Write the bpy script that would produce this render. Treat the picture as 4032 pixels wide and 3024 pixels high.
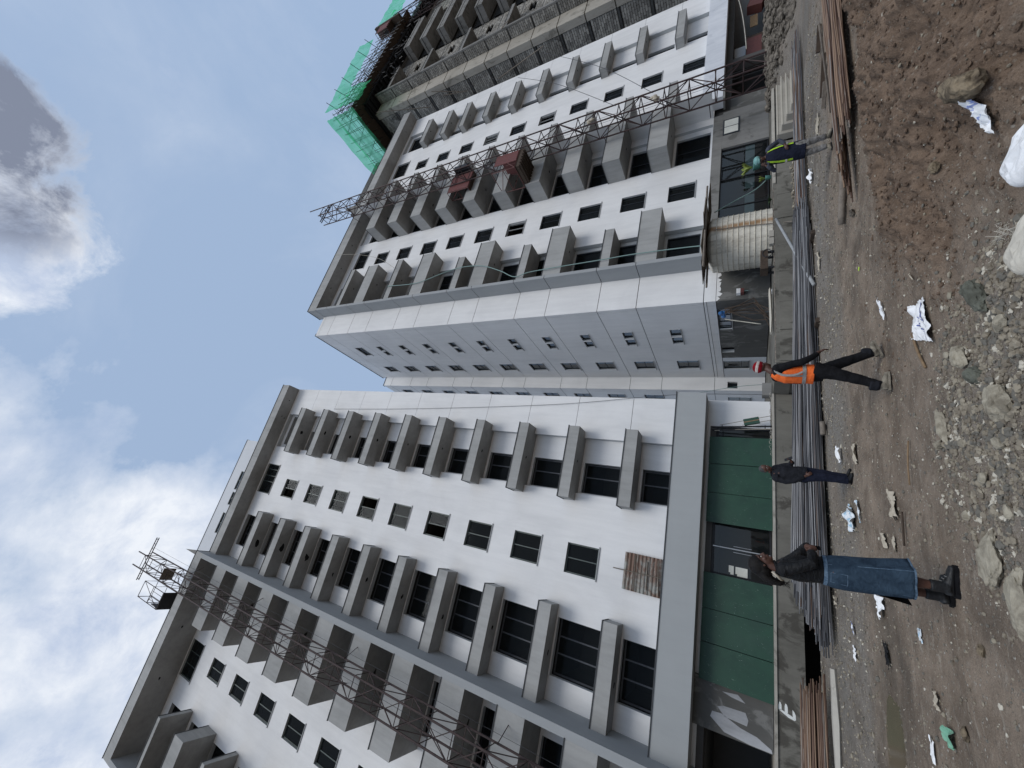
import bpy, math, random
import numpy as np
from mathutils import Vector, Matrix, noise as mnoise
R = math.radians
random.seed(7); rng = np.random.default_rng(7)
for o in list(bpy.data.objects): bpy.data.objects.remove(o)
scn = bpy.context.scene
COL = scn.collection

# ------------------------------------------------------------------ camera
# world: X runs right along the facades, Y away from the viewer, Z up; eye height 1.65 m
EYE = Vector((0, 0, 1.65))
p_, r_, h_ = R(30.82), R(0.547), R(66.48)
M_ = Matrix(((math.sin(h_), -math.cos(h_), 0), (0, 0, -1), (math.cos(h_), math.sin(h_), 0)))
Rp_ = Matrix(((1, 0, 0), (0, math.cos(p_), math.sin(p_)), (0, -math.sin(p_), math.cos(p_))))
Rr_ = Matrix(((math.cos(r_), -math.sin(r_), 0), (math.sin(r_), math.cos(r_), 0), (0, 0, 1)))
RA = Rr_ @ Rp_ @ M_                      # rows: right, down, forward of the upright view
cam = bpy.data.objects.new('camera', bpy.data.cameras.new('camera')); COL.objects.link(cam)
cam.data.lens = 36 * 1583.5 / 4032; cam.data.sensor_width = 36; cam.data.sensor_fit = 'HORIZONTAL'
cam.data.clip_start = 0.05; cam.data.clip_end = 3000
# the phone was held upright, the stored picture lies on its side: camera x = down, camera y = right
cx, cy, cz = RA[1], RA[0], -RA[2]
cam.matrix_world = Matrix(((cx[0], cy[0], cz[0], EYE[0]), (cx[1], cy[1], cz[1], EYE[1]), (cx[2], cy[2], cz[2], EYE[2]), (0, 0, 0, 1)))
scn.camera = cam

# ------------------------------------------------------------------ light
SUN_DIR = Vector((-0.06, -0.85, 0.95)).normalized()          # towards the sun
SUN_EL = math.asin(SUN_DIR.z); SUN_AZ = math.atan2(SUN_DIR.x, SUN_DIR.y)
SUN_STR = 1.5; SKY_STR = 0.10; EXPOSURE = 0.14
sun = bpy.data.objects.new('sun', bpy.data.lights.new('sun', 'SUN')); COL.objects.link(sun)
sun.data.energy = SUN_STR; sun.data.angle = R(28); sun.data.color = (1.0, 0.97, 0.92)
sun.rotation_euler = (-SUN_DIR).to_track_quat('-Z', 'Y').to_euler()

world = bpy.data.worlds.new('World'); scn.world = world; world.use_nodes = True
wt = world.node_tree; wn = wt.nodes; wl = wt.links; wn.clear()
def WN(t, **k):
    n = wn.new(t)
    for a, b in k.items(): setattr(n, a, b)
    return n
def wmath(op, a, b=None, c=None, clamp=False):
    n = WN('ShaderNodeMath', operation=op); n.use_clamp = clamp
    for i, v in enumerate((a, b, c)):
        if v is None: continue
        if isinstance(v, (int, float)): n.inputs[i].default_value = v
        else: wl.new(v, n.inputs[i])
    return n.outputs[0]
out = WN('ShaderNodeOutputWorld'); bg = WN('ShaderNodeBackground')
sky = WN('ShaderNodeTexSky'); sky.sky_type = 'NISHITA'; sky.sun_disc = False
sky.sun_elevation = SUN_EL; sky.sun_rotation = SUN_AZ; sky.altitude = 1900; sky.air_density = 1.0; sky.dust_density = 1.2; sky.ozone_density = 1.0
tc = WN('ShaderNodeTexCoord')
nrm = WN('ShaderNodeVectorMath', operation='NORMALIZE'); wl.new(tc.outputs['Generated'], nrm.inputs[0])
def blob(d, r0, r1):
    # 1 near direction d, falling to 0 between r0 and r1 (chord lengths)
    n = WN('ShaderNodeVectorMath', operation='DISTANCE'); wl.new(nrm.outputs[0], n.inputs[0]); n.inputs[1].default_value = d
    m = WN('ShaderNodeMapRange', interpolation_type='SMOOTHSTEP'); wl.new(n.outputs['Value'], m.inputs[0])
    m.inputs[1].default_value = r0; m.inputs[2].default_value = r1; m.inputs[3].default_value = 1; m.inputs[4].default_value = 0
    return m.outputs[0]
def wnoise(scale, detail, rough, dist=0.0, off=(0, 0, 0), sc=(1, 1, 1)):
    mp = WN('ShaderNodeMapping'); wl.new(nrm.outputs[0], mp.inputs[0]); mp.inputs['Location'].default_value = off; mp.inputs['Scale'].default_value = sc
    n = WN('ShaderNodeTexNoise'); wl.new(mp.outputs[0], n.inputs['Vector']); n.inputs['Scale'].default_value = scale
    n.inputs['Detail'].default_value = detail; n.inputs['Roughness'].default_value = rough; n.inputs['Distortion'].default_value = dist
    return n.outputs['Fac']
#CLOUDS
def skydir(x, y):
    d = RA.transposed() @ Vector((3024 - y - 1512, x - 2016, 1583.5)); d.normalize(); return tuple(d)
mx = lambda a, b: wmath('MAXIMUM', a, b)
big = mx(mx(blob(skydir(0, 480), 0.0, 0.15), blob(skydir(110, 880), 0.0, 0.165)), mx(blob(skydir(40, 1080), 0.0, 0.12), blob(skydir(-200, 750), 0.0, 0.24)))
core = mx(blob(skydir(-10, 430), 0.0, 0.15), blob(skydir(60, 760), 0.0, 0.13))
low = mx(blob(skydir(250, 2600), 0.15, 0.52), mx(blob(skydir(-100, 1900), 0.0, 0.22), blob(skydir(450, 2250), 0.0, 0.26)))
view = blob(skydir(1300, 1400), 0.55, 1.05)
n1 = wnoise(4.2, 8, 0.60, 0.15, (3.1, 1.7, 0.4), (1, 1, 1.3))
n2 = wnoise(11.0, 8, 0.66, 0.3, (0.4, 5.2, 2.2))
n3 = wnoise(1.7, 7, 0.6, 0.8, (7.7, 0.3, 1.1), (1, 1, 1.6))
n4 = wnoise(8.0, 8, 0.64, 0.25, (2.7, 4.3, 6.1), (1, 1, 1.3))
cl_big = wmath('MULTIPLY', wmath('SUBTRACT', wmath('ADD', wmath('MULTIPLY', big, 0.9), wmath('MULTIPLY', n2, 1.3)), 0.96), 2.9, clamp=True)
cl_low = wmath('MULTIPLY', wmath('SUBTRACT', wmath('ADD', wmath('MULTIPLY', low, 0.30), wmath('ADD', wmath('MULTIPLY', n1, 0.8), wmath('MULTIPLY', n4, 0.35))), 0.69), 5.2, clamp=True)
cl_gen = wmath('MULTIPLY', wmath('SUBTRACT', wmath('ADD', n3, wmath('MULTIPLY', wmath('SUBTRACT', 1.0, view), 0.12)), 0.50), 3.0, clamp=True)  # extra unseen cloud outside the view, added to whiten the fill light
gen = wmath('MULTIPLY', cl_gen, wmath('SUBTRACT', 0.85, wmath('MULTIPLY', view, 0.55)))
cl = mx(mx(cl_big, wmath('MULTIPLY', cl_low, 0.92)), gen)
shade = wmath('MULTIPLY', wmath('MULTIPLY', core, 1.5, clamp=True), wmath('MULTIPLY', wmath('SUBTRACT', n2, 0.30), 3.6, clamp=True), clamp=True)
cb = WN('ShaderNodeMix', data_type='RGBA'); wl.new(wmath('MULTIPLY', wmath('SUBTRACT', n4, 0.38), 3.6, clamp=True), cb.inputs['Factor'])
cb.inputs['A'].default_value = (8.3, 8.6, 9.1, 1); cb.inputs['B'].default_value = (4.6, 5.4, 7.0, 1)
ccol = WN('ShaderNodeMix', data_type='RGBA'); wl.new(shade, ccol.inputs['Factor'])
wl.new(cb.outputs['Result'], ccol.inputs['A']); ccol.inputs['B'].default_value = (2.1, 2.4, 3.2, 1)
skyg = WN('ShaderNodeMix', data_type='RGBA'); skyg.inputs['Factor'].default_value = 0.70
wl.new(sky.outputs[0], skyg.inputs['A']); skyg.inputs['B'].default_value = (4.3, 5.65, 7.8, 1)   # thin high haze in the blue
mixc = WN('ShaderNodeMix', data_type='RGBA'); wl.new(cl, mixc.inputs['Factor']); wl.new(skyg.outputs['Result'], mixc.inputs['A']); wl.new(ccol.outputs['Result'], mixc.inputs['B'])
wl.new(mixc.outputs['Result'], bg.inputs['Color']); bg.inputs['Strength'].default_value = SKY_STR
wl.new(bg.outputs[0], out.inputs[0])

scn.view_settings.view_transform = 'Standard'; scn.view_settings.look = 'None'
scn.view_settings.exposure = EXPOSURE; scn.view_settings.gamma = 1; scn.view_settings.use_curve_mapping = False
scn.render.engine = 'CYCLES'
scn.cycles.max_bounces = 6; scn.cycles.diffuse_bounces = 3; scn.cycles.glossy_bounces = 3; scn.cycles.transparent_max_bounces = 12

# ------------------------------------------------------------------ materials
MATS = {}
def newmat(name):
    m = bpy.data.materials.new(name); m.use_nodes = True; nt = m.node_tree; nt.nodes.clear(); return m, nt
class NG:
    def __init__(s, nt): s.nt = nt; s.n = nt.nodes; s.l = nt.links
    def node(s, t, **k):
        n = s.n.new(t)
        for a, b in k.items(): setattr(n, a, b)
        return n
    def set(s, sock, v):
        if v is None: return
        if hasattr(v, 'links') or isinstance(v, bpy.types.NodeSocket): s.l.new(v, sock)
        else: sock.default_value = v
    def pos(s, obj=False):
        if obj: return s.node('ShaderNodeTexCoord').outputs['Object']
        return s.node('ShaderNodeNewGeometry').outputs['Position']
    def map(s, v, sc=(1, 1, 1), loc=(0, 0, 0), rot=(0, 0, 0)):
        m = s.node('ShaderNodeMapping'); s.l.new(v, m.inputs[0]); m.inputs['Scale'].default_value = sc; m.inputs['Location'].default_value = loc; m.inputs['Rotation'].default_value = rot
        return m.outputs[0]
    def noise(s, v, scale, detail=4, rough=0.55, dist=0.0):
        n = s.node('ShaderNodeTexNoise'); s.l.new(v, n.inputs['Vector']); n.inputs['Scale'].default_value = scale
        n.inputs['Detail'].default_value = detail; n.inputs['Roughness'].default_value = rough; n.inputs['Distortion'].default_value = dist
        return n.outputs['Fac']
    def voro(s, v, scale, feature='F1', rnd=1.0):
        n = s.node('ShaderNodeTexVoronoi', feature=feature); s.l.new(v, n.inputs['Vector']); n.inputs['Scale'].default_value = scale; n.inputs['Randomness'].default_value = rnd
        return n
    def math(s, op, a, b=None, clamp=False):
        n = s.node('ShaderNodeMath', operation=op); n.use_clamp = clamp
        for i, v in enumerate((a, b)):
            if v is not None: s.set(n.inputs[i], v)
        return n.outputs[0]
    def rng(s, v, a, b, c=0.0, d=1.0, smooth=True):
        n = s.node('ShaderNodeMapRange', interpolation_type='SMOOTHSTEP' if smooth else 'LINEAR'); s.l.new(v, n.inputs[0])
        for i, x in enumerate((a, b, c, d)): n.inputs[i + 1].default_value = x
        return n.outputs[0]
    def mix(s, f, a, b):
        n = s.node('ShaderNodeMix', data_type='RGBA'); s.set(n.inputs['Factor'], f)
        for k, v in (('A', a), ('B', b)):
            if isinstance(v, tuple) and len(v) == 3: v = v + (1,)
            s.set(n.inputs[k], v)
        return n.outputs['Result']
    def out(s, col, rough=0.8, bump=None, bstr=0.3, bdist=0.02, metal=0.0, spec=0.4, **kw):
        b = s.node('ShaderNodeBsdfPrincipled'); o = s.node('ShaderNodeOutputMaterial')
        if isinstance(col, tuple) and len(col) == 3: col = col + (1,)
        s.set(b.inputs['Base Color'], col); s.set(b.inputs['Roughness'], rough); b.inputs['Metallic'].default_value = metal
        b.inputs['Specular IOR Level'].default_value = spec
        for k, v in kw.items(): s.set(b.inputs[k], v)
        if bump is not None:
            bn = s.node('ShaderNodeBump'); bn.inputs['Strength'].default_value = bstr; bn.inputs['Distance'].default_value = bdist
            s.l.new(bump, bn.inputs['Height']); s.l.new(bn.outputs[0], b.inputs['Normal'])
        s.l.new(b.outputs[0], o.inputs[0]); return b
def plaster(name, col, dark, amt=0.5, streak=1.0, rough=0.85, blot=0.0, blotcol=(0.2, 0.2, 0.2), bstr=0.25):
    m, nt = newmat(name); g = NG(nt); P = g.pos()
    a = g.noise(g.map(P, (0.35, 0.35, 0.25)), 1.0, 5, 0.6, 0.5)
    b = g.noise(g.map(P, (1.6, 1.6, 0.25 / max(streak, .1))), 2.0, 5, 0.65)
    c = g.noise(P, 9.0, 4, 0.7)
    f = g.math('ADD', g.math('MULTIPLY', g.rng(a, 0.35, 0.7), 0.5), g.math('ADD', g.math('MULTIPLY', g.rng(b, 0.35, 0.75), 0.35), g.math('MULTIPLY', c, 0.25)))
    f = g.math('MULTIPLY', f, amt, clamp=True)
    colr = g.mix(f, col, dark)
    if blot > 0:
        k = g.rng(g.noise(g.map(P, (0.9, 0.9, 0.6)), 1.3, 6, 0.65, 0.8), 0.5 + 0.1 * (1 - blot), 0.6 + 0.1 * (1 - blot))
        colr = g.mix(g.math('MULTIPLY', k, blot), colr, blotcol)
    g.out(colr, rough, bump=g.noise(P, 22.0, 5, 0.7), bstr=bstr, bdist=0.01, spec=0.25); MATS[name] = m; return m
def flat(name, col, rough=0.5, metal=0.0, var=0.15, scale=6.0, obj=True, spec=0.4, dark=None, bstr=0.15, **kw):
    m, nt = newmat(name); g = NG(nt); P = g.pos(obj)
    f = g.noise(P, scale, 5, 0.65, 0.3)
    d = dark or tuple(c * (1 - 3 * var) if c * (1 - 3 * var) > 0 else c * 0.3 for c in col)
    g.out(g.mix(g.rng(f, 0.35, 0.75), col, d), rough, bump=g.noise(P, scale * 4, 4, 0.6), bstr=bstr, bdist=0.005, metal=metal, spec=spec, **kw); MATS[name] = m; return m

plaster('white_paint', (0.79, 0.79, 0.788), (0.62, 0.622, 0.625), 0.9, streak=1.5)
plaster('grey_paint', (0.40, 0.402, 0.395), (0.235, 0.238, 0.232), 0.95, streak=1.6, blot=0.22, blotcol=(0.25, 0.25, 0.24), bstr=0.2)
plaster('fin_paint', (0.34, 0.355, 0.365), (0.26, 0.275, 0.285), 0.6, bstr=0.2)
plaster('side_paint', (0.63, 0.65, 0.68), (0.54, 0.56, 0.59), 0.55)
plaster('band_paint', (0.36, 0.375, 0.38), (0.30, 0.315, 0.32), 0.6, bstr=0.15)
plaster('soffit_paint', (0.30, 0.30, 0.295), (0.22, 0.22, 0.215), 0.7)
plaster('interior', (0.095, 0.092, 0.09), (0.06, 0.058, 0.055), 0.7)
plaster('reveal', (0.50, 0.52, 0.53), (0.42, 0.44, 0.45), 0.6)
plaster('bare_concrete', (0.25, 0.245, 0.235), (0.13, 0.128, 0.12), 0.9, streak=1, blot=0.7, blotcol=(0.10, 0.098, 0.09), bstr=0.5)
plaster('dark_render', (0.115, 0.113, 0.107), (0.07, 0.069, 0.065), 0.8, blot=0.8, blotcol=(0.19, 0.188, 0.18), bstr=0.4)
plaster('plinth_concrete', (0.20, 0.19, 0.165), (0.09, 0.085, 0.072), 0.9, streak=0.6, blot=0.8, blotcol=(0.055, 0.05, 0.042), bstr=0.6)
plaster('pale_concrete', (0.44, 0.415, 0.365), (0.26, 0.24, 0.205), 0.8, blot=0.6, blotcol=(0.13, 0.12, 0.10), bstr=0.5)
plaster('step_concrete', (0.36, 0.34, 0.30), (0.22, 0.20, 0.17), 0.8, bstr=0.5)
plaster('step_edge', (0.46, 0.43, 0.37), (0.36, 0.33, 0.27), 0.8)
plaster('white_wash', (0.72, 0.74, 0.78), (0.48, 0.51, 0.56), 0.9, blot=0.4, blotcol=(0.42, 0.45, 0.5), bstr=0.4)
plaster('patch_plaster', (0.46, 0.47, 0.49), (0.22, 0.225, 0.235), 0.95, blot=0.5, blotcol=(0.15, 0.15, 0.15), bstr=0.4)
plaster('tower_concrete', (0.13, 0.13, 0.125), (0.06, 0.06, 0.058), 0.9, blot=0.8, blotcol=(0.05, 0.05, 0.048))
flat('coping', (0.055, 0.06, 0.065), 0.6, var=0.1)
flat('frame_dark', (0.022, 0.026, 0.034), 0.45, 0.3, var=0.1)
flat('frame_mid', (0.085, 0.09, 0.10), 0.5, 0.2, var=0.1)
flat('frame_green', (0.075, 0.095, 0.09), 0.5, 0.1, var=0.1)
flat('sill_grey', (0.33, 0.34, 0.345), 0.7, var=0.08)
flat('aluminium', (0.42, 0.43, 0.44), 0.35, 0.7, var=0.08)
flat('black_steel', (0.02, 0.02, 0.023), 0.5, 0.3, var=0.1)
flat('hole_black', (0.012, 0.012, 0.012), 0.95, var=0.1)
flat('groove', (0.10, 0.10, 0.105), 0.95, var=0.1)
flat('red_steel', (0.12, 0.045, 0.042), 0.6, 0.1, var=0.15, dark=(0.10, 0.03, 0.025))
flat('red_panel', (0.155, 0.052, 0.048), 0.7, 0.0, var=0.1, dark=(0.10, 0.042, 0.04))
flat('timber', (0.24, 0.16, 0.09), 0.8, var=0.15, scale=9)
flat('timber_dark', (0.065, 0.045, 0.032), 0.85, var=0.15, scale=9)
flat('timber_grey', (0.20, 0.17, 0.14), 0.85, var=0.15, scale=9)
flat('green_rope', (0.22, 0.33, 0.31), 0.6, var=0.05)
flat('wire_dark', (0.05, 0.05, 0.055), 0.6, var=0.05)
flat('wire_pale', (0.42, 0.40, 0.34), 0.7, var=0.1)
flat('reflection_teal', (0.62, 0.74, 0.74), 0.4, var=0.05)
flat('paper', (0.66, 0.66, 0.60), 0.7, var=0.03)
flat('paint_white_letter', (0.78, 0.79, 0.76), 0.7, var=0.06, scale=30)
flat('blue_plastic', (0.05, 0.17, 0.42), 0.35, var=0.1)
flat('pot_green', (0.10, 0.27, 0.24), 0.5, var=0.1)
flat('leaf_yellow', (0.24, 0.30, 0.06), 0.6, var=0.15)
flat('leaf_dark', (0.05, 0.10, 0.035), 0.6, var=0.15)
# green painted formwork board, scratched
m, nt = newmat('green_board'); g = NG(nt); P = g.pos()
sc = g.noise(g.map(P, (14, 14, 2.2)), 3.0, 2, 0.5, 1.5); sc2 = g.noise(P, 60, 3, 0.6)
scr = g.math('MULTIPLY', g.rng(sc, 0.70, 0.735), g.rng(sc2, 0.45, 0.62))
colr = g.mix(g.rng(g.noise(P, 1.6, 5, 0.6, 0.4), 0.3, 0.75), (0.017, 0.058, 0.036), (0.012, 0.042, 0.028))
colr = g.mix(g.math('MULTIPLY', g.rng(g.noise(P, 0.8, 4), 0.5, 0.75), 0.25), colr, (0.04, 0.08, 0.06))
g.out(g.mix(g.math('MULTIPLY', scr, 0.8), colr, (0.45, 0.55, 0.48)), 0.42, bump=sc2, bstr=0.05, spec=0.3); MATS['green_board'] = m
# window glass: mostly clear, darker film, fresnel gloss
def glassmat(name, tint, rough=0.03, op=0.35, refl=1.0):
    m, nt = newmat(name); g = NG(nt)
    tr = g.node('ShaderNodeBsdfTransparent'); tr.inputs[0].default_value = tint + (1,)
    df = g.node('ShaderNodeBsdfDiffuse'); df.inputs[0].default_value = (0.03, 0.034, 0.036, 1)
    gl = g.node('ShaderNodeBsdfGlossy'); gl.inputs['Roughness'].default_value = rough; gl.inputs[0].default_value = (0.9, 0.95, 1, 1)
    m1 = g.node('ShaderNodeMixShader'); m1.inputs[0].default_value = op; g.l.new(tr.outputs[0], m1.inputs[1]); g.l.new(df.outputs[0], m1.inputs[2])
    fr = g.node('ShaderNodeFresnel'); fr.inputs[0].default_value = 1.45
    m2 = g.node('ShaderNodeMixShader'); g.l.new(g.math('MULTIPLY', fr.outputs[0], refl), m2.inputs[0]); g.l.new(m1.outputs[0], m2.inputs[1]); g.l.new(gl.outputs[0], m2.inputs[2])
    o = g.node('ShaderNodeOutputMaterial'); g.l.new(m2.outputs[0], o.inputs[0]); MATS[name] = m
glassmat('window_glass', (0.55, 0.6, 0.62), 0.06, 0.35, 0.13)
glassmat('store_glass', (0.42, 0.48, 0.48), 0.02, 0.30, 1.0)
# green debris netting
m, nt = newmat('green_net'); g = NG(nt); P = g.pos()
tr = g.node('ShaderNodeBsdfTransparent'); tr.inputs[0].default_value = (0.55, 1.0, 0.72, 1)
df = g.node('ShaderNodeBsdfDiffuse'); tl = g.node('ShaderNodeBsdfTranslucent')
cc = g.mix(g.rng(g.noise(g.map(P, (0.6, 0.6, 0.5)), 1.5, 4, 0.6, 0.8), 0.35, 0.7), (0.18, 0.86, 0.46), (0.07, 0.62, 0.30))
g.l.new(cc, df.inputs[0]); g.l.new(cc, tl.inputs[0])
m1 = g.node('ShaderNodeMixShader'); m1.inputs[0].default_value = 0.55; g.l.new(df.outputs[0], m1.inputs[1]); g.l.new(tl.outputs[0], m1.inputs[2])
m2 = g.node('ShaderNodeMixShader'); g.set(m2.inputs[0], g.rng(g.noise(g.map(P, (0.5, 0.5, 0.35), (3, 1, 2)), 1.2, 3, 0.5), 0.3, 0.7, 0.18, 0.55)); g.l.new(tr.outputs[0], m2.inputs[1]); g.l.new(m1.outputs[0], m2.inputs[2])
o = g.node('ShaderNodeOutputMaterial'); g.l.new(m2.outputs[0], o.inputs[0]); MATS['green_net'] = m
# brick (per brick tone from object / position)
m, nt = newmat('block_brick'); g = NG(nt); P = g.pos()
isl = g.node('ShaderNodeNewGeometry').outputs['Random Per Island']; oir = g.node('ShaderNodeObjectInfo').outputs['Random']; rb_ = g.math('FRACT', g.math('ADD', isl, oir))
colr = g.mix(rb_, (0.42, 0.405, 0.37), (0.21, 0.203, 0.188))
colr = g.mix(g.math('MULTIPLY', g.rng(g.noise(P, 0.35, 5, 0.6, 0.6), 0.45, 0.7), 0.55), colr, (0.13, 0.122, 0.11))
g.out(colr, 0.95, bump=g.noise(P, 25, 4, 0.7), bstr=0.5, bdist=0.01, spec=0.1); MATS['block_brick'] = m
# rebar steel
def rodmat(name, a, b, c):
    m, nt = newmat(name); g = NG(nt); P = g.pos()
    oi = g.math('FRACT', g.math('ADD', g.node('ShaderNodeObjectInfo').outputs['Random'], g.node('ShaderNodeNewGeometry').outputs['Random Per Island']))
    n = g.noise(g.map(P, (0.6, 8, 8)), 1.0, 4, 0.65)
    f = g.math('ADD', oi, g.math('MULTIPLY', g.math('SUBTRACT', n, 0.5), 0.9), clamp=True)
    col = g.mix(g.rng(f, 0.15, 0.55), a, b); col = g.mix(g.rng(f, 0.80, 0.98), col, c)
    wv = g.node('ShaderNodeTexWave', bands_direction='X'); g.l.new(P, wv.inputs[0]); wv.inputs['Scale'].default_value = 14
    g.out(col, 0.55, bump=wv.outputs['Fac'], bstr=0.25, bdist=0.004, metal=0.25, spec=0.4); MATS[name] = m
rodmat('rebar_steel', (0.30, 0.295, 0.295), (0.075, 0.075, 0.08), (0.13, 0.085, 0.062))
rodmat('rebar_rust', (0.27, 0.18, 0.12), (0.10, 0.056, 0.038), (0.26, 0.23, 0.20))
# tank plastic with grime
m, nt = newmat('tank_plastic'); g = NG(nt); P = g.pos(True)
a = g.rng(g.noise(g.map(P, (1.4, 1.4, 0.35)), 2.2, 6, 0.7, 0.5), 0.42, 0.7)
colr = g.mix(a, (0.62, 0.585, 0.505), (0.33, 0.30, 0.245)); colr = g.mix(g.math('MULTIPLY', g.rng(g.noise(P, 7, 5, 0.7), 0.55, 0.7), 0.5), colr, (0.26, 0.24, 0.19))
sx = g.node('ShaderNodeSeparateXYZ'); g.l.new(P, sx.inputs[0])
rust = g.math('MULTIPLY', g.rng(g.math('ABSOLUTE', g.math('ADD', sx.outputs[0], g.math('MULTIPLY', g.noise(P, 2.0), 0.25))), 0.02, 0.24, 1, 0), g.rng(g.noise(g.map(P, (3, 3, .6)), 2, 5, 0.7), 0.28, 0.48))
g.out(g.mix(g.math('MULTIPLY', rust, 0.9), colr, (0.27, 0.14, 0.05)), 0.55, bump=g.noise(P, 9), bstr=0.1, spec=0.35); MATS['tank_plastic'] = m
# corrugated rusty sheet
m, nt = newmat('rusty_sheet'); g = NG(nt); P = g.pos()
f = g.rng(g.noise(g.map(P, (1.0, 1, 1.4)), 1.4, 6, 0.65, 0.5), 0.42, 0.6)
g.out(g.mix(f, (0.15, 0.095, 0.072), (0.27, 0.275, 0.255)), 0.7, bump=g.noise(P, 20), bstr=0.2, metal=0.1); MATS['rusty_sheet'] = m
# crumpled plastic
def plas(name, a, b, fac=(0.6, 0.66), blue=True):
    m, nt = newmat(name); g = NG(nt); P = g.pos()
    f = g.rng(g.noise(P, 9, 3, 0.6, 1.0), fac[0], fac[1]); d = g.rng(g.noise(P, 14, 5, 0.7), 0.5, 0.75)
    col = g.mix(f, a, b); col = g.mix(g.math('MULTIPLY', d, 0.35), col, (0.36, 0.31, 0.24))
    g.out(col, 0.45, bump=g.noise(P, 30), bstr=0.15, spec=0.4); MATS[name] = m
plas('plastic_white', (0.80, 0.80, 0.80), (0.72, 0.72, 0.72)); plas('plastic_blue', (0.78, 0.79, 0.80), (0.22, 0.28, 0.55), (0.55, 0.62))
plas('plastic_cream', (0.42, 0.37, 0.29), (0.27, 0.23, 0.175)); plas('plastic_pale_blue', (0.70, 0.73, 0.75), (0.30, 0.48, 0.60), (0.5, 0.58))
plas('plastic_green', (0.16, 0.36, 0.25), (0.30, 0.45, 0.36)); plas('sack_weave', (0.56, 0.52, 0.44), (0.44, 0.40, 0.33))
# rock
def rock(name, a, b, sc=3.0):
    m, nt = newmat(name); g = NG(nt); P = g.pos()
    oi = g.node('ShaderNodeObjectInfo').outputs['Random']
    f = g.rng(g.noise(P, sc, 6, 0.65, 0.8), 0.35, 0.68)
    g.out(g.mix(f, a, b), 0.9, bump=g.noise(P, sc * 6, 6, 0.7), bstr=0.7, bdist=0.02, spec=0.2); MATS[name] = m
rock('stone_tan', (0.40, 0.36, 0.28), (0.19, 0.165, 0.125), 5); rock('stone_ochre', (0.27, 0.215, 0.145), (0.085, 0.066, 0.047), 9); rock('stone_green', (0.15, 0.155, 0.125), (0.07, 0.07, 0.055), 6)
rock('rubble', (0.20, 0.175, 0.145), (0.05, 0.042, 0.034), 5)
rock('clod', (0.185, 0.130, 0.092), (0.09, 0.060, 0.042), 20)
# pebble mix
m, nt = newmat('pebbles'); g = NG(nt); P = g.pos()
v = g.voro(P, 16.0).outputs['Color']; sp = g.node('ShaderNodeSeparateColor'); g.l.new(v, sp.inputs[0])
col = g.mix(sp.outputs[0], (0.15, 0.125, 0.095), (0.30, 0.262, 0.20)); col = g.mix(g.rng(sp.outputs[1], 0.88, 0.91), col, (0.50, 0.46, 0.38)); col = g.mix(g.rng(sp.outputs[2], 0.7, 0.74), col, (0.14, 0.13, 0.11))
g.out(col, 0.85, bump=g.noise(P, 60), bstr=0.4, bdist=0.004, spec=0.25); MATS['pebbles'] = m
# ground: brown soil, grey trodden gravel, attribute driven zones
m, nt = newmat('earth'); g = NG(nt); P = g.pos()
soil = g.node('ShaderNodeAttribute', attribute_name='soil').outputs['Fac']; grey = g.node('ShaderNodeAttribute', attribute_name='grey').outputs['Fac']; wet = g.node('ShaderNodeAttribute', attribute_name='wet').outputs['Fac']
n1 = g.noise(P, 1.6, 8, 0.68, 0.4); n2 = g.noise(P, 14, 6, 0.75); n3 = g.noise(P, 70, 4, 0.7)
base = g.mix(g.rng(n1, 0.33, 0.68), (0.275, 0.215, 0.162), (0.145, 0.108, 0.078))
base = g.mix(g.math('MULTIPLY', g.rng(n2, 0.50, 0.72), 0.6), base, (0.30, 0.26, 0.21))
sbrown = g.mix(g.rng(g.noise(P, 6, 8, 0.75), 0.3, 0.7), (0.215, 0.150, 0.104), (0.105, 0.070, 0.048))
sbrown = g.mix(g.math('MULTIPLY', g.rng(n3, 0.52, 0.7), 0.6), sbrown, (0.26, 0.185, 0.13)); sbrown = g.mix(g.math('MULTIPLY', g.rng(g.noise(P, 2.2, 6, 0.7, 0.8), 0.52, 0.66), 0.55), sbrown, (0.05, 0.032, 0.022))  # last mix: dark patches in the soil colour stand in for shaded hollows
gg = g.mix(g.rng(n2, 0.35, 0.65), (0.24, 0.225, 0.20), (0.14, 0.125, 0.108)); gg = g.mix(g.math('MULTIPLY', g.rng(n3, 0.55, 0.7), 0.7), gg, (0.44, 0.42, 0.39))
col = g.mix(grey, base, gg); col = g.mix(soil, col, sbrown)
v = g.voro(P, 26.0); vs = g.node('ShaderNodeSeparateColor'); g.l.new(v.outputs['Color'], vs.inputs[0])
peb = g.math('MULTIPLY', g.rng(vs.outputs[0], 0.80, 0.82), g.rng(v.outputs['Distance'], 0.25, 0.38, 1, 0))
peb = g.math('MULTIPLY', peb, g.math('SUBTRACT', 1.0, g.math('MULTIPLY', soil, 0.75)))
col = g.mix(g.math('MULTIPLY', peb, 0.8), col, g.mix(vs.outputs[1], (0.30, 0.27, 0.22), (0.52, 0.49, 0.43)))
streak = g.noise(g.map(P, (1.2, 5.0, 1)), 2.2, 7, 0.7, 0.5)
sm2 = g.math('SUBTRACT', 1.0, soil)
col = g.mix(g.math('MULTIPLY', g.math('MULTIPLY', g.rng(streak, 0.56, 0.66), 0.45), sm2), col, (0.40, 0.36, 0.30))
col = g.mix(g.math('MULTIPLY', g.math('MULTIPLY', g.rng(g.noise(P, 0.9, 5, 0.6, 0.6), 0.52, 0.66), 0.5), sm2), col, (0.085, 0.066, 0.05))
hgt = g.math('ADD', g.math('ADD', g.math('MULTIPLY', n2, 0.6), g.math('MULTIPLY', n3, 0.35)), g.math('MULTIPLY', peb, 0.5))
gr1 = g.noise(P, 95, 3, 0.85); gr2 = g.noise(g.map(P, (1, 1, 1), (4, 2, 7)), 38, 4, 0.8)
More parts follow.
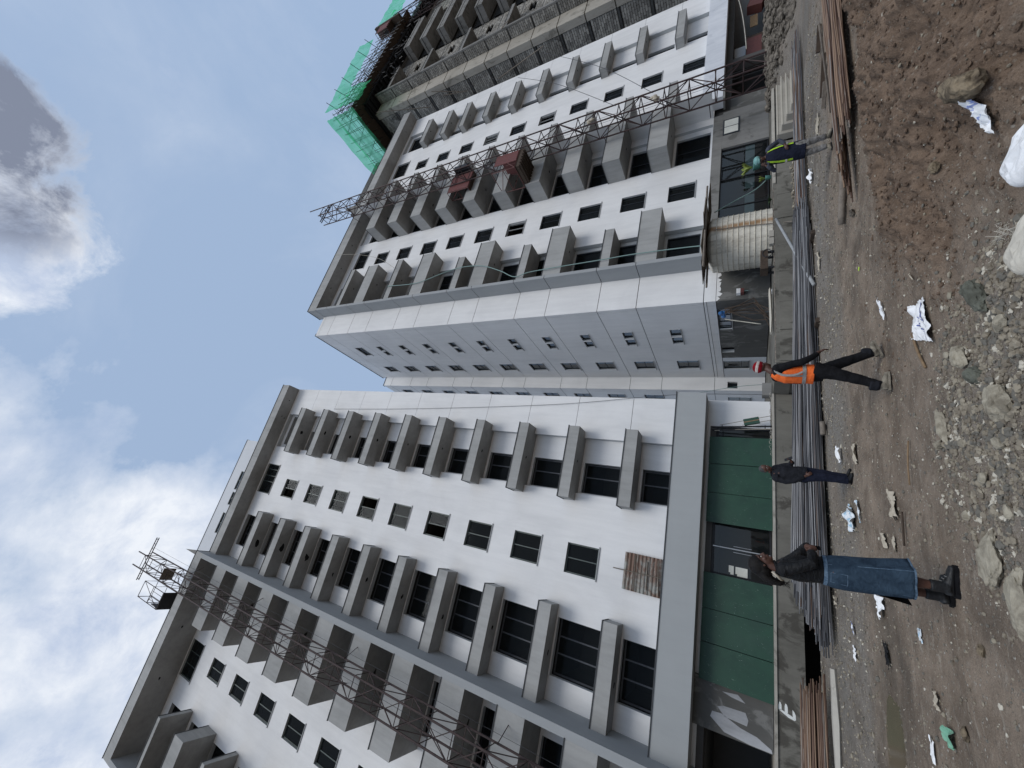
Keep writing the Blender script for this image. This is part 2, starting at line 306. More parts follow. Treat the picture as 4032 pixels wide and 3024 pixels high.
col = g.mix(g.math('MULTIPLY', g.rng(gr1, 0.50, 0.30), 0.6), col, (0.045, 0.034, 0.026)); col = g.mix(g.math('MULTIPLY', g.rng(gr1, 0.58, 0.72), g.math('SUBTRACT', 0.62, g.math('MULTIPLY', soil, 0.35))), col, (0.46, 0.41, 0.34)); col = g.mix(g.math('MULTIPLY', g.rng(gr2, 0.47, 0.32), 0.45), col, (0.06, 0.046, 0.034))
g.out(g.mix(g.math('MULTIPLY', wet, 0.35), col, (0.03, 0.024, 0.018)), g.rng(wet, 0.0, 1.0, 0.92, 0.45), bump=hgt, bstr=0.9, bdist=0.03, spec=0.3); MATS['earth'] = m
# muddy water
m, nt = newmat('muddy_water'); g = NG(nt); P = g.pos()
g.out(g.mix(g.rng(g.noise(P, 1.5, 4), 0.3, 0.7), (0.15, 0.115, 0.07), (0.12, 0.09, 0.055)), 0.12, bump=g.noise(P, 5), bstr=0.04, spec=0.5); MATS['muddy_water'] = m
# cloth, skin
def cloth(name, a, b, rough=0.85, scale=8.0, spec=0.2, bstr=0.4, **kw):
    m, nt = newmat(name); g = NG(nt); P = g.pos(True)
    g.out(g.mix(g.rng(g.noise(P, scale, 5, 0.65, 0.6), 0.35, 0.7), a, b), rough, bump=g.noise(g.map(P, (1, 1, 2.2)), scale * 1.6, 4, 0.6, 1.2), bstr=bstr, bdist=0.02, spec=spec, **kw); MATS[name] = m
cloth('leather_black', (0.007, 0.0075, 0.009), (0.004, 0.0042, 0.005), 0.55, 10, 0.22, 0.8)
cloth('denim', (0.040, 0.066, 0.098), (0.018, 0.032, 0.052), 0.9, 9, 0.1)
cloth('denim_light', (0.13, 0.19, 0.26), (0.06, 0.10, 0.15), 0.9, 30, 0.1)
cloth('cloth_black', (0.012, 0.012, 0.014), (0.006, 0.006, 0.007), 0.9, 8, 0.15)
cloth('cloth_charcoal', (0.018, 0.019, 0.024), (0.010, 0.011, 0.014), 0.9, 8, 0.15)
cloth('cloth_navy', (0.016, 0.019, 0.035), (0.008, 0.01, 0.02), 0.9, 8, 0.15)
cloth('cloth_slate', (0.06, 0.065, 0.085), (0.03, 0.033, 0.045), 0.9, 8, 0.15)
cloth('vest_orange', (0.88, 0.17, 0.035), (0.72, 0.12, 0.025), 0.75, 7, 0.2, 0.6)
cloth('vest_yellow', (0.46, 0.70, 0.05), (0.34, 0.55, 0.04), 0.75, 7, 0.2, 0.4)
cloth('reflective', (0.30, 0.30, 0.29), (0.20, 0.20, 0.195), 0.4, 40, 0.5, 0.2)
cloth('wool_red', (0.30, 0.012, 0.022), (0.18, 0.008, 0.014), 0.95, 30, 0.1, 0.9)
cloth('wool_white', (0.62, 0.56, 0.52), (0.45, 0.38, 0.35), 0.95, 30, 0.1, 0.9)
cloth('skin_brown', (0.092, 0.042, 0.028), (0.066, 0.029, 0.020), 0.5, 12, 0.4, 0.1)
cloth('skin_dark', (0.085, 0.040, 0.028), (0.055, 0.026, 0.018), 0.5, 12, 0.4, 0.1)
cloth('hair_black', (0.008, 0.006, 0.005), (0.003, 0.0025, 0.0025), 0.55, 25, 0.22, 0.5)
cloth('hair_grey', (0.085, 0.085, 0.085), (0.03, 0.03, 0.03), 0.8, 30, 0.2, 0.5)
cloth('boot_black', (0.012, 0.013, 0.014), (0.008, 0.008, 0.009), 0.5, 14, 0.4, 0.3)
cloth('boot_dusty', (0.28, 0.25, 0.20), (0.13, 0.115, 0.09), 0.85, 9, 0.2, 0.4)
cloth('camo_grey', (0.30, 0.29, 0.28), (0.075, 0.07, 0.065), 0.9, 7, 0.1, 0.5)
cloth('helmet_green', (0.16, 0.33, 0.31), (0.12, 0.26, 0.25), 0.5, 6, 0.4, 0.1)
cloth('eye_white', (0.55, 0.52, 0.48), (0.5, 0.46, 0.42), 0.3); cloth('mouth_red', (0.14, 0.035, 0.03), (0.11, 0.03, 0.025), 0.5)
def MAT(n): return MATS[n]

# ------------------------------------------------------------------ helpers
def link(name, me, parent=None, loc=None, rot=None):
    o = bpy.data.objects.new(name, me); COL.objects.link(o)
    if parent: o.parent = parent
    if loc is not None: o.location = loc
    if rot is not None: o.rotation_euler = rot
    return o
def thing(name, label, cat, loc=(0, 0, 0), rz=0.0, group=None):
    o = link(name, None, None, loc, (0, 0, rz)); o.empty_display_size = 0.3
    o['label'] = label; o['category'] = cat
    if group: o['group'] = group
    return o
def tag(o, label, cat, group=None):
    o['label'] = label; o['category'] = cat
    if group: o['group'] = group
    return o
class MB:
    def __init__(s): s.v = []; s.f = []; s.m = []
    def poly(s, pts, m=0):
        b = len(s.v); s.v += [tuple(p) for p in pts]; s.f.append(tuple(range(b, b + len(pts)))); s.m.append(m)
    def box(s, x0, x1, y0, y1, z0, z1, m=0):
        b = len(s.v); s.v += [(x, y, z) for z in (z0, z1) for y in (y0, y1) for x in (x0, x1)]
        for f in ((0, 2, 3, 1), (4, 5, 7, 6), (0, 1, 5, 4), (2, 6, 7, 3), (0, 4, 6, 2), (1, 3, 7, 5)):
            s.f.append(tuple(b + i for i in f)); s.m.append(m)
    def tube(s, pts, r, n=6, m=0, cap=True):
        pts = [Vector(p) for p in pts]; rs = r if isinstance(r, list) else [r] * len(pts)
        b = len(s.v); prev = None
        for i, p in enumerate(pts):
            t = (pts[min(i + 1, len(pts) - 1)] - pts[max(i - 1, 0)])
            if t.length < 1e-9: t = Vector((0, 0, 1))
            t.normalize()
            if prev is None:
                u = t.cross(Vector((0, 0, 1))) if abs(t.z) < 0.95 else t.cross(Vector((1, 0, 0)))
            else: u = prev - t * prev.dot(t)
            u.normalize(); prev = u; w = t.cross(u)
            rr = rs[i]; ra, rb = rr if isinstance(rr, (list, tuple)) else (rr, rr)
            for k in range(n):
                a = 2 * math.pi * k / n; s.v.append(tuple(p + u * (math.cos(a) * ra) + w * (math.sin(a) * rb)))
        for i in range(len(pts) - 1):
            for k in range(n):
                k2 = (k + 1) % n; s.f.append((b + i * n + k, b + i * n + k2, b + (i + 1) * n + k2, b + (i + 1) * n + k)); s.m.append(m)
        if cap:
            s.f.append(tuple(b + k for k in reversed(range(n)))); s.m.append(m)
            e = b + (len(pts) - 1) * n; s.f.append(tuple(e + k for k in range(n))); s.m.append(m)
    def ell(s, c, r, m=0, rot=None, nu=12, nv=8):
        b = len(s.v); c = Vector(c); rot = rot or Matrix.Identity(3)
        s.v.append(tuple(c + rot @ Vector((0, 0, -r[2]))))
        for i in range(1, nv):
            th = -math.pi / 2 + math.pi * i / nv
            for k in range(nu):
                a = 2 * math.pi * k / nu
                s.v.append(tuple(c + rot @ Vector((r[0] * math.cos(th) * math.cos(a), r[1] * math.cos(th) * math.sin(a), r[2] * math.sin(th)))))
        s.v.append(tuple(c + rot @ Vector((0, 0, r[2])))); top = len(s.v) - 1
        for k in range(nu):
            k2 = (k + 1) % nu
            s.f.append((b, b + 1 + k2, b + 1 + k)); s.m.append(m)
            for i in range(nv - 2):
                q = b + 1 + i * nu; s.f.append((q + k, q + k2, q + nu + k2, q + nu + k)); s.m.append(m)
            q = b + 1 + (nv - 2) * nu; s.f.append((q + k, q + k2, top)); s.m.append(m)
    def mesh(s, name, mats, smooth=False):
        me = bpy.data.meshes.new(name); me.from_pydata(s.v, [], s.f)
        for q in (mats if isinstance(mats, (list, tuple)) else [mats]): me.materials.append(MAT(q))
        if any(s.m): me.polygons.foreach_set('material_index', s.m)
        if smooth: me.polygons.foreach_set('use_smooth', [True] * len(me.polygons))
        me.update(); return me
    def build(s, name, mats, parent=None, smooth=False, loc=None, rot=None):
        return link(name, s.mesh(name, mats, smooth), parent, loc, rot)
def box(name, mat, parent, x0, x1, y0, y1, z0, z1):
    b = MB(); b.box(x0, x1, y0, y1, z0, z1); return b.build(name, mat, parent)

class Pl:
    """wall plane: 'F' looks towards the viewer at y = d; 'S' looks left at x = d"""
    def __init__(s, kind, d): s.k = kind; s.d = d
    def P(s, a, dep, z): return (a, s.d + dep, z) if s.k == 'F' else (s.d + dep, a, z)
    def box(s, mb, a0, a1, d0, d1, z0, z1, m=0):
        if s.k == 'F': mb.box(a0, a1, s.d + d0, s.d + d1, z0, z1, m)
        else: mb.box(s.d + d0, s.d + d1, a0, a1, z0, z1, m)
def holed(mb, pl, a0, a1, z0, z1, holes, th=0.22, m=0, mr=0):
    As = sorted({a0, a1, *[min(max(h[0], a0), a1) for h in holes], *[min(max(h[1], a0), a1) for h in holes]})
    for i in range(len(As) - 1):
        l, r = As[i], As[i + 1]
        if r - l < 1e-6: continue
        mid = (l + r) / 2; iv = sorted((h[2], h[3]) for h in holes if h[0] < mid < h[1])
        z = z0
        for (u, v) in iv + [(z1, z1)]:
            u = min(max(u, z0), z1)
            if u > z + 1e-6:
                for dep in (0, th): mb.poly([pl.P(l, dep, z), pl.P(r, dep, z), pl.P(r, dep, u), pl.P(l, dep, u)], m)
            z = max(z, min(v, z1))
    for (l, r, u, v) in holes:
        mb.poly([pl.P(l, 0, u), pl.P(r, 0, u), pl.P(r, th, u), pl.P(l, th, u)], mr); mb.poly([pl.P(l, 0, v), pl.P(r, 0, v), pl.P(r, th, v), pl.P(l, th, v)], mr)
        mb.poly([pl.P(l, 0, u), pl.P(l, 0, v), pl.P(l, th, v), pl.P(l, th, u)], mr); mb.poly([pl.P(r, 0, u), pl.P(r, 0, v), pl.P(r, th, v), pl.P(r, th, u)], mr)
    mb.poly([pl.P(a0, 0, z0), pl.P(a1, 0, z0), pl.P(a1, th, z0), pl.P(a0, th, z0)], m); mb.poly([pl.P(a0, 0, z1), pl.P(a1, 0, z1), pl.P(a1, th, z1), pl.P(a0, th, z1)], m)
    mb.poly([pl.P(a0, 0, z0), pl.P(a0, th, z0), pl.P(a0, th, z1), pl.P(a0, 0, z1)], m); mb.poly([pl.P(a1, 0, z0), pl.P(a1, th, z0), pl.P(a1, th, z1), pl.P(a1, 0, z1)], m)

WC = {}
def window(parent, pl, a0, a1, z0, z1, bars=(0.5,), vert=True, dep=0.12, fw=0.06, sill=True, glass=True, mat='frame_green', open_=None, bw=None):
    """frame (part) with panes and sill as sub-parts; bars = fractions across the width (vert) or height"""
    w = round(a1 - a0, 3); h = round(z1 - z0, 3); key = (w, h, bars, vert, fw, mat, pl.k, bw)
    L = Pl(pl.k, 0)
    bb = bw or fw * 0.75
    if key not in WC:
        mb = MB(); L.box(mb, 0, fw, 0, 0.07, 0, h); L.box(mb, w - fw, w, 0, 0.07, 0, h); L.box(mb, fw, w - fw, 0, 0.07, 0, fw); L.box(mb, fw, w - fw, 0, 0.07, h - fw, h)
        for b in bars:
            if vert: L.box(mb, w * b - bb / 2, w * b + bb / 2, 0.004, 0.066, fw, h - fw)
            else: L.box(mb, fw, w - fw, 0.004, 0.066, h * b - bb / 2, h * b + bb / 2)
        me = mb.mesh('window', mat)
        edges = [0] + list(bars) + [1]; panes = []
        for i in range(len(edges) - 1):
            q = MB()
            if vert: q.poly([L.P(w * edges[i], 0.035, fw), L.P(w * edges[i + 1], 0.035, fw), L.P(w * edges[i + 1], 0.035, h - fw), L.P(w * edges[i], 0.035, h - fw)])
            else: q.poly([L.P(fw, 0.035, h * edges[i]), L.P(w - fw, 0.035, h * edges[i]), L.P(w - fw, 0.035, h * edges[i + 1]), L.P(fw, 0.035, h * edges[i + 1])])
            panes.append(q.mesh('pane', 'window_glass'))
        s = MB(); L.box(s, -0.07, w + 0.07, -dep - 0.045, 0.0, -0.045, -0.003); sm = s.mesh('sill', 'sill_grey')
        WC[key] = (me, panes, sm)
    me, panes, sm = WC[key]
    o = link('window', me, parent, pl.P(a0 + 0.0015, dep, z0 + 0.0015))
    if glass:
        for i, p in enumerate(panes):
            if open_ is not None and i in open_: continue
            link('pane', p, o)
    if sill: link('sill', sm, o)
    return o
def hood(parent, x0, x1, yf, yb, z0, z1, name='sunshade', mat='grey_paint', cop=True, soffit=None):
    b = MB(); b.box(x0, x1, yf, yb, z0, z1)
    o = b.build(name, [mat], parent)
    if cop:
        c = MB(); c.box(x0 - 0.03, x1 + 0.03, yf - 0.035, yb - 0.004, z1 + 0.001, z1 + 0.035); c.build('coping', 'coping', o)
    return o
def holes_mark(parent, x, y, z, r, name='drain_hole'):
    b = MB(); n = 9; c = []
    for k in range(n):
        a = 2 * math.pi * k / n; rr = r * random.uniform(0.6, 1.3); c.append((x + math.cos(a) * rr * 1.3, y + math.sin(a) * rr * 0.8, z))
    b.poly(c); lo = [(p[0], p[1], z + 0.0) for p in c]
    return b.build(name, 'hole_black', parent)
# ------------------------------------------------------------------ block A (left, near)
W = 20.0; FR = Pl('F', W)
A = thing('apartment_block', 'nearest white twelve-storey block filling the left, green boards and a grey band at its foot', 'building', (0, 20, 0))
A.location = (0, 0, 0)
holesA = [(2.66, 5.6, 4.0, 36.78)]                       # recessed strip
b2 = [(-5.33, -3.03, 7.05 + 3 * k, 9.25 + 3 * k) for k in range(-1, 10)]
sm = [(-1.1, 0.26, 7.77 + 3.02 * k, 9.35 + 3.02 * k) for k in range(-1, 9)]
smw = [(-13.35, -12.18, 7.80 + 3.02 * k, 9.37 + 3.02 * k) for k in range(-1, 9)]
w3 = [(-9.75, -7.5, 7.0 + 3 * k, 9.15 + 3 * k) for k in range(-1, 10)]
w4 = [(-18.3, -15.75, 7.0 + 3 * k, 9.15 + 3 * k) for k in range(-1, 10)]
topA = [(-1.2, 1.15, 35.08, 36.82), (-14.25, -11.98, 35.1, 36.82)]
b2[-1] = (-5.33, -3.03, 34.05, 36.7)
holesA += b2 + sm + smw + w3 + w4 + topA
mb = MB(); holed(mb, FR, -19.0, 5.68, 3.3, 37.0, holesA, 0.25, 0, 1); mb.build('wall', ['white_paint', 'reveal'], A)
# right strip of storey panels, open joints between them
zj = [3.3] + [3.98 + 3.0 * k for k in range(0, 11)] + [37.0]
for i in range(len(zj) - 1):
    lo = zj[i] + (0.012 if i else 0); hi = zj[i + 1] - (0.012 if i < len(zj) - 2 else 0)
    box('wall_panel', 'white_paint', A, 5.68, 7.96, 20.0, 20.25, lo, hi)
box('panel_joint', 'groove', A, 5.7, 7.94, 20.03, 20.2, 3.4, 36.9)
box('end_wall', 'white_paint', A, 7.72, 7.955, 20.255, 30.0, 0.9, 36.95)
# recess of the right bay
b1 = [(2.75, 4.32, 7.02 + 3 * k, 9.22 + 3 * k) for k in range(-1, 10)]; b1[-1] = (2.95, 5.45, 34.6, 36.45)
mb = MB(); holed(mb, Pl('F', 20.3), 2.6, 5.66, 4.0, 36.9, b1, 0.2, 0, 1); mb.build('recess_wall', ['white_paint', 'reveal'], A)
mb = MB()
for (l, r, u, v) in ((2.6, 2.66, 4, 36.9), (5.6, 5.66, 4, 36.9)): mb.box(l, r, 20.252, 20.298, u, v)
mb.build('recess_side', 'reveal', A)
box('recess_head', 'reveal', A, 2.665, 5.595, 20.252, 20.298, 36.79, 36.9)
for (l, r, u, v) in b1[:-1]: window(A, Pl('F', 20.3), l, r, u, v, (0.55,), True, 0.3, 0.08, False, mat='frame_mid')
window(A, Pl('F', 20.3), *b1[-1], (0.5,), True, 0.25, 0.07, False, mat='frame_dark')
for i, (l, r, u, v) in enumerate(b2): window(A, FR, l, r, u, v, (0.36, 0.66), True, 0.42, 0.08, False, mat='frame_mid')
for i, q in enumerate(sm[1:]): window(A, FR, *q, (0.5,), True, 0.10, 0.065, True, open_=(0,) if i in (3, 8) else ((1,) if i in (5,) else None))
window(A, FR, *topA[0], (0.4, 0.6, 0.82), True, 0.12, 0.06, True)
window(A, FR, *sm[0], (0.5,), True, 0.10, 0.065, True)
for i, q in enumerate(smw): window(A, FR, *q, (0.5,), True, 0.10, 0.065, True, open_=(0,) if i == 4 else None)
window(A, FR, *topA[1], (0.33, 0.66), True, 0.12, 0.06, True)
for q in w3 + w4: window(A, FR, *q, (0.5,), True, 0.35, 0.08, False, mat='frame_dark')
# sunshades
for k in range(10):
    z = 6.95 + 2.997 * k
    o = hood(A, 2.27, 5.95, 19.1, 19.998, z - 0.58, z, mat='grey_paint'); b = MB(); b.box(2.67, 5.59, 20.0, 20.297, z - 0.575, z - 0.005); b.build('sunshade_root', 'grey_paint', o)
    if k > 0 or 1: holes_mark(o, 4.1 + random.uniform(-.1, .1), 19.55, z - 0.584, 0.07 if k < 6 else 0.12)
    o = hood(A, -6.248, -2.5, 19.1, 19.998, z - 0.62, z, mat='grey_paint')
    holes_mark(o, -4.5 + random.uniform(-.2, .2), 19.6, z - 0.624, 0.10 if k < 7 else 0.2)
for k in range(-1, 10):
    o = hood(A, -10.33, -6.562, 18.1, 19.998, 6.27 + 2.985 * k, 7.55 + 2.99 * k, mat='grey_paint')
    if k % 2 == 0: holes_mark(o, -8.0, 19.0, 6.266 + 2.985 * k, 0.12)
for (zt, hh) in ((33.75, 0.32), (31.27, 1.1), (27.8, 0.32), (25.3, 1.1), (21.8, .32), (19.3, 1.1)):
    hood(A, -18.75, -15.3, 18.1, 19.998, zt - hh, zt, mat='grey_paint')
box('fin', 'fin_paint', A, -6.56, -6.25, 18.1, 19.998, 3.3, 36.948)
box('fin', 'fin_paint', A, -19.06, -18.753, 18.1, 19.998, 3.3, 36.948)
# roof edge
o = box('parapet', 'grey_paint', A, -6.249, 7.955, 19.0, 20.26, 36.9 + 0.101, 37.9); box('coping', 'coping', o, -6.249, 7.99, 18.965, 20.28, 37.902, 37.935)
o = box('parapet', 'grey_paint', A, -19.06, -6.251, 18.1, 20.26, 36.95, 37.9); box('coping', 'coping', o, -19.09, -6.22, 18.065, 20.28, 37.903, 37.937)
for (x, y) in ((6.7, 19.55), (5.2, 19.5), (5.1, 19.75)): holes_mark(o, x, y, 36.995, 0.05)
for (x, y) in ((-11.2, 18.9), (-14.4, 18.9)): holes_mark(o, x, y, 36.944, 0.07)
# floors and rooms behind
for k in range(0, 12):
    z = 3.55 + 3.0 * k + (0 if k < 11 else 0.2)
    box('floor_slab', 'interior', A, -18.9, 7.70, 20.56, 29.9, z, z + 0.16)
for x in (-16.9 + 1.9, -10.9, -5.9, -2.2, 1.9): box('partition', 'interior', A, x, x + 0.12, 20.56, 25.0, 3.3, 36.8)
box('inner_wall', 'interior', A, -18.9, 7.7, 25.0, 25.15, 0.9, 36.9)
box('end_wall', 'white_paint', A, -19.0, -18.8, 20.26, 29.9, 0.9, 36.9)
# penthouse on the roof
P24 = Pl('F', 24.0); ph = [(-1.85, 0.05, 47.7 - 0.9, 48.1), (-3.4, -2.1, 46.8, 48.05), (-6.2, -4.2, 46.8, 48.1)]
mb = MB(); holed(mb, P24, -19.0, 3.36, 37.5, 49.7, ph, 0.25); o = mb.build('penthouse_wall', ['side_paint'], A)
box('coping', 'coping', o, -19.0, 3.4, 23.96, 24.3, 49.702, 49.74)
for q in ph: window(A, P24, *q, (0.5,), True, 0.06, 0.06, False, mat='frame_green')
box('penthouse_side', 'side_paint', A, 3.10, 3.355, 24.26, 31, 37.5, 49.6)
box('roof_slab', 'bare_concrete', A, -18.9, 7.7, 20.27, 30, 37.2, 37.35)
mb = MB(); mb.poly([(-6.85, 19.2, 41.9), (-6.3, 19.05, 37.95), (-6.95, 19.05, 37.95)]); mb.poly([(-6.85, 19.2, 41.9), (-6.3, 20.2, 37.95), (-6.3, 19.05, 37.95)]); mb.poly([(-6.85, 19.2, 41.9), (-6.95, 19.05, 37.95), (-6.3, 20.2, 37.95)])
mb.build('roof_gusset', 'bare_concrete', A)
# band and ground storey
o = box('band', 'band_paint', A, -6.6, 7.93, 19.0, 19.997, 3.45, 4.72); box('coping', 'coping', o, -6.62, 7.96, 18.965, 19.995, 4.722, 4.755)
o = box('band', 'band_paint', A, -19, -6.602, 18.3, 19.997, 3.45, 4.72)
box('pier', 'white_paint', A, 6.66, 7.955, 20.0, 20.25, 0.93, 3.299)
box('beam', 'interior', A, -19, 6.655, 20.0, 20.5, 3.06, 3.299)
o = box('pier', 'dark_render', A, -4.92, -3.35, 19.8, 20.7, 0.92, 3.445)
for (pts) in ([(-4.13, 2.64), (-4.05, 2.45), (-4.02, 1.75), (-4.22, 1.66), (-4.40, 1.70), (-4.36, 2.4)], [(-4.50, 2.86), (-4.32, 2.8), (-4.30, 2.5), (-4.52, 1.9), (-4.60, 1.4), (-4.80, 0.98), (-4.9, 0.95), (-4.9, 1.6), (-4.82, 2.4)], [(-3.62, 2.5), (-3.56, 2.0), (-3.75, 1.75), (-3.70, 2.2)]):
    mb = MB(); mb.poly([(x, 19.79, z) for x, z in pts]); mb.build('plaster_patch', 'patch_plaster', o)
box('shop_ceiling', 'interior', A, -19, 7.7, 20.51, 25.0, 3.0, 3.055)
# glazed shop front
def store(root, y, x0, x1, z0, z1, posts, mat='black_steel', head=None):
    mb = MB()
    for x in posts: mb.box(x - 0.03, x + 0.03, y, y + 0.08, z0, z1)
    if head: mb.box(x0, x1, y + 0.001, y + 0.079, head - 0.03, head + 0.03)
    mb.box(x0, x1, y + 0.002, y + 0.078, z0, z0 + 0.06); mb.box(x0, x1, y + 0.002, y + 0.078, z1 - 0.06, z1)
    o = mb.build('shop_front', mat, root)
    for i in range(len(posts) - 1):
        q = MB(); q.poly([(posts[i], y + 0.04, z0), (posts[i + 1], y + 0.04, z0), (posts[i + 1], y + 0.04, z1), (posts[i], y + 0.04, z1)]); q.build('pane', 'store_glass', o)
    return o
sf = store(A, 20.05, -3.35, 6.65, 0.93, 3.05, [-3.32, -2.2, -1.0, 0.36, 1.40, 2.4, 3.6, 4.9, 6.1, 6.62], head=2.98)
mb = MB(); mb.box(1.375, 1.415, 20.0, 20.045, 0.95, 3.0); mb.build('door_stile', 'aluminium', sf)
for x in (1.27, 1.50): mb = MB(); mb.tube([(x, 19.98, 1.6), (x, 19.98, 2.25)], 0.014, 6); mb.build('door_handle', 'aluminium', sf)
for (x0, x1, z0, z1) in ((0.42, 0.75, 2.22, 2.40), (0.40, 0.74, 1.74, 2.16)):
    mb = MB(); mb.poly([(x0, 20.03, z0), (x1, 20.03, z0), (x1, 20.03, z1), (x0 + 0.07, 20.03, z1), (x0 + 0.07, 20.03, z1 - 0.06), (x0, 20.03, z1 - 0.06)]); mb.build('notice_sheet', 'paper', sf)

# ------------------------------------------------------------------ block B (right), own frame turned by 1.48 degrees
ROTB = R(1.479)
def TB(x, y, z=0): return (x * math.cos(ROTB) - y * math.sin(ROTB), x * math.sin(ROTB) + y * math.cos(ROTB), z)
B = thing('apartment_block', 'white block on the right with two red hoist cages before it', 'building', (0, 0, 0), ROTB)
WB = 19.4; FB = Pl('F', WB)
s1 = [(21.77, 23.12, 4.77 + 3.02 * k, 6.34 + 3.02 * k) for k in range(10)]
s2 = [(34.75, 36.05, 4.80 + 3.03 * k, 6.32 + 3.03 * k) for k in range(10)]
topB = [(21.6, 23.85, 34.95, 36.6), (34.5, 36.8, 35.1, 37.0)]
lb = [(16.32, 19.36, 3.98, 37.0)]                          # left bay recess
mbh = [(24.9, 28.05, 3.98, 37.2)]                          # mid bay
rb = [(38.6, 41.8, 3.98, 37.2)]
fb = [(29.0, 31.0, 4.2 + 3 * k, 6.2 + 3 * k) for k in range(11)]
mb = MB(); holed(mb, FB, 16.12, 41.86, 3.96, 37.9, s1 + s2 + topB + lb + mbh + rb + fb, 0.3, 0, 1); mb.build('wall', ['white_paint', 'reveal'], B)
ZJ = [3.9, 7.42, 9.75, 13.27, 15.57, 19.09, 21.4, 24.9, 27.2, 30.65, 33.0, 35.9, 37.35]
def panels(pl, a0, a1, zs, mat, holes=(), th=0.22, name='wall_panel', trim=0.0):
    for i in range(len(zs) - 1):
        lo, hi = zs[i] + 0.02, zs[i + 1] - 0.02
        hs = [(h[0], h[1], h[2], h[3]) for h in holes if h[2] >= lo and h[3] <= hi]
        mb = MB(); holed(mb, pl, a0, a1, lo, hi, hs, th, 0, 1); mb.build(name, [mat, 'reveal'], B)
box('panel_joint', 'groove', B, 13.99, 16.0, 19.46, 19.60, 3.5, 37.3)
panels(FB, 13.931, 16.118, [3.3] + ZJ, 'white_paint')
# long side towards the gap
SB = Pl('S', 13.93)
sideh = []
for k in range(11):
    z = 5.97 + 2.885 * k
    if k < 10: sideh += [(21.95, 22.72, z - 0.62, z), (22.86, 23.62, z - 0.62, z)]
    else: sideh += [(21.95, 23.5, z - 0.9, z + 0.1)]
    sideh += [(25.9, 27.1, z - 1.35 + 0.12, z + 0.12)]
panels(SB, 19.64, 28.45, [3.3] + ZJ, 'white_paint', sideh)
for z in ZJ[:-1]: box('panel_joint', 'groove', B, 13.97, 14.12, 19.66, 28.4, z - 0.03, z + 0.03)
for h in sideh:
    ok = any(ZJ[i] + 0.02 <= h[2] and h[3] <= ZJ[i + 1] - 0.02 for i in range(len(ZJ) - 1))
    if ok:
        if h[1] - h[0] < 1: window(B, SB, *h, (), True, 0.10, 0.05, True, mat='frame_dark', glass=(int(h[2]) % 3 != 0))
        else: window(B, SB, *h, (0.5,), False, 0.09, 0.06, True, mat='frame_dark')
    else:
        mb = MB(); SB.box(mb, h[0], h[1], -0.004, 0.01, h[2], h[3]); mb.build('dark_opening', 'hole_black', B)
# rear wing showing in the gap
RB_ = Pl('F', 28.45); mb = MB(); holed(mb, RB_, 12.93, 13.929, 0.9, 37.0, [(13.1, 13.6, 2.5, 3.1)], 0.25); mb.build('rear_wing_wall', ['white_paint'], B)
S2 = Pl('S', 12.93); sh2 = [(29.5, 30.6, 4.55 + 2.93 * k, 5.95 + 2.93 * k) for k in range(11)] + [(29.6, 31.0, 1.7, 3.1)]
mb = MB(); holed(mb, S2, 28.71, 44.0, 0.9, 36.9, sh2, 0.22); mb.build('rear_wing_side', ['white_paint'], B)
for h in sh2: window(B, S2, *h, (0.5,), False, 0.09, 0.06, True, mat='frame_dark')
for z in ZJ[:-1] : mb = MB(); mb.box(12.925, 13.9, 28.444, 28.449, z - 0.012, z + 0.012); mb.box(12.922, 12.927, 28.46, 43.9, z - 0.012, z + 0.012); mb.build('joint_line', 'groove', B)
box('coping', 'coping', B, 12.9, 14.0, 28.40, 28.7, 37.002, 37.04)
# fin at the left corner with panel joints, and its sunshades
for i in range(len(ZJ)):
    lo = (3.5 if i == 0 else ZJ[i - 1] + 0.02); hi = ZJ[i] - 0.02 if i < len(ZJ) - 1 else 37.55
    if i == len(ZJ) - 1: hi = 37.55
    box('fin_panel', 'fin_paint', B, 16.08, 16.31, 18.25, 19.398, lo, hi)
box('panel_joint', 'groove', B, 16.12, 16.28, 18.30, 19.39, 3.5, 37.4)
K = 18.25 / 17.8
def zc(z): return 1.65 + (z - 1.65) * K
for (t, b_, xr) in ((24.84, 23.6, 20.42), (19.02, 17.78, 20.35), (13.18, 11.94, 20.28), (7.36, 6.2, 20.2), (20.77, 20.2, 19.3), (15.12, 14.56, 19.28), (9.43, 8.87, 19.25), (31.39, 30.21, 20.38), (27.71, 27.14, 20.38), (33.79, 33.31, 20.38)):
    o = hood(B, 16.312, xr, 18.25, WB - 0.002, zc(b_), zc(t)); q = MB(); q.box(16.33, 19.35, WB, WB + 0.34, zc(b_) + 0.01, zc(t) - 0.01); q.build('sunshade_root', 'grey_paint', o)
    if xr > 20: holes_mark(o, 18.6, 18.9, zc(b_) - 0.004, 0.07)
lw = [(16.6, 19.1, 4.3 + 2.96 * k, 6.15 + 2.96 * k) for k in range(11)]
PB = Pl('F', WB + 0.35)
mb = MB(); holed(mb, PB, 16.3, 19.4, 3.9, 37.2, lw, 0.2, 0, 1); mb.build('recess_wall', ['reveal', 'reveal'], B)
for q in lw: window(B, PB, *q, (0.33, 0.66), True, 0.06, 0.07, False, mat='frame_dark')
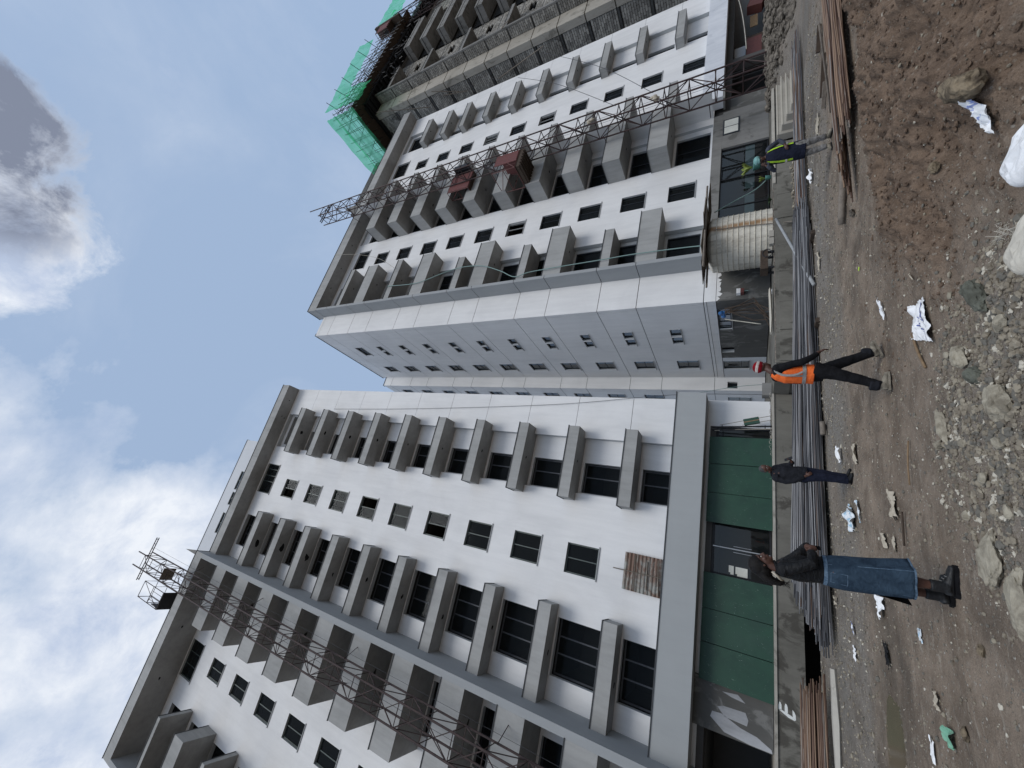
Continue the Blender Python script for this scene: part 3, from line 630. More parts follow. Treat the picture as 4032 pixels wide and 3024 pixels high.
# mid bay
for k in range(10):
    z = 7.56 + 2.98 * k
    o = hood(B, 24.84, 28.68, 17.66, WB - 0.002, z - 1.2, z); q = MB(); q.box(24.92, 28.03, WB, WB + 0.19, z - 1.19, z - 0.01); q.build('sunshade_root', 'grey_paint', o)
    holes_mark(o, 26.9, 18.6, z - 1.204, 0.10)
    z2 = 6.64 + 2.98 * k
    hood(B, 28.85, 31.15, 17.66, WB - 0.002, z2 - 0.5, z2)
mb = MB(); mb.box(28.682, 28.80, 17.66, WB - 0.002, 3.98, 37.5); mb.build('fin', ['white_paint'], B)
mw = [(25.2, 27.6, 4.1 + 3.0 * k, 6.2 + 3.0 * k) for k in range(11)]
P2 = Pl('F', WB + 0.2); mb = MB(); holed(mb, P2, 24.85, 28.1, 3.9, 37.3, mw, 0.2, 0, 1); mb.build('recess_wall', ['white_paint', 'reveal'], B)
for q in mw: window(B, P2, *q, (0.5,), True, 0.15, 0.08, False, mat='frame_dark')
for q in fb: window(B, FB, *q, (0.5,), True, 0.2, 0.08, False, mat='frame_dark')
for i, q in enumerate(s1): window(B, FB, *q, (0.55,), True, 0.12, 0.065, True, glass=(i != 4), mat='frame_dark' if i != 4 else 'sill_grey')
for i, q in enumerate(s2): window(B, FB, *q, (0.5,) if i < 5 else (0.35, 0.65), True, 0.12, 0.065, True, glass=(i not in (4, 6, 9)), mat='frame_dark' if i not in (4, 6) else 'sill_grey')
for q in topB: window(B, FB, *q, (0.5,), True, 0.15, 0.065, True, mat='frame_dark')
# right bay
for k in range(10):
    z = 6.96 + 3.03 * k - (0.06 * k if k > 7 else 0)
    z = min(z, 34.3)
    o = hood(B, 38.25, 42.0, 18.62, WB - 0.002, z - 0.58, z); q = MB(); q.box(38.62, 41.78, WB, WB + 0.28, z - 0.57, z - 0.01); q.build('sunshade_root', 'grey_paint', o)
    holes_mark(o, 40.3, 19.0, z - 0.584, 0.08)
rw = [(38.7, 39.75, 4.2 + 3.03 * k, 6.3 + 3.03 * k) for k in range(10)] + [(38.7, 41.5, 34.6, 36.8)]
P3 = Pl('F', WB + 0.29); mb = MB(); holed(mb, P3, 38.5, 41.9, 3.9, 37.3, rw, 0.2, 0, 1); mb.build('recess_wall', ['white_paint', 'reveal'], B)
for q in rw: window(B, P3, *q, (0.5,), True, 0.2, 0.07, False, mat='frame_dark')
zr = [3.96] + [3.9 + 3.02 * k for k in range(1, 11)] + [37.9]
for i in range(len(zr) - 1): box('wall_panel', 'white_paint', B, 41.862, 44.93 - 0.05 * (i < 2), WB, WB + 0.25, zr[i] + 0.012, zr[i + 1] - 0.012)
box('panel_joint', 'groove', B, 41.9, 44.8, WB + 0.03, WB + 0.1, 4.0, 37.8)
box('end_wall', 'white_paint', B, 44.68, 44.90, WB + 0.26, 31, 0.9, 37.3)
# roof edge
o = box('parapet', 'grey_paint', B, 16.06, 44.95, 18.25, WB + 0.3, 37.56, 38.72); box('coping', 'coping', o, 16.02, 44.98, 18.21, WB + 0.31, 38.722, 38.76)
box('parapet', 'white_paint', B, 13.93, 16.055, WB, WB + 0.22, 37.36, 37.7)
o = box('parapet', 'white_paint', B, 13.93, 14.15, WB + 0.23, 28.6, 37.36, 37.62); box('coping', 'coping', o, 13.9, 14.18, WB - 0.03, 28.65, 37.702, 37.735)
for (x, y) in ((19.0, 18.7), (21.5, 18.8), (24.5, 18.8), (42, 18.8)): holes_mark(o, x, y, 37.553, 0.06)
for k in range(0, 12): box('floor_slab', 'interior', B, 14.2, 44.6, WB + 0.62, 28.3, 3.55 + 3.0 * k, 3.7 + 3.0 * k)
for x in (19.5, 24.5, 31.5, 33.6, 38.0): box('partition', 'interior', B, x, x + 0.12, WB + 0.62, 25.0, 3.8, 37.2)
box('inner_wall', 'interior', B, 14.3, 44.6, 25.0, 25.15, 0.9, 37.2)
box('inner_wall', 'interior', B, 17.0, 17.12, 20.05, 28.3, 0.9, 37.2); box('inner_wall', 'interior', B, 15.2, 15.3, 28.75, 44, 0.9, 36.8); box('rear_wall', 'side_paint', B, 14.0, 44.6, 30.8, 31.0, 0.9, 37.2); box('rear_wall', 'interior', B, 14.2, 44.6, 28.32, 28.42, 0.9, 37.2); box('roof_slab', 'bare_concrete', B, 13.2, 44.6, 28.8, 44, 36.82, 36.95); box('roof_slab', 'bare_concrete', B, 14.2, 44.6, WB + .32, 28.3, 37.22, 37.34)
# rooftop tower
o = MB(); T25 = Pl('F', 25.0); th_ = [(41.4, 42.8, 49.9, 51.8), (39.8, 40.9, 49.4, 50.9)]
holed(o, T25, 39.3, 50.5, 37.6, 53.6, th_, 0.3); o.build('roof_tower', ['tower_concrete'], B); box('roof_tower_core', 'hole_black', B, 39.5, 50.3, 25.6, 31, 37.6, 53.3); box('roof_tower_end', 'tower_concrete', B, 39.3, 39.55, 25.3, 31, 37.6, 53.5)
mb = MB(); mb.poly([(30.2, 18.35, 41.5), (28.6, 18.3, 38.77), (30.4, 18.3, 38.77)]); mb.poly([(30.2, 18.35, 41.5), (28.6, 18.3, 38.77), (29.5, 19.4, 38.77)]); mb.poly([(30.2, 18.35, 41.5), (30.4, 18.3, 38.77), (29.5, 19.4, 38.77)]); mb.build('roof_gusset', 'bare_concrete', B)
# ground storey of B
box('render_panel', 'dark_render', B, 13.935, 16.6, 19.42, 19.64, 0.9, 3.285)
mb = MB()
for i in range(9): 
    x = 13.94 + i * 0.3; mb.poly([(x, 19.415, 3.3), (x + 0.3, 19.415, 3.3), (x + 0.3, 19.415, 3.3 - random.uniform(.0, .22)), (x + 0.15, 19.415, 3.3 - random.uniform(.05, .3)), (x, 19.415, 3.3 - random.uniform(.0, .2))])
mb.build('paint_edge', 'white_paint', B)
gs = [(20.2, 22.2, 2.65, 3.3), (24.4, 24.9, 2.6, 3.2)]
mb = MB(); holed(mb, SB, 19.645, 25.6, 0.9, 3.285, [(20.2, 22.2, 2.64, 3.284), (24.3, 24.9, 2.6, 3.284)], 0.22, 0, 1); mb.build('side_wall', ['dark_render', 'reveal'], B)
mb = MB(); holed(mb, SB, 25.605, 28.44, 0.9, 3.285, [(26.05, 27.2, 1.8, 3.27)], 0.22, 0, 1); mb.build('side_wall', ['side_paint', 'reveal'], B)
window(B, SB, 20.2, 22.2, 2.64, 3.28, (0.33, 0.66), True, 0.08, 0.05, True, mat='frame_dark', glass=False)
window(B, SB, 26.05, 27.2, 1.8, 3.27, (0.3,), False, 0.08, 0.05, True, mat='frame_dark')
mb = MB(); mb.box(14.2, 14.24, 20.2, 22.2, 2.66, 3.28); mb.build('sheet_behind', 'white_wash', B)
# raw concrete surround of the shop front, ledge beam, pier and dark openings
box('lintel', 'bare_concrete', B, 16.605, 28.7, WB - 0.02, WB + 0.25, 3.42, 3.955)
box('pier', 'bare_concrete', B, 25.45, 28.9, WB - 0.015, WB + 0.25, 0.9, 3.415)
box('pier', 'bare_concrete', B, 16.605, 19.5, WB - 0.015, WB + 0.25, 0.9, 3.415)
mb = MB(); mb.box(26.62, 28.06, WB - 0.05, WB - 0.018, 2.45, 3.38); o = mb.build('window', 'frame_dark', B); mb = MB(); mb.box(26.72, 27.3, WB - 0.06, WB - 0.051, 2.53, 3.3); mb.box(27.36, 27.96, WB - 0.06, WB - 0.051, 2.53, 3.3); mb.build('pane', 'paper', o)
ss = store(B, WB + 0.1, 19.5, 25.44, 0.92, 3.41, [19.55, 20.55, 22.8, 25.4])
# counter seen through the shop glass; pale strips carry its reflection as colour
mb = MB(); mb.box(19.6, 21.25, 19.56, 19.58, 1.62, 2.1); mb.box(21.75, 25.35, 19.56, 19.58, 1.62, 2.1); mb.build('reflection_band', 'reflection_teal', B)
mb = MB(); mb.box(21.6, 24.6, 20.2, 20.3, 0.92, 1.62); mb.build('red_counter', 'red_panel', B)
box('white_band', 'white_wash', B, 29.4, 44.9, 18.6, WB - 0.003, 3.42, 4.66)
box('band_underside', 'bare_concrete', B, 29.2, 30.4, 18.62, WB - 0.003, 3.3, 3.415)
mb = MB(); mb.box(28.9, 44.8, WB + 0.3, WB + 0.6, 3.0, 3.9); mb.build('beam', 'interior', B)
box('pier', 'interior', B, 33.9, 34.5, WB + 0.1, WB + 0.6, 0.9, 3.0); box('inner_pier', 'side_paint', B, 37.2, 38.4, 21.0, 21.3, 0.9, 3.0)
box('side_panel', 'dark_render', B, 28.9, 30.3, WB + 0.02, WB + 0.2, 0.9, 3.0)
box('shop_ceiling', 'interior', B, 14.2, 44.6, WB + 0.61, 25.0, 3.44, 3.5)

# ------------------------------------------------------------------ block C: unfinished brick block, same kind, further right
C0 = thing('unfinished_block', 'unfinished grey brick tower behind the right block, scaffold and green netting on its roof', 'building', (0, 0, 0), ROTB)
XC, YC = 48.9, 18.5
zl = [16.1 + 3.0 * k for k in range(-5, 11)]       # slab levels up to 46.1
bricks = []                                          # (plane, a0, z0, d)
def brick_panel(pl, a0, a1, z0, z1, skip=None, d=0.0):
    rows = int((z1 - z0) / 0.235); n = 0
    for j in range(rows):
        a = a0 - (0.26 if j % 2 else 0.0)
        while a < a1 - 0.08:
            l, r = max(a, a0), min(a + 0.52, a1)
            if r - l > 0.08 and not (skip and skip[0] < (l + r) / 2 < skip[1] and skip[2] < z0 + (j + .5) * 0.235 < skip[3]):
                bricks.append((pl, l + 0.022, r - 0.022, z0 + j * 0.235 + 0.02, z0 + (j + 1) * 0.235 - 0.02, d + random.uniform(-0.012, 0.012)))
            a += 0.52
SC = Pl('S', XC); FC = Pl('F', YC); SF = Pl('S', 51.1)
for i in range(len(zl) - 1):
    a, b = zl[i], zl[i + 1]
    brick_panel(SC, YC + 0.75, 21.2, a + 0.06, b - 0.2); brick_panel(SC, 21.2, 24.3, a + 0.06, b - 0.2, (21.4, 23.6, a + 1.1 if i < 13 else a + 0.3, b - 0.35))
    brick_panel(SC, 24.6, 27.5, a + 0.06, b - 0.2)
    brick_panel(SF, 17.42, YC - 0.02, a + 0.06, b - 0.12)
    brick_panel(FC, 51.5, 58.7, a + 0.06, b - 0.12, (55.8, 57.4, a + 1.0, a + 2.0))
    brick_panel(FC, 66.2, 76.0, a + 0.06, b - 0.12, (70, 71.6, a + 1.0, a + 2.1))
    box('slab_edge', 'tower_concrete', C0, XC + 0.10, XC + 4, YC + 0.72, 27.6, b - 0.19, b + 0.05)
    box('slab_edge', 'bare_concrete', C0, 51.14, 80, 18.53, 18.9, b - 0.11, b + 0.055)
    box('slab_edge', 'tower_concrete', C0, 51.19, 51.4, 17.4, YC, b - 0.11, b + 0.055)
    # front column faces, one pour per storey
    box('column', 'pale_concrete', C0, XC - 0.06, 51.085, YC - 0.02, YC + 0.70, a + 0.05, b - 0.06)
    box('column', 'bare_concrete', C0, 51.11, 51.45, 17.25, 17.41, a + 0.02, b - 0.02)
    box('column', 'bare_concrete', C0, XC + 0.012, XC + 0.4, 24.3, 24.6, a + 0.04, b - 0.19)
box('backing', 'interior', C0, XC + 0.25, XC + 0.4, 19.2, 21.35, 1, 46); box('backing', 'interior', C0, XC + 0.25, XC + 0.4, 23.6, 27.5, 1, 46); box('backing', 'interior', C0, 51.4, 55.8, YC + 0.25, YC + 0.4, 1, 46); box('backing', 'interior', C0, 57.4, 80, YC + 0.25, YC + 0.4, 1, 46)
box('backing', 'interior', C0, 51.25, 51.35, 17.43, 18.45, 1, 46); box('inner_wall', 'hole_black', C0, 50, 80, 23.0, 23.2, 1, 46); 
for zt in (19.0, 25.1, 31.25, 37.35, 43.4): hood(C0, 51.452, 55.9, 17.25, YC - 0.03, zt, zt + 0.42, mat='bare_concrete')
for k in range(12):
    z = 10.2 + 3.03 * k
    o = hood(C0, 58.8, 66.0, 16.6, YC - 0.03, z - 1.15, z, mat='bare_concrete', cop=False); 
    q = MB(); q.box(58.78, 66.0, 16.58, 16.7, z - 0.42, z - 0.36); q.box(58.77, 58.9, 16.6, YC - .05, z - 0.42, z - 0.36); q.build('pour_joint', 'hole_black', o)
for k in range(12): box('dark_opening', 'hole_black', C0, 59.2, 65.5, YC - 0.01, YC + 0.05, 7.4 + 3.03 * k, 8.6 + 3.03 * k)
# roof edge shuttering, still dark timber
mb = MB(); mb.box(48.6, 80, 16.8, 28.0, 46.15, 46.3); mb.box(48.6, 80, 16.7, 16.8, 45.9, 46.7); mb.box(48.6, 48.7, 16.81, 28, 45.9, 46.6)
for k in range(34): x = 48 + k * 0.95; mb.box(x, x + 0.1, 16.85, 18.4, 45.95, 46.14)
for k in range(12): y = 17.4 + k * 0.9; mb.box(48.71, 49.2, y, y + 0.1, 45.95, 46.19)
mb.build('formwork', 'black_steel', C0)
mb = MB()
for i in range(110):
    p = Vector((random.uniform(52, 76), random.uniform(16.0, 17.1), random.uniform(42.5, 46.2))); mb.tube([p, p + Vector((random.choice((random.uniform(-1.6, 1.6), 0)), random.uniform(-.2, .2), random.uniform(-.3, 1.4)))], random.uniform(.03, .06), 4)
mb.build('loose_poles', 'black_steel', C0)['kind'] = 'stuff'
# bricks: the 300 nearest that can be seen are parts, the rest one joined part
def vis(q):
    pl, l, r, u, v, d = q; c = Vector(TB(*pl.P((l + r) / 2, 0, (u + v) / 2))) ; e = c - EYE; uv = RA @ e
    X = 1512 + 1583.5 * uv[0] / uv[2]; V = 2016 + 1583.5 * uv[1] / uv[2]
    if not (0 < X < 3024 and 0 < V < 4032): return None
    # hidden behind block B
    cb = Vector(pl.P((l + r) / 2, 0, (u + v) / 2)); t = 19.0 / cb.y; zz = EYE.z + (cb.z - EYE.z) * t; xx = cb.x * t
    if xx < 45.0 and zz < 38.5: return None
    if pl.k == 'F' and cb.y > 19: return None
    return e.length
cand = sorted(((vis(q), i) for i, q in enumerate(bricks) if vis(q)), key=lambda t: t[0]); near = {i for _, i in cand[:300]}; rest = MB(); bm_cache = {}
for i, q in enumerate(bricks):
    pl, l, r, u, v, d = q
    if i in near:
        key = (pl.k, round(r - l, 2))
        if key not in bm_cache:
            w = round(r - l, 2); m_ = MB(); Pl(pl.k, 0).box(m_, 0, w, 0, 0.18, 0, 0.195); bm_cache[key] = m_.mesh('brick', 'block_brick')
        link('brick', bm_cache[key], C0, pl.P(l, d, u), (0, 0, 0))
    else: pl.box(rest, l, r, d, d + 0.18, u, v)
rest.build('brickwork', 'block_brick', C0)['kind'] = 'stuff'
#PART3
# ------------------------------------------------------------------ ground
_G = rng.random((512, 512))
def vnoise(x, y):
    xi = np.floor(x).astype(int); yi = np.floor(y).astype(int); fx = x - xi; fy = y - yi
    fx = fx * fx * (3 - 2 * fx); fy = fy * fy * (3 - 2 * fy)
    a = _G[xi % 512, yi % 512]; b = _G[(xi + 1) % 512, yi % 512]; c = _G[xi % 512, (yi + 1) % 512]; d = _G[(xi + 1) % 512, (yi + 1) % 512]
    return (a * (1 - fx) + b * fx) * (1 - fy) + (c * (1 - fx) + d * fx) * fy
def fbm(x, y, f, o=4, g=0.5):
    s = 0; amp = 1; tot = 0
    for i in range(o): s = s + amp * vnoise(x * f + 31.7 * i + 100, y * f + 17.3 * i + 100); tot += amp; amp *= g; f *= 2.03
    return s / tot
def sst(x, a, b): t = np.clip((x - a) / (b - a), 0, 1); return t * t * (3 - 2 * t)
def gau(x, y, cx, cy, sx, sy, rot=0.0):
    c, s = math.cos(rot), math.sin(rot); u = (x - cx) * c + (y - cy) * s; v = -(x - cx) * s + (y - cy) * c
    return np.exp(-(u / sx) ** 2 - (v / sy) ** 2)
PUD = [(-0.75, 8.35), (-1.05, 8.75), (-2.4, 9.3), (-3.6, 9.6), (-3.4, 8.0), (-1.7, 7.55), (-1.05, 7.75)]
def mound(x, y):
    m = 0.46 * gau(x, y, 7.6, 3.3, 3.0, 1.5, 0.2) + 0.24 * gau(x, y, 5.6, 4.6, 1.7, 1.35, 0.3) + 0.07 * gau(x, y, 4.0, 4.6, 1.1, 1.0) + 0.12 * gau(x, y, 9.5, 5.2, 2.5, .8, .15)
    return m
def soilmask(x, y): return sst(mound(x, y) + 0.16 * (fbm(x, y, 1.3) - 0.5), 0.01, 0.17)
def gravelmask(x, y): return np.clip((gau(x, y, 1.45, 4.25, 1.0, 0.9, 0.3) * 1.3 + gau(x, y, 1.9, 3.5, 0.8, 0.5)) * (0.45 + 1.1 * fbm(x, y, 1.6, 3)), 0, 1)
def hgt(x, y):
    x = np.asarray(x, float); y = np.asarray(y, float)
    s = soilmask(x, y); m = mound(x, y)
    z = m + s * (0.34 * (fbm(x, y, 1.2, 3) - 0.5) + 0.30 * (fbm(x, y, 3.2, 3) - 0.5) + 0.17 * (fbm(x, y, 10, 5) - 0.5))
    z = z - s * 0.26 * gau(x, y, 7.3, 4.3, 0.9, 0.35, 0.9) - s * 0.14 * gau(x, y, 5.6, 5.3, 0.6, 0.22, -0.6)
    g = gravelmask(x, y); z = z + g * (0.06 + 0.09 * (fbm(x, y, 3.2, 4) - 0.35) + 0.05 * (fbm(x, y, 14, 3) - 0.5))
    flat_ = (1 - s) * (1 - 0.5 * g)
    z = z + flat_ * (0.05 * (fbm(x, y, 0.45, 3) - 0.5) + 0.028 * (fbm(x, y, 2.3, 4) - 0.5) + 0.016 * (fbm(x, y, 12, 3) - 0.5))
    rut = np.sin((y - 0.18 * x) * 4.6 + 2.0 * fbm(x, y, 0.5, 2)); z = z + flat_ * 0.012 * rut * sst(y, 4.5, 6) * (1 - sst(y, 9.2, 10))
    # pit in front of the left plinth, ground sloping up to the ledge further right
    xb = x * math.cos(ROTB) + y * math.sin(ROTB); yb = -x * math.sin(ROTB) + y * math.cos(ROTB)
    z = z - 2.2 * sst(y, 15.4, 16.1) * (1 - sst(x, 6.6, 7.6)) * (1 - sst(y, 60, 62)) * sst(x, -40, -38)
    z = z + 0.14 * sst(yb, 13.6, 15.4) * sst(x, 7.4, 8.6) * (1 - sst(xb, 19.5, 20.4))
    rub = sst(xb, 24.0, 25.0); z = z + rub * (0.92 * sst(yb, 13.4, 16.2) + 0.35 * sst(yb, 13.2, 14.5) * (fbm(x, y, 0.9, 4) - 0.42)) * (1 - sst(yb, 60, 62))
    # puddle hollow
    pd = gau(x, y, -2.2, 8.5, 1.7, 0.62, -0.12); z = z - 0.05 * sst(pd, 0.2, 0.7)
    return z
rad = np.concatenate([[0.25, 0.8, 1.4, 1.9], np.geomspace(2.2, 26, 600), np.geomspace(27, 1500, 40)])
a_d = np.linspace(R(-32), R(80), 760); a_c = np.linspace(R(80), R(328), 60)[1:-1]; ang = np.concatenate([a_d, a_c])
RR, AA = np.meshgrid(rad, ang, indexing='ij'); GX = RR * np.sin(AA); GY = RR * np.cos(AA); GZ = hgt(GX, GY)
nr_, na_ = GX.shape
ii, jj = np.meshgrid(np.arange(nr_ - 1), np.arange(na_), indexing='ij'); j2 = (jj + 1) % na_
F4 = np.stack([ii * na_ + jj, ii * na_ + j2, (ii + 1) * na_ + j2, (ii + 1) * na_ + jj], -1).reshape(-1, 4)
def npmesh(name, V, F, mats, smooth=True):
    me = bpy.data.meshes.new(name); n = F.shape[1]; me.vertices.add(len(V)); me.vertices.foreach_set('co', np.asarray(V, np.float32).ravel())
    me.loops.add(F.size); me.loops.foreach_set('vertex_index', F.astype(np.int32).ravel()); me.polygons.add(len(F))
    me.polygons.foreach_set('loop_start', np.arange(0, F.size, n, dtype=np.int32)); me.polygons.foreach_set('loop_total', np.full(len(F), n, np.int32))
    me.polygons.foreach_set('use_smooth', np.full(len(F), smooth)); me.update(calc_edges=True); me.validate()
    for q in mats: me.materials.append(MAT(q))
    return me
V = np.stack([GX, GY, GZ], -1).reshape(-1, 3)
me = npmesh('ground', V, F4[:, ::-1], ['earth'])
xf, yf = V[:, 0], V[:, 1]
sm_ = soilmask(xf, yf)
gr_ = sst(yf + 0.25 * xf * 0 + 1.2 * (fbm(xf, yf, 0.6, 4) - 0.5), 8.9, 10.3) * (1 - 0.0 * xf) * (1 - sm_)
gr_ = np.clip(gr_ * (0.55 + 0.9 * (fbm(xf, yf, 1.1, 3) - 0.3)) + 0.55 * gravelmask(xf, yf), 0, 1)
wt_ = np.clip(sst(gau(xf, yf, -2.0, 8.5, 2.6, 1.1, -0.12), 0.25, 0.8) + sst(fbm(xf, yf, 0.5, 3), 0.52, 0.68) * 0.6 * sst(yf, 5.5, 7), 0, 1) * (1 - sm_)
for nm, arr in (('soil', sm_), ('grey', gr_), ('wet', wt_)):
    at = me.attributes.new(nm, 'FLOAT', 'POINT'); at.data.foreach_set('value', arr.astype(np.float32))
gobj = link('ground', me); gobj['kind'] = 'structure'
def gz(x, y): return float(hgt(np.array([x]), np.array([y]))[0])
mb = MB(); mb.poly([(x, y, -0.028) for x, y in [(-0.72, 8.3), (-1.0, 8.75), (-1.8, 9.15), (-3.6, 9.75), (-5.4, 9.9), (-5.2, 7.6), (-3.2, 7.5), (-1.9, 7.5), (-1.1, 7.7)]])
o = mb.build('puddle', 'muddy_water'); o['kind'] = 'structure'

# stones: a mass of pebbles (stuff)
t_ = (1 + 5 ** 0.5) / 2
ICO = np.array([(-1, t_, 0), (1, t_, 0), (-1, -t_, 0), (1, -t_, 0), (0, -1, t_), (0, 1, t_), (0, -1, -t_), (0, 1, -t_), (t_, 0, -1), (t_, 0, 1), (-t_, 0, -1), (-t_, 0, 1)]) / 1.9
ICF = np.array([(0, 11, 5), (0, 5, 1), (0, 1, 7), (0, 7, 10), (0, 10, 11), (1, 5, 9), (5, 11, 4), (11, 10, 2), (10, 7, 6), (7, 1, 8), (3, 9, 4), (3, 4, 2), (3, 2, 6), (3, 6, 8), (3, 8, 9), (4, 9, 5), (2, 4, 11), (6, 2, 10), (8, 6, 7), (9, 8, 1)])
def scatter(name, n, smp, smin, smax, pw, mat, flatt=0.65, sink=0.3):
    P = smp(n); n = len(P); s = smin * (smax / smin) ** (rng.random(n) ** pw)
    S = s[:, None] * (0.65 + 0.7 * rng.random((n, 3))); S[:, 2] *= flatt; a = rng.random(n) * 6.28
    v = ICO[None] * (1 + 0.28 * (rng.random((n, 12, 1)) - 0.5)) * S[:, None, :]
    x = v[..., 0] * np.cos(a)[:, None] - v[..., 1] * np.sin(a)[:, None]; y = v[..., 0] * np.sin(a)[:, None] + v[..., 1] * np.cos(a)[:, None]
    z = hgt(P[:, 0], P[:, 1]) + S[:, 2] * (1 - 2 * sink) * 0.9
    V = np.stack([x + P[:, 0:1], y + P[:, 1:2], v[..., 2] + z[:, None]], -1).reshape(-1, 3)
    F = (ICF[None] + 12 * np.arange(n)[:, None, None]).reshape(-1, 3)
    o = link(name, npmesh(name, V, F, [mat], False)); o['kind'] = 'stuff'; return o
def polar(n, r0, r1, a0=-30, a1=72):
    r = np.sqrt(rng.random(n) * (r1 * r1 - r0 * r0) + r0 * r0); a = R(a0) + rng.random(n) * R(a1 - a0); return np.stack([r * np.sin(a), r * np.cos(a)], -1)
def keep(P, w): return P[rng.random(len(P)) < w]
def s_near(n): P = polar(n * 3, 3.4, 13.5); w = 0.30 + 0.5 * fbm(P[:, 0], P[:, 1], 0.9, 3) - 0.15 * soilmask(P[:, 0], P[:, 1]); w[(P[:, 1] > 15)] = 0; return keep(P, w * 0.8)[:n]
def s_pile(n): P = polar(n * 4, 3.2, 7.0, -10, 55); return keep(P, np.clip(gravelmask(P[:, 0], P[:, 1]) * 1.1 - 0.1, 0, 1))[:n]
def s_road(n): P = polar(n * 2, 9.0, 22.0); xb = P[:, 0]; w = sst(P[:, 1], 8.5, 10) * (P[:, 1] < 15.2) * 0.8; return keep(P, w)[:n]
def s_soil(n): P = polar(n * 3, 4.0, 12.0, 25, 78); return keep(P, soilmask(P[:, 0], P[:, 1]))[:n]
scatter('pebbles', 20000, s_near, 0.005, 0.026, 3.4, 'pebbles')
scatter('gravel', 21000, s_pile, 0.004, 0.034, 3.6, 'pebbles')
scatter('road_gravel', 7000, s_road, 0.010, 0.045, 1.6, 'pebbles')
scatter('soil_clods', 20000, s_soil, 0.004, 0.030, 4.6, 'clod', 0.7, 0.35)
def s_rub(n):
    xb = 24.3 + rng.random(n) * 13; yb = 13.3 + rng.random(n) * 4.2; return np.stack([xb * math.cos(ROTB) - yb * math.sin(ROTB), xb * math.sin(ROTB) + yb * math.cos(ROTB)], -1)
scatter('rubble', 2600, s_rub, 0.03, 0.30, 3.4, 'rubble', 0.7)
def s_led(n):
    xb = 8.2 + rng.random(n) * 12; yb = 15.4 + rng.random(n) * 0.6; return np.stack([xb * math.cos(ROTB) - yb * math.sin(ROTB), xb * math.sin(ROTB) + yb * math.cos(ROTB)], -1)
scatter('ledge_rubble', 420, s_led, 0.02, 0.13, 2.4, 'pebbles', 0.7)

def boulder(name, label, x, y, sx, sy, sz, mat, rz=0.0, sink=0.25, cat='rock', seed=0, group=None, zadd=0.0, lev=4):
    import bmesh
    bm = bmesh.new(); bmesh.ops.create_icosphere(bm, subdivisions=lev, radius=1.0)
    r2 = random.Random(seed)
    pl = [(Vector((r2.gauss(0, 1), r2.gauss(0, 1), r2.gauss(0, 1))).normalized(), r2.uniform(0.62, 0.95)) for _ in range(11)]
    for v in bm.verts:
        for nrm_, d in pl:
            q = v.co.dot(nrm_)
            if q > d: v.co -= nrm_ * (q - d)
        v.co *= 1 + 0.05 * math.sin(v.co.x * 9 + seed) * math.sin(v.co.y * 8) + 0.13 * mnoise.noise(v.co * 3.1 + Vector((seed, 0, 0))) + 0.07 * mnoise.noise(v.co * 8.0 + Vector((0, seed, 0)))
        v.co.x *= sx; v.co.y *= sy; v.co.z *= sz
    me = bpy.data.meshes.new(name); bm.to_mesh(me); bm.free(); me.materials.append(MAT(mat))
    o = link(name, me, None, (x, y, gz(x, y) + sz * (1 - 2 * sink) + zadd), (0, 0, rz)); tag(o, label, cat, group); return o
boulder('rock', 'big tan slab-sided rock in the lower right corner among soil', 3.80, 3.05, 0.23, 0.12, 0.12, 'stone_ochre', 0.7, 0.2, seed=3)
boulder('rock', 'pale flat rock half buried near the woman in the gravel', 0.62, 4.65, 0.24, 0.13, 0.06, 'stone_tan', -0.5, 0.3, seed=5)
boulder('rock', 'second flat grey-tan slab of rock left of the pale one by the boots', 0.35, 4.42, 0.27, 0.14, 0.05, 'stone_tan', -0.3, 0.35, seed=6)
boulder('rock', 'rounded tan stone on the gravel heap right of the walking man', 2.28, 4.55, 0.13, 0.09, 0.07, 'stone_tan', 0.6, 0.25, seed=8)
boulder('rock', 'dark greenish stone on top of the gravel heap', 2.0, 4.33, 0.09, 0.08, 0.06, 'stone_green', 0.2, 0.2, seed=9)
boulder('rock', 'large mossy brown rock at the edge of the soil and gravel heap', 2.62, 4.1, 0.22, 0.10, 0.07, 'stone_green', 0.5, 0.3, seed=10)
boulder('rock', 'long tan rock lying at the right side of the gravel track', 1.86, 5.2, 0.20, 0.07, 0.05, 'stone_tan', 0.1, 0.3, seed=11)
boulder('rock', 'small pale stone alone on the trodden ground in front of the rubble', 1.72, 5.36, 0.07, 0.05, 0.04, 'stone_tan', 0.9, 0.2, seed=12)
boulder('rock', 'broad grey stone lowest in the gravel heap at the frame edge', 1.62, 3.98, 0.17, 0.11, 0.07, 'stone_tan', 0.3, 0.3, seed=13)
boulder('rock', 'small ochre stone on bare soil left of the woman', -0.05, 5.25, 0.05, 0.035, 0.03, 'stone_ochre', 0.3, 0.2, seed=14)
boulder('rock', 'yellowish stone near the green plastic scrap', -0.75, 5.85, 0.06, 0.04, 0.03, 'stone_ochre', 0.1, 0.2, seed=15)
boulder('rock', 'tan stone in the brown soil high on the right of the ground', 3.9, 3.9, 0.06, 0.05, 0.04, 'stone_ochre', 0.1, 0.2, seed=16)
for i, (x, y, s) in enumerate(((2.9, 4.5, .035), (2.45, 4.85, .04), (1.2, 4.55, .045), (1.0, 5.1, .04), (1.35, 4.1, .055), (2.15, 3.75, .06), (0.9, 4.25, .045), (1.55, 4.75, .04))):
    boulder('rock', 'fist-sized tan stone lying loose in the gravel heap in front', x, y, s * 1.25, s, s * .7, 'stone_tan', i, 0.2, seed=20 + i, group='loose stones of the gravel heap', lev=2)
boulder('concrete_lump', 'dark lump of concrete on the grey track beside the log', 7.0, 7.75, 0.09, 0.07, 0.06, 'rubble', 0.3, 0.2, 'rubble', 31)

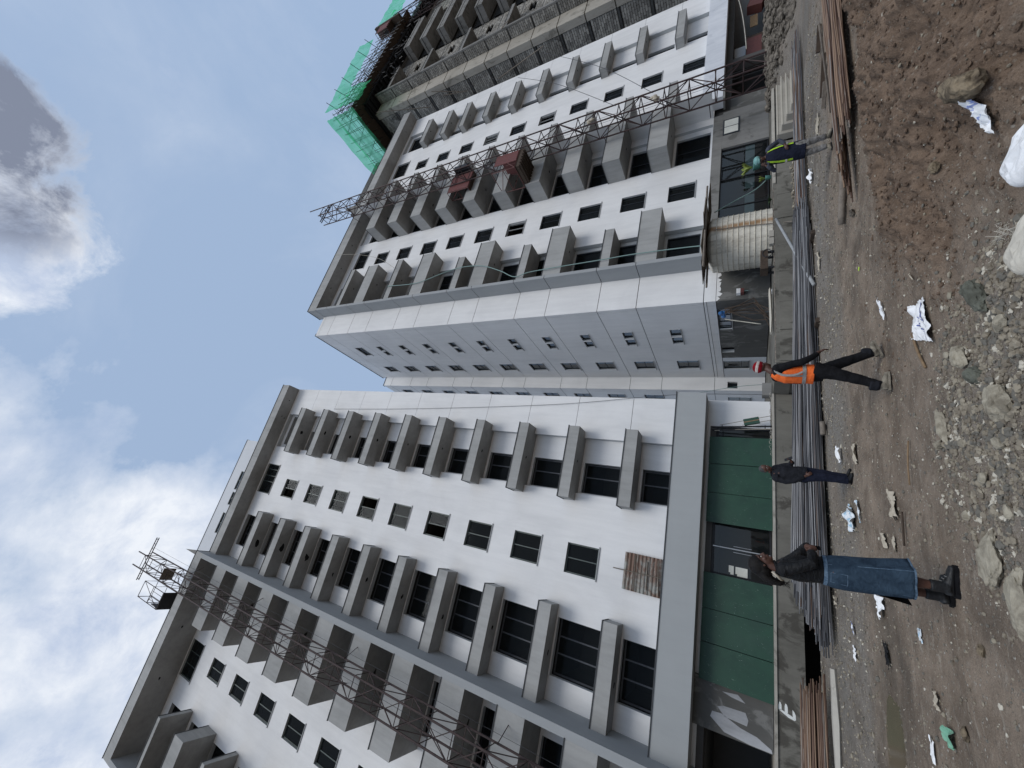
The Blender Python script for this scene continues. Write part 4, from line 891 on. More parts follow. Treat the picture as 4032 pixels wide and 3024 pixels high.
# ------------------------------------------------------------------ plinth and ledge
Lg = link('plinth', None); Lg['kind'] = 'structure'
box('plinth_edge', 'plinth_concrete', Lg, -19, 7.99, 19.2, 30, 0.02, 0.82)
box('plinth_lip', 'pale_concrete', Lg, -19, 8.0, 19.15, 30, 0.822, 0.90)
box('plinth_foot', 'plinth_concrete', Lg, -5.45, -4.95, 18.1, 19.19, -2.2, 0.0)
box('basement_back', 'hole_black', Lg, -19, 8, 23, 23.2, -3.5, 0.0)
# letter E painted on the plinth
mb = MB()
def zx(px, py):   # offsets on the plinth face, metres
    return (-3.62 + (1080 - py) * 0.00066, 19.196, 0.80 - (px - 600) * 0.00066)
for poly in ([(590, 815), (740, 800), (1160, 930), (1330, 1050), (1270, 1085), (1040, 1045)], [(610, 830), (605, 640), (650, 480), (700, 500), (738, 600), (740, 820)], [(870, 850), (868, 600), (900, 480), (960, 510), (998, 620), (1000, 870)], [(1200, 960), (1195, 650), (1270, 720), (1325, 840), (1330, 1040)]):
    mb.poly([zx(*q) for q in poly])
o = mb.build('painted_letter', 'paint_white_letter', Lg)
led = link('ledge', None, None, (0, 0, 0), (0, 0, ROTB)); led['kind'] = 'structure'
xs = [8.55, 9.9, 11.2, 12.7, 14.1, 15.6, 17.0, 18.6, 20.4]
for i in range(len(xs) - 1): box('ledge_block', 'plinth_concrete', led, xs[i] + .008, xs[i + 1] - .008, 16.0 + random.uniform(-.02, .02), 30, -0.3, 0.74 + random.uniform(-.01, .01))
box('ledge_top', 'plinth_concrete', led, 8.5, 24.6, 16.08, 30, 0.3, 0.86); box('ledge_lip', 'pale_concrete', led, 17.8, 24.62, 16.0, 16.5, 0.79, 0.90)
box('ledge_top', 'plinth_concrete', led, 24.62, 60, 17.2, 30, 0.3, 0.88)
mb = MB()
for i in range(26): x = 8.6 + i * 0.37; mb.tube([(x, 16.25, 0.86), (x + .5, 16.3 + random.uniform(-.1, .2), 0.88)], random.uniform(.01, .03), 5)
mb.build('ledge_litter', 'timber_grey', led)['kind'] = 'stuff'
St = thing('concrete_stairs', 'short flight of dusty concrete steps going down from the ledge to the road', 'stairs', TB(22.5, 16.0), ROTB); St.location.z = 0
for i in range(5):
    zt = 0.72 - 0.17 * i; y0 = 15.98 - 0.33 * (i + 1); x0, x1 = -1.9 + 0.18 * i + (-0.1), 1.7 + 0.12 * i
    box('step', 'step_concrete', St, x0, x1, y0 - 16, y0 - 16 + 0.33, -0.35, zt - 0.05); box('nosing', 'step_edge', St, x0, x1, y0 - 16 - 0.02, y0 - 16 + 0.33, zt - 0.048, zt)

# ------------------------------------------------------------------ reinforcing bars
def rodmesh(L, r, seed, mat, n=5):
    rr = random.Random(seed); mb = MB(); N = 9; a, b, c, d = [rr.uniform(0, 6.28) for _ in range(4)]
    mb.tube([(L * i / N, 0.012 * math.sin(a + i * 0.9) + 0.01 * math.sin(b + i * 2.1), 0.012 * math.sin(c + i * 1.1) + 0.008 * math.sin(d + i * 2.3)) for i in range(N + 1)], r, n)
    return mb.mesh('rod', mat, True)
def rod(parent, mesh, p0, p1, L):
    d = Vector(p1) - Vector(p0); o = link('rod', mesh, parent, p0); o.rotation_euler = d.to_track_quat('X', 'Z').to_euler(); o.scale = (d.length / L, 1, 1)
RMs = [rodmesh(12, random.choice((0.010, 0.012, 0.014)), i, 'rebar_steel') for i in range(8)]; RMr = [rodmesh(12, random.choice((0.012, 0.015, 0.018)), 50 + i, 'rebar_rust') for i in range(6)]
pile = thing('rebar_pile', 'long heap of grey steel rods lying along the foot of the plinth behind the people', 'steel rods')
for i in range(285):
    c = i / 284; c = min(max(c + random.uniform(-.02, .02), 0), 1); x0 = 0.95 - 1.75 * (1 - c) + random.uniform(-.25, .25); x1 = 12.2 + random.uniform(-.9, .9)
    ph = math.sin(math.pi * min(0.04 + c * 0.62, 1)); yl = 12.45 + c * 2.5; yr = 12.95 + c * 1.3
    rod(pile, RMs[i % 8], (x0, yl + random.uniform(-.22, .22), 0.12 + 0.50 * ph + random.uniform(-.07, .05)), (x1, yr + random.uniform(-.22, .22), 0.10 + 0.27 * ph + random.uniform(-.03, .03)), 12)
rm = MB()
for i in range(330):
    c = random.random(); x0 = 1.1 - 1.75 * (1 - c) + random.uniform(-.2, .6); x1 = 12.0 + random.uniform(-.9, .7); ph = math.sin(math.pi * min(0.04 + c * 0.62, 1)); yl = 12.45 + c * 2.5 + random.uniform(-.3, .3); yr = 12.95 + c * 1.3 + random.uniform(-.3, .3); dz = random.uniform(-.12, -.01); a_, b_ = random.uniform(0, 6), random.uniform(0, 6)
    rm.tube([(x0 + (x1 - x0) * k / 6, yl + (yr - yl) * k / 6 + .02 * math.sin(a_ + k), 0.12 + (0.50 + (0.25 - .50) * k / 6) * ph + dz + .015 * math.sin(b_ + k * 1.3)) for k in range(7)], random.choice((0.010, 0.012, 0.014)), 4)
rm.build('lower_rods', 'rebar_steel', pile, True)['kind'] = 'stuff'
for x in (0.9, 4.2, 7.4, 10.6): mb = MB(); mb.box(x, x + .14, 12.35, 15.2, gz(x, 13.5) - .04, 0.10); mb.build('sleeper', 'timber_dark', pile)
pile2 = thing('rebar_pile', 'rust-brown steel rods in a low heap along the foot of the soil mound', 'steel rods')
for i in range(150):
    c = min(max(i / 149 + random.uniform(-.02, .02), 0), 1); x0 = 6.9 + 1.9 * c * random.uniform(.7, 1) + random.uniform(0, .6); x1 = x0 + 11.5; hz = 0.24 * math.sin(math.pi * min(c * .85 + .05, 1))
    rod(pile2, RMr[i % 6], (x0, 7.40 - 0.65 * c + random.uniform(-.05, .05), 0.05 + hz * random.uniform(.75, 1.1)), (x1, 8.1 - 1.8 * c + random.uniform(-.1, .1), 0.06 + hz), 12)
pile3 = thing('rebar_pile', 'brown steel rods piled at the left frame edge below the letter E', 'steel rods')
for i in range(80):
    c = min(max(i / 79 + random.uniform(-.02, .02), 0), 1); x1 = -1.35 - 0.9 * c * random.uniform(.5, 1.2) - random.uniform(0, .4)
    rod(pile3, RMr[i % 6], (x1 - 11.5, 12.9 + 2.6 * c, 0.15 + 0.5 * math.sin(math.pi * (0.05 + .6 * c))), (x1, 12.95 + 1.6 * c + random.uniform(-.06, .06), 0.15 + 0.40 * math.sin(math.pi * (0.05 + .6 * c))), 12)
pile4 = thing('rebar_pile', 'thin dark rods lying in front of the steps behind the man in the yellow vest', 'steel rods')
for i in range(60):
    c = i / 59; rod(pile4, (RMs + RMr)[i % 11], (10.8 + random.uniform(-.8, .8), 13.1 + c * 1.0, 0.10 + .25 * math.sin(math.pi * c)), (21.4 + random.uniform(-1, 1), 12.9 + c * 1.3, 0.08 + .2 * math.sin(math.pi * c)), 12)
mb = MB(); pts = [(-1.2, 12.75), (-2.2, 12.72), (-3.2, 12.6), (-4.6, 12.5), (-6.0, 12.4)]
mb.tube([(x, y + random.uniform(-.06, .06), 0.05 + random.uniform(-.02, .03)) for x, y in pts], [(.10, .07), (.20, .10), (.12, .06), (.19, .1), (.12, .07)], 6); tag(mb.build('concrete_kerb_piece', 'pale_concrete'), 'pale broken strip of concrete in front of the brown rods on the left', 'kerb piece')

def bar(name, label, cat, p0, p1, r, mat, n=7, group=None, bend=0.0, sides=None):
    p0, p1 = Vector(p0), Vector(p1); mb = MB(); N = 6
    pts = [p0.lerp(p1, i / N) + Vector((0, 0, bend * math.sin(math.pi * i / N))) + Vector((random.uniform(-1, 1), random.uniform(-1, 1), 0)) * (abs(bend) * .3) for i in range(N + 1)]
    mb.tube(pts, r, n); return tag(mb.build(name, mat, None, True), label, cat, group)
bar('log', 'weathered brown round log lying on the grey track below the vest man', 'log', (8.35, 7.72, 0.09), (7.35, 8.42, 0.085), 0.062, 'timber_grey', 10)
bar('prop_pole', 'grey steel pole slanting from the ledge over the rods to the ground', 'pole', (8.80, 12.52, 0.08), (14.28, 15.45, 0.85), 0.05, 'sill_grey', 10)
def plank(label, p0, p1, w, t, mat):
    p0, p1 = Vector(p0), Vector(p1); d = p1 - p0; mb = MB(); mb.box(0, d.length, -w / 2, w / 2, 0, t); o = mb.build('timber_plank', mat, None, False, p0); o.rotation_euler = d.to_track_quat('X', 'Z').to_euler(); tag(o, label, 'plank'); return o
plank('short dark plank on the track, furthest right of the three', (15.2, 9.0, 0.03), (14.7, 9.45, 0.03), 0.12, 0.10, 'timber_dark')
plank('longest dark plank on the track, in the middle of the three', (13.5, 8.75, 0.03), (12.75, 9.45, 0.03), 0.10, 0.09, 'timber_dark')
plank('dark grey plank on the track, nearest the man in the yellow vest', (12.62, 8.92, 0.03), (12.3, 9.45, 0.03), 0.12, 0.08, 'timber_grey')
bar('stick', 'bent pale brown stick beside the printed white sheet', 'stick', (3.17, 5.68, 0.035), (2.62, 5.47, 0.03), 0.014, 'timber', 6, bend=0.012)
bar('stick', 'pale stick lying across the brown rods', 'stick', (10.6, 8.3, 0.12), (11.2, 6.6, 0.5), 0.025, 'timber_grey', 6)
bar('stick', 'thin dark stick on the ground in front of the woman', 'stick', (1.30, 6.86, 0.03), (0.90, 6.93, 0.03), 0.012, 'timber_dark', 6)
bar('stick', 'long pale twig right of the gravel near the man in orange', 'stick', (2.05, 6.3, 0.03), (1.55, 6.45, 0.03), 0.009, 'timber', 5, bend=.01)
bar('pipe_end', 'short brown pipe stub under the edge of the rod heap', 'pipe', (4.35, 12.25, 0.09), (4.0, 12.2, 0.09), 0.06, 'timber_grey', 9)

# ------------------------------------------------------------------ litter: crumpled sheets
def sheet(name, label, corners, mat, amp=0.05, n=18, seed=0, cat='plastic sheet', lift=0.012, fold=3.0, group=None, ragged=0.03, tear=0.75):
    """corners: four (x, y) ground points; the sheet rests on the ground with folds"""
    r2 = np.random.default_rng(seed); c = np.array(corners, float); s = np.linspace(0, 1, n); U, Vv = np.meshgrid(s, s, indexing='ij')
    P = (1 - U)[..., None] * ((1 - Vv)[..., None] * c[0] + Vv[..., None] * c[3]) + U[..., None] * ((1 - Vv)[..., None] * c[1] + Vv[..., None] * c[2])
    sz = np.linalg.norm(c[2] - c[0]); o1, o2 = r2.random(2) * 50
    e = (np.abs(U - .5) > .49) | (np.abs(Vv - .5) > .49)
    P = P + ((r2.random(P.shape) - .5) * np.where(e, ragged, 0.006)[..., None]) * sz
    f1 = np.abs(fbm(U * fold + o1, Vv * fold + o2, 1.0, 3) - 0.5) * 2; f2 = np.abs(fbm(U * fold * 2.2 + o2, Vv * fold * .8 + o1, 1.0, 2) - 0.5) * 2
    Z = hgt(P[..., 0], P[..., 1]) + lift + amp * (f1 * 0.8 + f2 * 0.6)
    V = np.stack([P[..., 0], P[..., 1], Z], -1).reshape(-1, 3); a, b = np.meshgrid(np.arange(n - 1), np.arange(n - 1), indexing='ij')
    F = np.stack([a * n + b, a * n + b + 1, (a + 1) * n + b + 1, (a + 1) * n + b], -1).reshape(-1, 4)
    if tear:
        cu, cv = U[:-1, :-1].ravel() + .5 / n, Vv[:-1, :-1].ravel() + .5 / n; de = np.minimum(np.minimum(cu, 1 - cu), np.minimum(cv, 1 - cv)) * 2
        kp = (de > tear * fbm(cu * 4 + o1, cv * 4 + o2, 1.0, 3)).reshape(n - 1, n - 1); lab = np.zeros_like(kp, int); best = (0, 0); L_ = 0
        for i0 in range(n - 1):
            for j0 in range(n - 1):
                if kp[i0, j0] and not lab[i0, j0]:
                    L_ += 1; st = [(i0, j0)]; lab[i0, j0] = L_; cnt = 0
                    while st:
                        p, q = st.pop(); cnt += 1
                        for p2, q2 in ((p + 1, q), (p - 1, q), (p, q + 1), (p, q - 1)):
                            if 0 <= p2 < n - 1 and 0 <= q2 < n - 1 and kp[p2, q2] and not lab[p2, q2]: lab[p2, q2] = L_; st.append((p2, q2))
                    best = max(best, (cnt, L_))
        F = F[(lab == best[1]).ravel()]
    o = link(name, npmesh(name, V, F, [mat], False)); tag(o, label, cat, group); return o
sp_ = sheet('printed_sheet', 'large crumpled white sheet with blue print and a blue stripe, right foreground', [(3.42, 5.50), (3.22, 4.98), (2.74, 5.10), (3.08, 5.66)], 'plastic_white', 0.075, 30, 4, ragged=.02, tear=0)
# blue print on it: stripe, marks
def onsheet(pts, w, lab='blue_print'):
    me = sp_.data; V_ = np.array([v.co for v in me.vertices]).reshape(30, 30, 3); mb = MB()
    def at(u, v): u = min(max(u, 0), 1) * 28.999; v = min(max(v, 0), 1) * 28.999; i, j = int(u), int(v); a, b = u - i, v - j; q = V_[i, j] * (1 - a) * (1 - b) + V_[i + 1, j] * a * (1 - b) + V_[i, j + 1] * (1 - a) * b + V_[i + 1, j + 1] * a * b; return Vector(q) + Vector((0, 0, 0.006))
    for k in range(len(pts) - 1):
        N = 8
        for q in range(N):
            u0, v0 = [pts[k][i] + (pts[k + 1][i] - pts[k][i]) * q / N for i in (0, 1)]; u1, v1 = [pts[k][i] + (pts[k + 1][i] - pts[k][i]) * (q + 1) / N for i in (0, 1)]
            du, dv = u1 - u0, v1 - v0; l = math.hypot(du, dv) or 1; nu, nv = -dv / l * w, du / l * w
            mb.poly([at(u0 - nu, v0 - nv), at(u1 - nu, v1 - nv), at(u1 + nu, v1 + nv), at(u0 + nu, v0 + nv)])
    mb.build(lab, 'cloth_print', sp_)
flat('cloth_print', (0.14, 0.17, 0.42), 0.6, var=0.08)
onsheet([(0.80, 0.03), (0.82, 0.55)], 0.035); onsheet([(0.80, 0.55), (0.80, 0.98)], 0.012)
for (a, b, w) in (((.45, .60), (.62, .64), .02), ((.62, .64), (.56, .55), .012), ((.5, .70), (.66, .72), .018), ((.60, .76), (.66, .84), .012), ((.55, .40), (.58, .44), .01), ((.62, .38), (.66, .42), .01), ((.52, .46), (.52, .50), .01), ((.6, .46), (.64, .5), .01), ((.45, .5), (.49, .52), .008), ((.7, .33), (.72, .36), .012)): onsheet([a, b], w)
sheet('plastic_sheet', 'narrow torn white plastic strip with a little blue, above the printed sheet', [(4.48, 6.75), (4.28, 6.62), (3.78, 6.50), (3.86, 6.62)], 'plastic_blue', 0.07, 18, 5)
sheet('plastic_sheet', 'small pale leaf-shaped scrap right of the printed sheet', [(3.85, 5.33), (3.78, 5.27), (3.58, 5.22), (3.62, 5.27)], 'plastic_cream', 0.02, 8, 6)
sheet('plastic_sheet', 'heap of white and light blue plastic bags between the two standing figures', [(2.05, 10.35), (1.95, 9.55), (1.30, 9.55), (1.35, 10.25)], 'plastic_pale_blue', 0.16, 22, 7)
sheet('plastic_sheet', 'thin blue and white scrap just in front of the bag heap', [(1.95, 9.55), (1.92, 9.35), (1.42, 9.22), (1.45, 9.32)], 'plastic_pale_blue', 0.06, 12, 8)
sheet('plastic_sheet', 'smooth white wrapped bundle on the track right of the dark-suited man', [(3.35, 10.75), (3.28, 10.45), (2.75, 10.45), (2.80, 10.65)], 'plastic_white', 0.14, 14, 9, fold=1.5)
sheet('plastic_sheet', 'wrinkled cream sheet on the track in front of the white bundle', [(3.0, 9.45), (2.98, 9.05), (2.42, 9.1), (2.46, 9.5)], 'plastic_cream', 0.08, 16, 10)
sheet('plastic_sheet', 'muddy cream plastic trampled into the ground in mid track', [(1.75, 7.45), (1.65, 6.95), (1.18, 6.98), (1.2, 7.4)], 'plastic_cream', 0.07, 18, 11)
sheet('plastic_sheet', 'streak of muddy cream film nearer the woman', [(1.22, 8.05), (1.2, 7.8), (0.85, 7.7), (0.9, 7.95)], 'plastic_cream', 0.06, 14, 12)
sheet('plastic_sheet', 'second muddy streak of film beside the skirt', [(1.12, 7.5), (1.08, 7.3), (0.78, 7.22), (0.8, 7.4)], 'plastic_cream', 0.05, 14, 13)
sheet('plastic_sheet', 'long white plastic film behind the woman running left', [(0.42, 8.5), (0.38, 8.12), (-0.06, 8.1), (-0.08, 8.42)], 'plastic_white', 0.10, 18, 14)
sheet('plastic_sheet', 'black scrap of plastic at the near end of the puddle', [(-0.18, 8.45), (-0.18, 8.2), (-0.62, 8.15), (-0.6, 8.35)], 'leather_black', 0.05, 14, 15)
sheet('plastic_sheet', 'white and violet strip on the wet ground below the left rods', [(-0.05, 10.75), (-0.08, 10.45), (-0.45, 10.3), (-0.42, 10.55)], 'plastic_blue', 0.06, 12, 16)
sheet('plastic_sheet', 'crumpled white film left of the violet strip', [(-0.48, 10.7), (-0.5, 10.45), (-0.82, 10.35), (-0.8, 10.6)], 'plastic_white', 0.05, 12, 17)
sheet('plastic_sheet', 'green and white plastic pouch in the lower left foreground', [(-0.72, 6.45), (-0.78, 6.12), (-1.0, 6.12), (-0.98, 6.4)], 'plastic_green', 0.07, 14, 18, 'plastic pouch')
sheet('plastic_sheet', 'flat cream scrap right of the green pouch', [(-0.50, 6.6), (-0.55, 6.42), (-0.72, 6.40), (-0.70, 6.62)], 'plastic_cream', 0.04, 12, 19)
sheet('plastic_sheet', 'thin white strip at the left frame edge', [(-0.95, 6.85), (-1.0, 6.72), (-1.25, 6.7), (-1.2, 6.85)], 'plastic_white', 0.03, 10, 20)
sheet('plastic_sheet', 'translucent grey-blue film lying flat left of the boots', [(0.04, 6.87), (0.03, 6.75), (-0.14, 6.72), (-0.13, 6.85)], 'plastic_pale_blue', 0.01, 8, 21)
sheet('plastic_sheet', 'white scrap by the end of the rods on the left', [(0.32, 12.2), (0.28, 12.0), (0.05, 11.95), (0.1, 12.15)], 'plastic_cream', 0.12, 10, 22)
sheet('plastic_sheet', 'crumpled white bag between rods and road below the potted plant', [TB(13.6, 12.0)[:2], TB(13.5, 11.5)[:2], TB(12.7, 11.6)[:2], TB(12.8, 12.1)[:2]], 'plastic_white', 0.22, 16, 23, 'plastic bag')
sheet('plastic_sheet', 'long cream strip on the track beside the slanting pole', [(9.6, 11.9), (9.5, 11.65), (8.6, 11.7), (8.7, 11.9)], 'plastic_cream', 0.08, 14, 24)
sheet('plastic_sheet', 'rust-stained white scraps on the track behind the man in the yellow vest', [(13.8, 10.9), (13.4, 10.2), (12.7, 10.4), (13.0, 11.1)], 'plastic_cream', 0.06, 14, 25)
sheet('yellow_scrap', 'tiny bright yellow wrapper on the dark rut', [(5.75, 7.75), (5.72, 7.68), (5.6, 7.68), (5.62, 7.76)], 'vest_yellow', 0.02, 6, 26, 'wrapper')
sheet('plastic_sheet', 'blue and white plastic bag curled on the soil at the lower right', [(3.80, 3.05), (3.62, 3.05), (3.40, 3.22), (3.62, 3.32)], 'plastic_blue', 0.10, 16, 27, 'plastic bag', 0.02, tear=0.3)
def sack(label, x, y, sx, sy, sz, mat, rz, seed):
    import bmesh
    bm = bmesh.new(); bmesh.ops.create_icosphere(bm, subdivisions=4, radius=1)
    for v in bm.verts:
        c = v.co; e = 0.55; c.x = math.copysign(abs(c.x) ** e, c.x) * 0.92; c.y = math.copysign(abs(c.y) ** e, c.y) * 0.92
        k = 1 + 0.10 * math.sin(c.x * 7 + seed) * math.cos(c.y * 6 - seed) + 0.05 * math.sin(c.x * 19 + c.y * 13); c.z *= k; c.x *= sx; c.y *= sy; c.z *= sz
    me = bpy.data.meshes.new('sack'); bm.to_mesh(me); bm.free(); me.materials.append(MAT(mat))
    tag(link('sack', me, None, (x, y, gz(x, y) + sz * .6), (0.1, 0, rz)), label, 'sack')
sack('filled white woven sack cut off by the lower right frame edge', 2.98, 3.0, 0.16, 0.22, 0.09, 'plastic_white', 0.4, 1)
sack('cream woven sack with a frayed mouth at the bottom frame edge', 2.44, 3.2, 0.15, 0.24, 0.07, 'sack_weave', 0.5, 4)
mb = MB()
for i in range(60):
    a = Vector((2.68 + random.uniform(-.06, .06), 3.40 + random.uniform(-.05, .05), gz(2.68, 3.4) + random.uniform(.02, .12))); mb.tube([a, a + Vector((random.uniform(-.05, .06), random.uniform(-.02, .08), random.uniform(-.02, .04)))], 0.0012, 3)
tag(mb.build('frayed_threads', 'sack_weave'), 'loose pale threads fraying from the mouth of the cream sack', 'threads')
#PART4
# ------------------------------------------------------------------ boards, frames and small things at the foot of block A
for i, (x0, x1, tl, lab) in enumerate(((4.83, 6.07, 0.0, 'rightmost green board of the right-hand three, leaning against the shop glass'), (3.55, 4.80, 0.02, 'middle green board of the right-hand three, behind the dark-suited man'), (2.30, 3.53, 0.03, 'scratched green board beside the glass door, left end of the right-hand three'),
        (-1.00, 0.31, 0.0, 'green board right behind the woman, right end of the left-hand three'), (-2.18, -1.02, 0.01, 'middle green board of the left-hand three'), (-3.44, -2.20, 0.03, 'leftmost green board, next to the patched grey pier'))):
    mb = MB(); mb.box(0, x1 - x0, 0, 0.02, 0, 2.40); o = mb.build('green_board', 'green_board', None, False, (x0, 19.52 - tl, 0.905)); o.rotation_euler = (R(-6.0), 0, 0); tag(o, lab, 'board', 'green shuttering boards leaning on the shop front')
    mb = MB(); mb.box(0.02, x1 - x0 - 0.02, 0.021, 0.05, 0.1, 0.16); mb.box(0.02, x1 - x0 - 0.02, 0.021, 0.05, 2.2, 2.26); mb.build('batten', 'timber', o)
fr = thing('steel_frame', 'narrow black steel frame leaning between the green boards and the white pier', 'frame', (6.45, 19.35, 0.9))
for (x0, x1, t0, t1) in ((-0.03, 0.03, 0.06, 0), (0.12, 0.18, 0.10, 0.04)):
    mb = MB(); mb.tube([(x0, 0, 0), (x0 + (-0.06), 0.35, 2.3)], 0.035, 4); mb.build('upright', 'black_steel', fr)
mb = MB(); mb.tube([(0.0, -0.02, 0.02), (-0.1, 0.33, 2.2)], 0.02, 4); mb.build('strip', 'step_edge', fr)
for z in (0.25, 1.9): mb = MB(); mb.tube([(-0.03, z * .15, z), (0.16, z * .15, z)], 0.02, 4); mb.build('rung', 'black_steel', fr)
gb = thing('tool_box', 'dark green flat box held between two slanting rods against the white pier', 'box', (6.62, 19.3, 0.9))
mb = MB(); mb.tube([(0.42, 0, 0), (0.0, 0.4, 2.0)], 0.012, 5); mb.build('rod', 'timber_grey', gb); mb = MB(); mb.tube([(0.22, -.02, 0), (0.02, 0.3, 1.1)], 0.012, 5); mb.build('rod', 'timber_grey', gb)
mb = MB(); mb.box(-0.14, 0.14, -0.06, 0.06, -0.3, 0.3); o = mb.build('case', 'green_board', gb, False, (0.17, 0.16, 0.75)); o.rotation_euler = (R(-10), R(-12), 0)
mb = MB(); mb.box(-0.02, 0.02, -0.066, -0.06, -0.3, 0.3); o2 = mb.build('strap', 'timber', gb, False, (0.17, 0.16, 0.75)); o2.rotation_euler = (R(-10), R(-12), 0)
# tangled pale string on the plinth
mb = MB()
for k in range(26):
    c = Vector((5.2 + random.uniform(0, 3.0), 19.25 + random.uniform(-.1, .1), 0.91)); r = random.uniform(.03, .09); a0 = random.uniform(0, 6)
    mb.tube([c + Vector((r * math.cos(a0 + t * .8), 0.02 * t * .3, abs(r * math.sin(a0 + t * .8)) + .01)) for t in range(8)], 0.006, 3)
tag(mb.build('string_tangle', 'wire_pale'), 'tangle of pale string lying on the plinth lip right of the green boards', 'string')
# corrugated shutter in the lowest small window
sh = thing('corrugated_sheet', 'rusty corrugated sheet shutter covering the lowest small window above the band', 'shutter', (-0.36, 19.93, 4.86))
mb = MB(); N = 40
for i in range(N):
    z0 = i / N * 1.66; z1 = (i + 1) / N * 1.66; d0 = 0.02 * math.sin(i * 0.95 * 1.7); d1 = 0.02 * math.sin((i + 1) * 0.95 * 1.7)
    w0 = -0.78; w1 = 0.76
    mb.poly([(w0, -0.06 + d0, z0), (w1, -0.06 + d0, z0), (w1, -0.06 + d1, z1), (w0, -0.06 + d1, z1)])
mb.build('sheet', 'rusty_sheet', sh)
for (a, b) in (((-.74, 0, 1.15), (.72, 0, 1.2)), ((-.6, 0, .62), (.55, 0, .66)), ((-.7, 0, .12), (.7, 0, .22)), ((0.0, 0, 0.05), (-0.02, 0, 2.12))):
    mb = MB(); mb.tube([Vector(a) + Vector((0, -.10, 0)), Vector(b) + Vector((0, -.10, 0))], 0.022, 4); mb.build('batten', 'timber_grey', sh)

# ------------------------------------------------------------------ hoist masts
def lattice(root, x0, y0, s, z0, z1, pitch, mat, r=0.035, rb=0.017, ex=(0, 0, 0, 0)):
    cs = [(x0, y0), (x0 + s, y0), (x0 + s, y0 + s), (x0, y0 + s)]
    for i, (x, y) in enumerate(cs):
        mb = MB(); mb.tube([(0, 0, 0), (0, 0, z1 - z0 + ex[i])], r, 6); mb.build('chord', mat, root, False, (x, y, z0))
    n = int((z1 - z0) / pitch)
    hm = MB(); hm.tube([(0, 0, 0), (s, 0, 0)], rb, 5); hm = hm.mesh('brace', mat)
    d1 = MB(); d1.tube([(0, 0, 0), (s, 0, pitch)], rb, 5); d1 = d1.mesh('brace', mat); d2 = MB(); d2.tube([(0, 0, pitch), (s, 0, 0)], rb, 5); d2 = d2.mesh('brace', mat)
    for k in range(n + 1):
        z = z0 + k * pitch
        for f in range(4):
            x, y = cs[f]; a = f * math.pi / 2; sh_ = 0 if f % 2 == 0 else 0.04
            if f in (0, 1, 2, 3) and (f != 2 or k % 2 == 0): link('brace', hm, root, (x, y, z + sh_), (0, 0, a))
            if k < n and not (f == 2 and k % 5 == 2): link('brace', d1 if (k + f) % 2 == 0 else d2, root, (x, y, z + sh_), (0, 0, a))
flat('mast_steel', (0.065, 0.042, 0.038), 0.65, 0.2, var=0.15, scale=3, dark=(0.03, 0.022, 0.022)); flat('mast_steel_b', (0.06, 0.034, 0.032), 0.65, 0.2, var=0.15, scale=2.5, dark=(0.025, 0.018, 0.02))
MA = thing('hoist_mast', 'dark lattice hoist mast standing before the left block, its top above the roof', 'hoist mast', (0, 0, 0))
lattice(MA, -8.39, 16.55, 0.93, -0.1, 42.9, 1.44, 'mast_steel', 0.042, 0.020)
mb = MB(); mb.box(-8.7, -7.2, 16.3, 17.8, -0.15, 0.1); mb.build('base', 'bare_concrete', MA)
mb = MB()
for d in (0, 0.14): mb.tube([(-9.3, 16.9 + d, 42.0), (-6.2, 16.9 + d, 42.0)], 0.035, 4)
for i in range(9): mb.tube([(-9.2 + i * .36, 16.9, 42.0), (-9.2 + i * .36, 17.04, 42.0)], 0.02, 4)
mb.build('head_beam', 'mast_steel', MA)
for zt in (9.9, 19.0, 28.0, 36.0): mb = MB(); mb.tube([(-7.46, 17.4, zt), (-7.0, 18.1, zt)], 0.02, 4); mb.tube([(-8.39, 17.4, zt), (-8.6, 18.1, zt)], 0.02, 4); mb.build('wall_tie', 'mast_steel', MA)
mb = MB(); mb.tube([(-6.9, 16.9, 41.9), (-6.95, 16.9, 0.2)], 0.008, 3); mb.tube([(-7.9, 17.0, 41.9), (-7.92, 17.0, 0.2)], 0.009, 3); mb.build('hoist_rope', 'wire_dark', MA)
def cage(root, x0, x1, y0, y1, z0, z1, mat, fl, panels=(), r=0.025, nb=3, nx=4):
    mb = MB()
    for x in (x0, x1):
        for y in (y0, y1): mb.tube([(x, y, z0), (x, y, z1)], r, 4)
    for z in (z0, z1, (z0 + z1) / 2):
        mb.tube([(x0, y0, z), (x1, y0, z), (x1, y1, z), (x0, y1, z), (x0, y0, z)], r, 4)
    mb.tube([(x0, y0, z0), (x1, y0, z1)], r * .8, 4); mb.tube([(x0, y0, (z0 + z1) / 2), (x0, y1, z1)], r * .8, 4)
    mb.build('cage_frame', mat, root)
    for i in range(1, nx): q = MB(); x = x0 + (x1 - x0) * i / nx; q.tube([(x, y0, z0), (x, y0, z1 * .45 + z0 * .55)], r * .6, 4); q.build('rail_bar', mat, root)
    q = MB(); q.box(x0, x1, y0, y1, z0 - 0.05, z0); q.build('floor', fl, root)
    for (a, b, c, d, e, f_, m) in panels: q = MB(); q.box(a, b, c, d, e, f_); q.build('side_panel', m, root)
CA = thing('hoist_cage', 'open steel cage with a dark floor hanging at the top of the left mast', 'hoist cage', (0, 0, 0))
cage(CA, -9.5, -8.5, 15.9, 16.7, 35.2, 38.3, 'mast_steel', 'black_steel', [(-9.45, -9.40, 15.92, 16.5, 35.3, 36.2, 'black_steel'), (-8.38, -7.6, 16.6, 17.4, 38.1, 38.14, 'timber_grey')])
MBt = thing('hoist_mast', 'dark lattice hoist mast standing on rubble in front of the right block', 'hoist mast', (0, 0, 0), ROTB)
lattice(MBt, 26.76, 16.0, 1.19, 0.75, 41.6, 1.43, 'mast_steel_b', 0.055, 0.032, ex=(-0.6, 1.6, 0.9, 0))
mb = MB(); mb.box(26.5, 28.3, 15.8, 17.5, 0.5, 0.78); mb.build('base', 'bare_concrete', MBt)
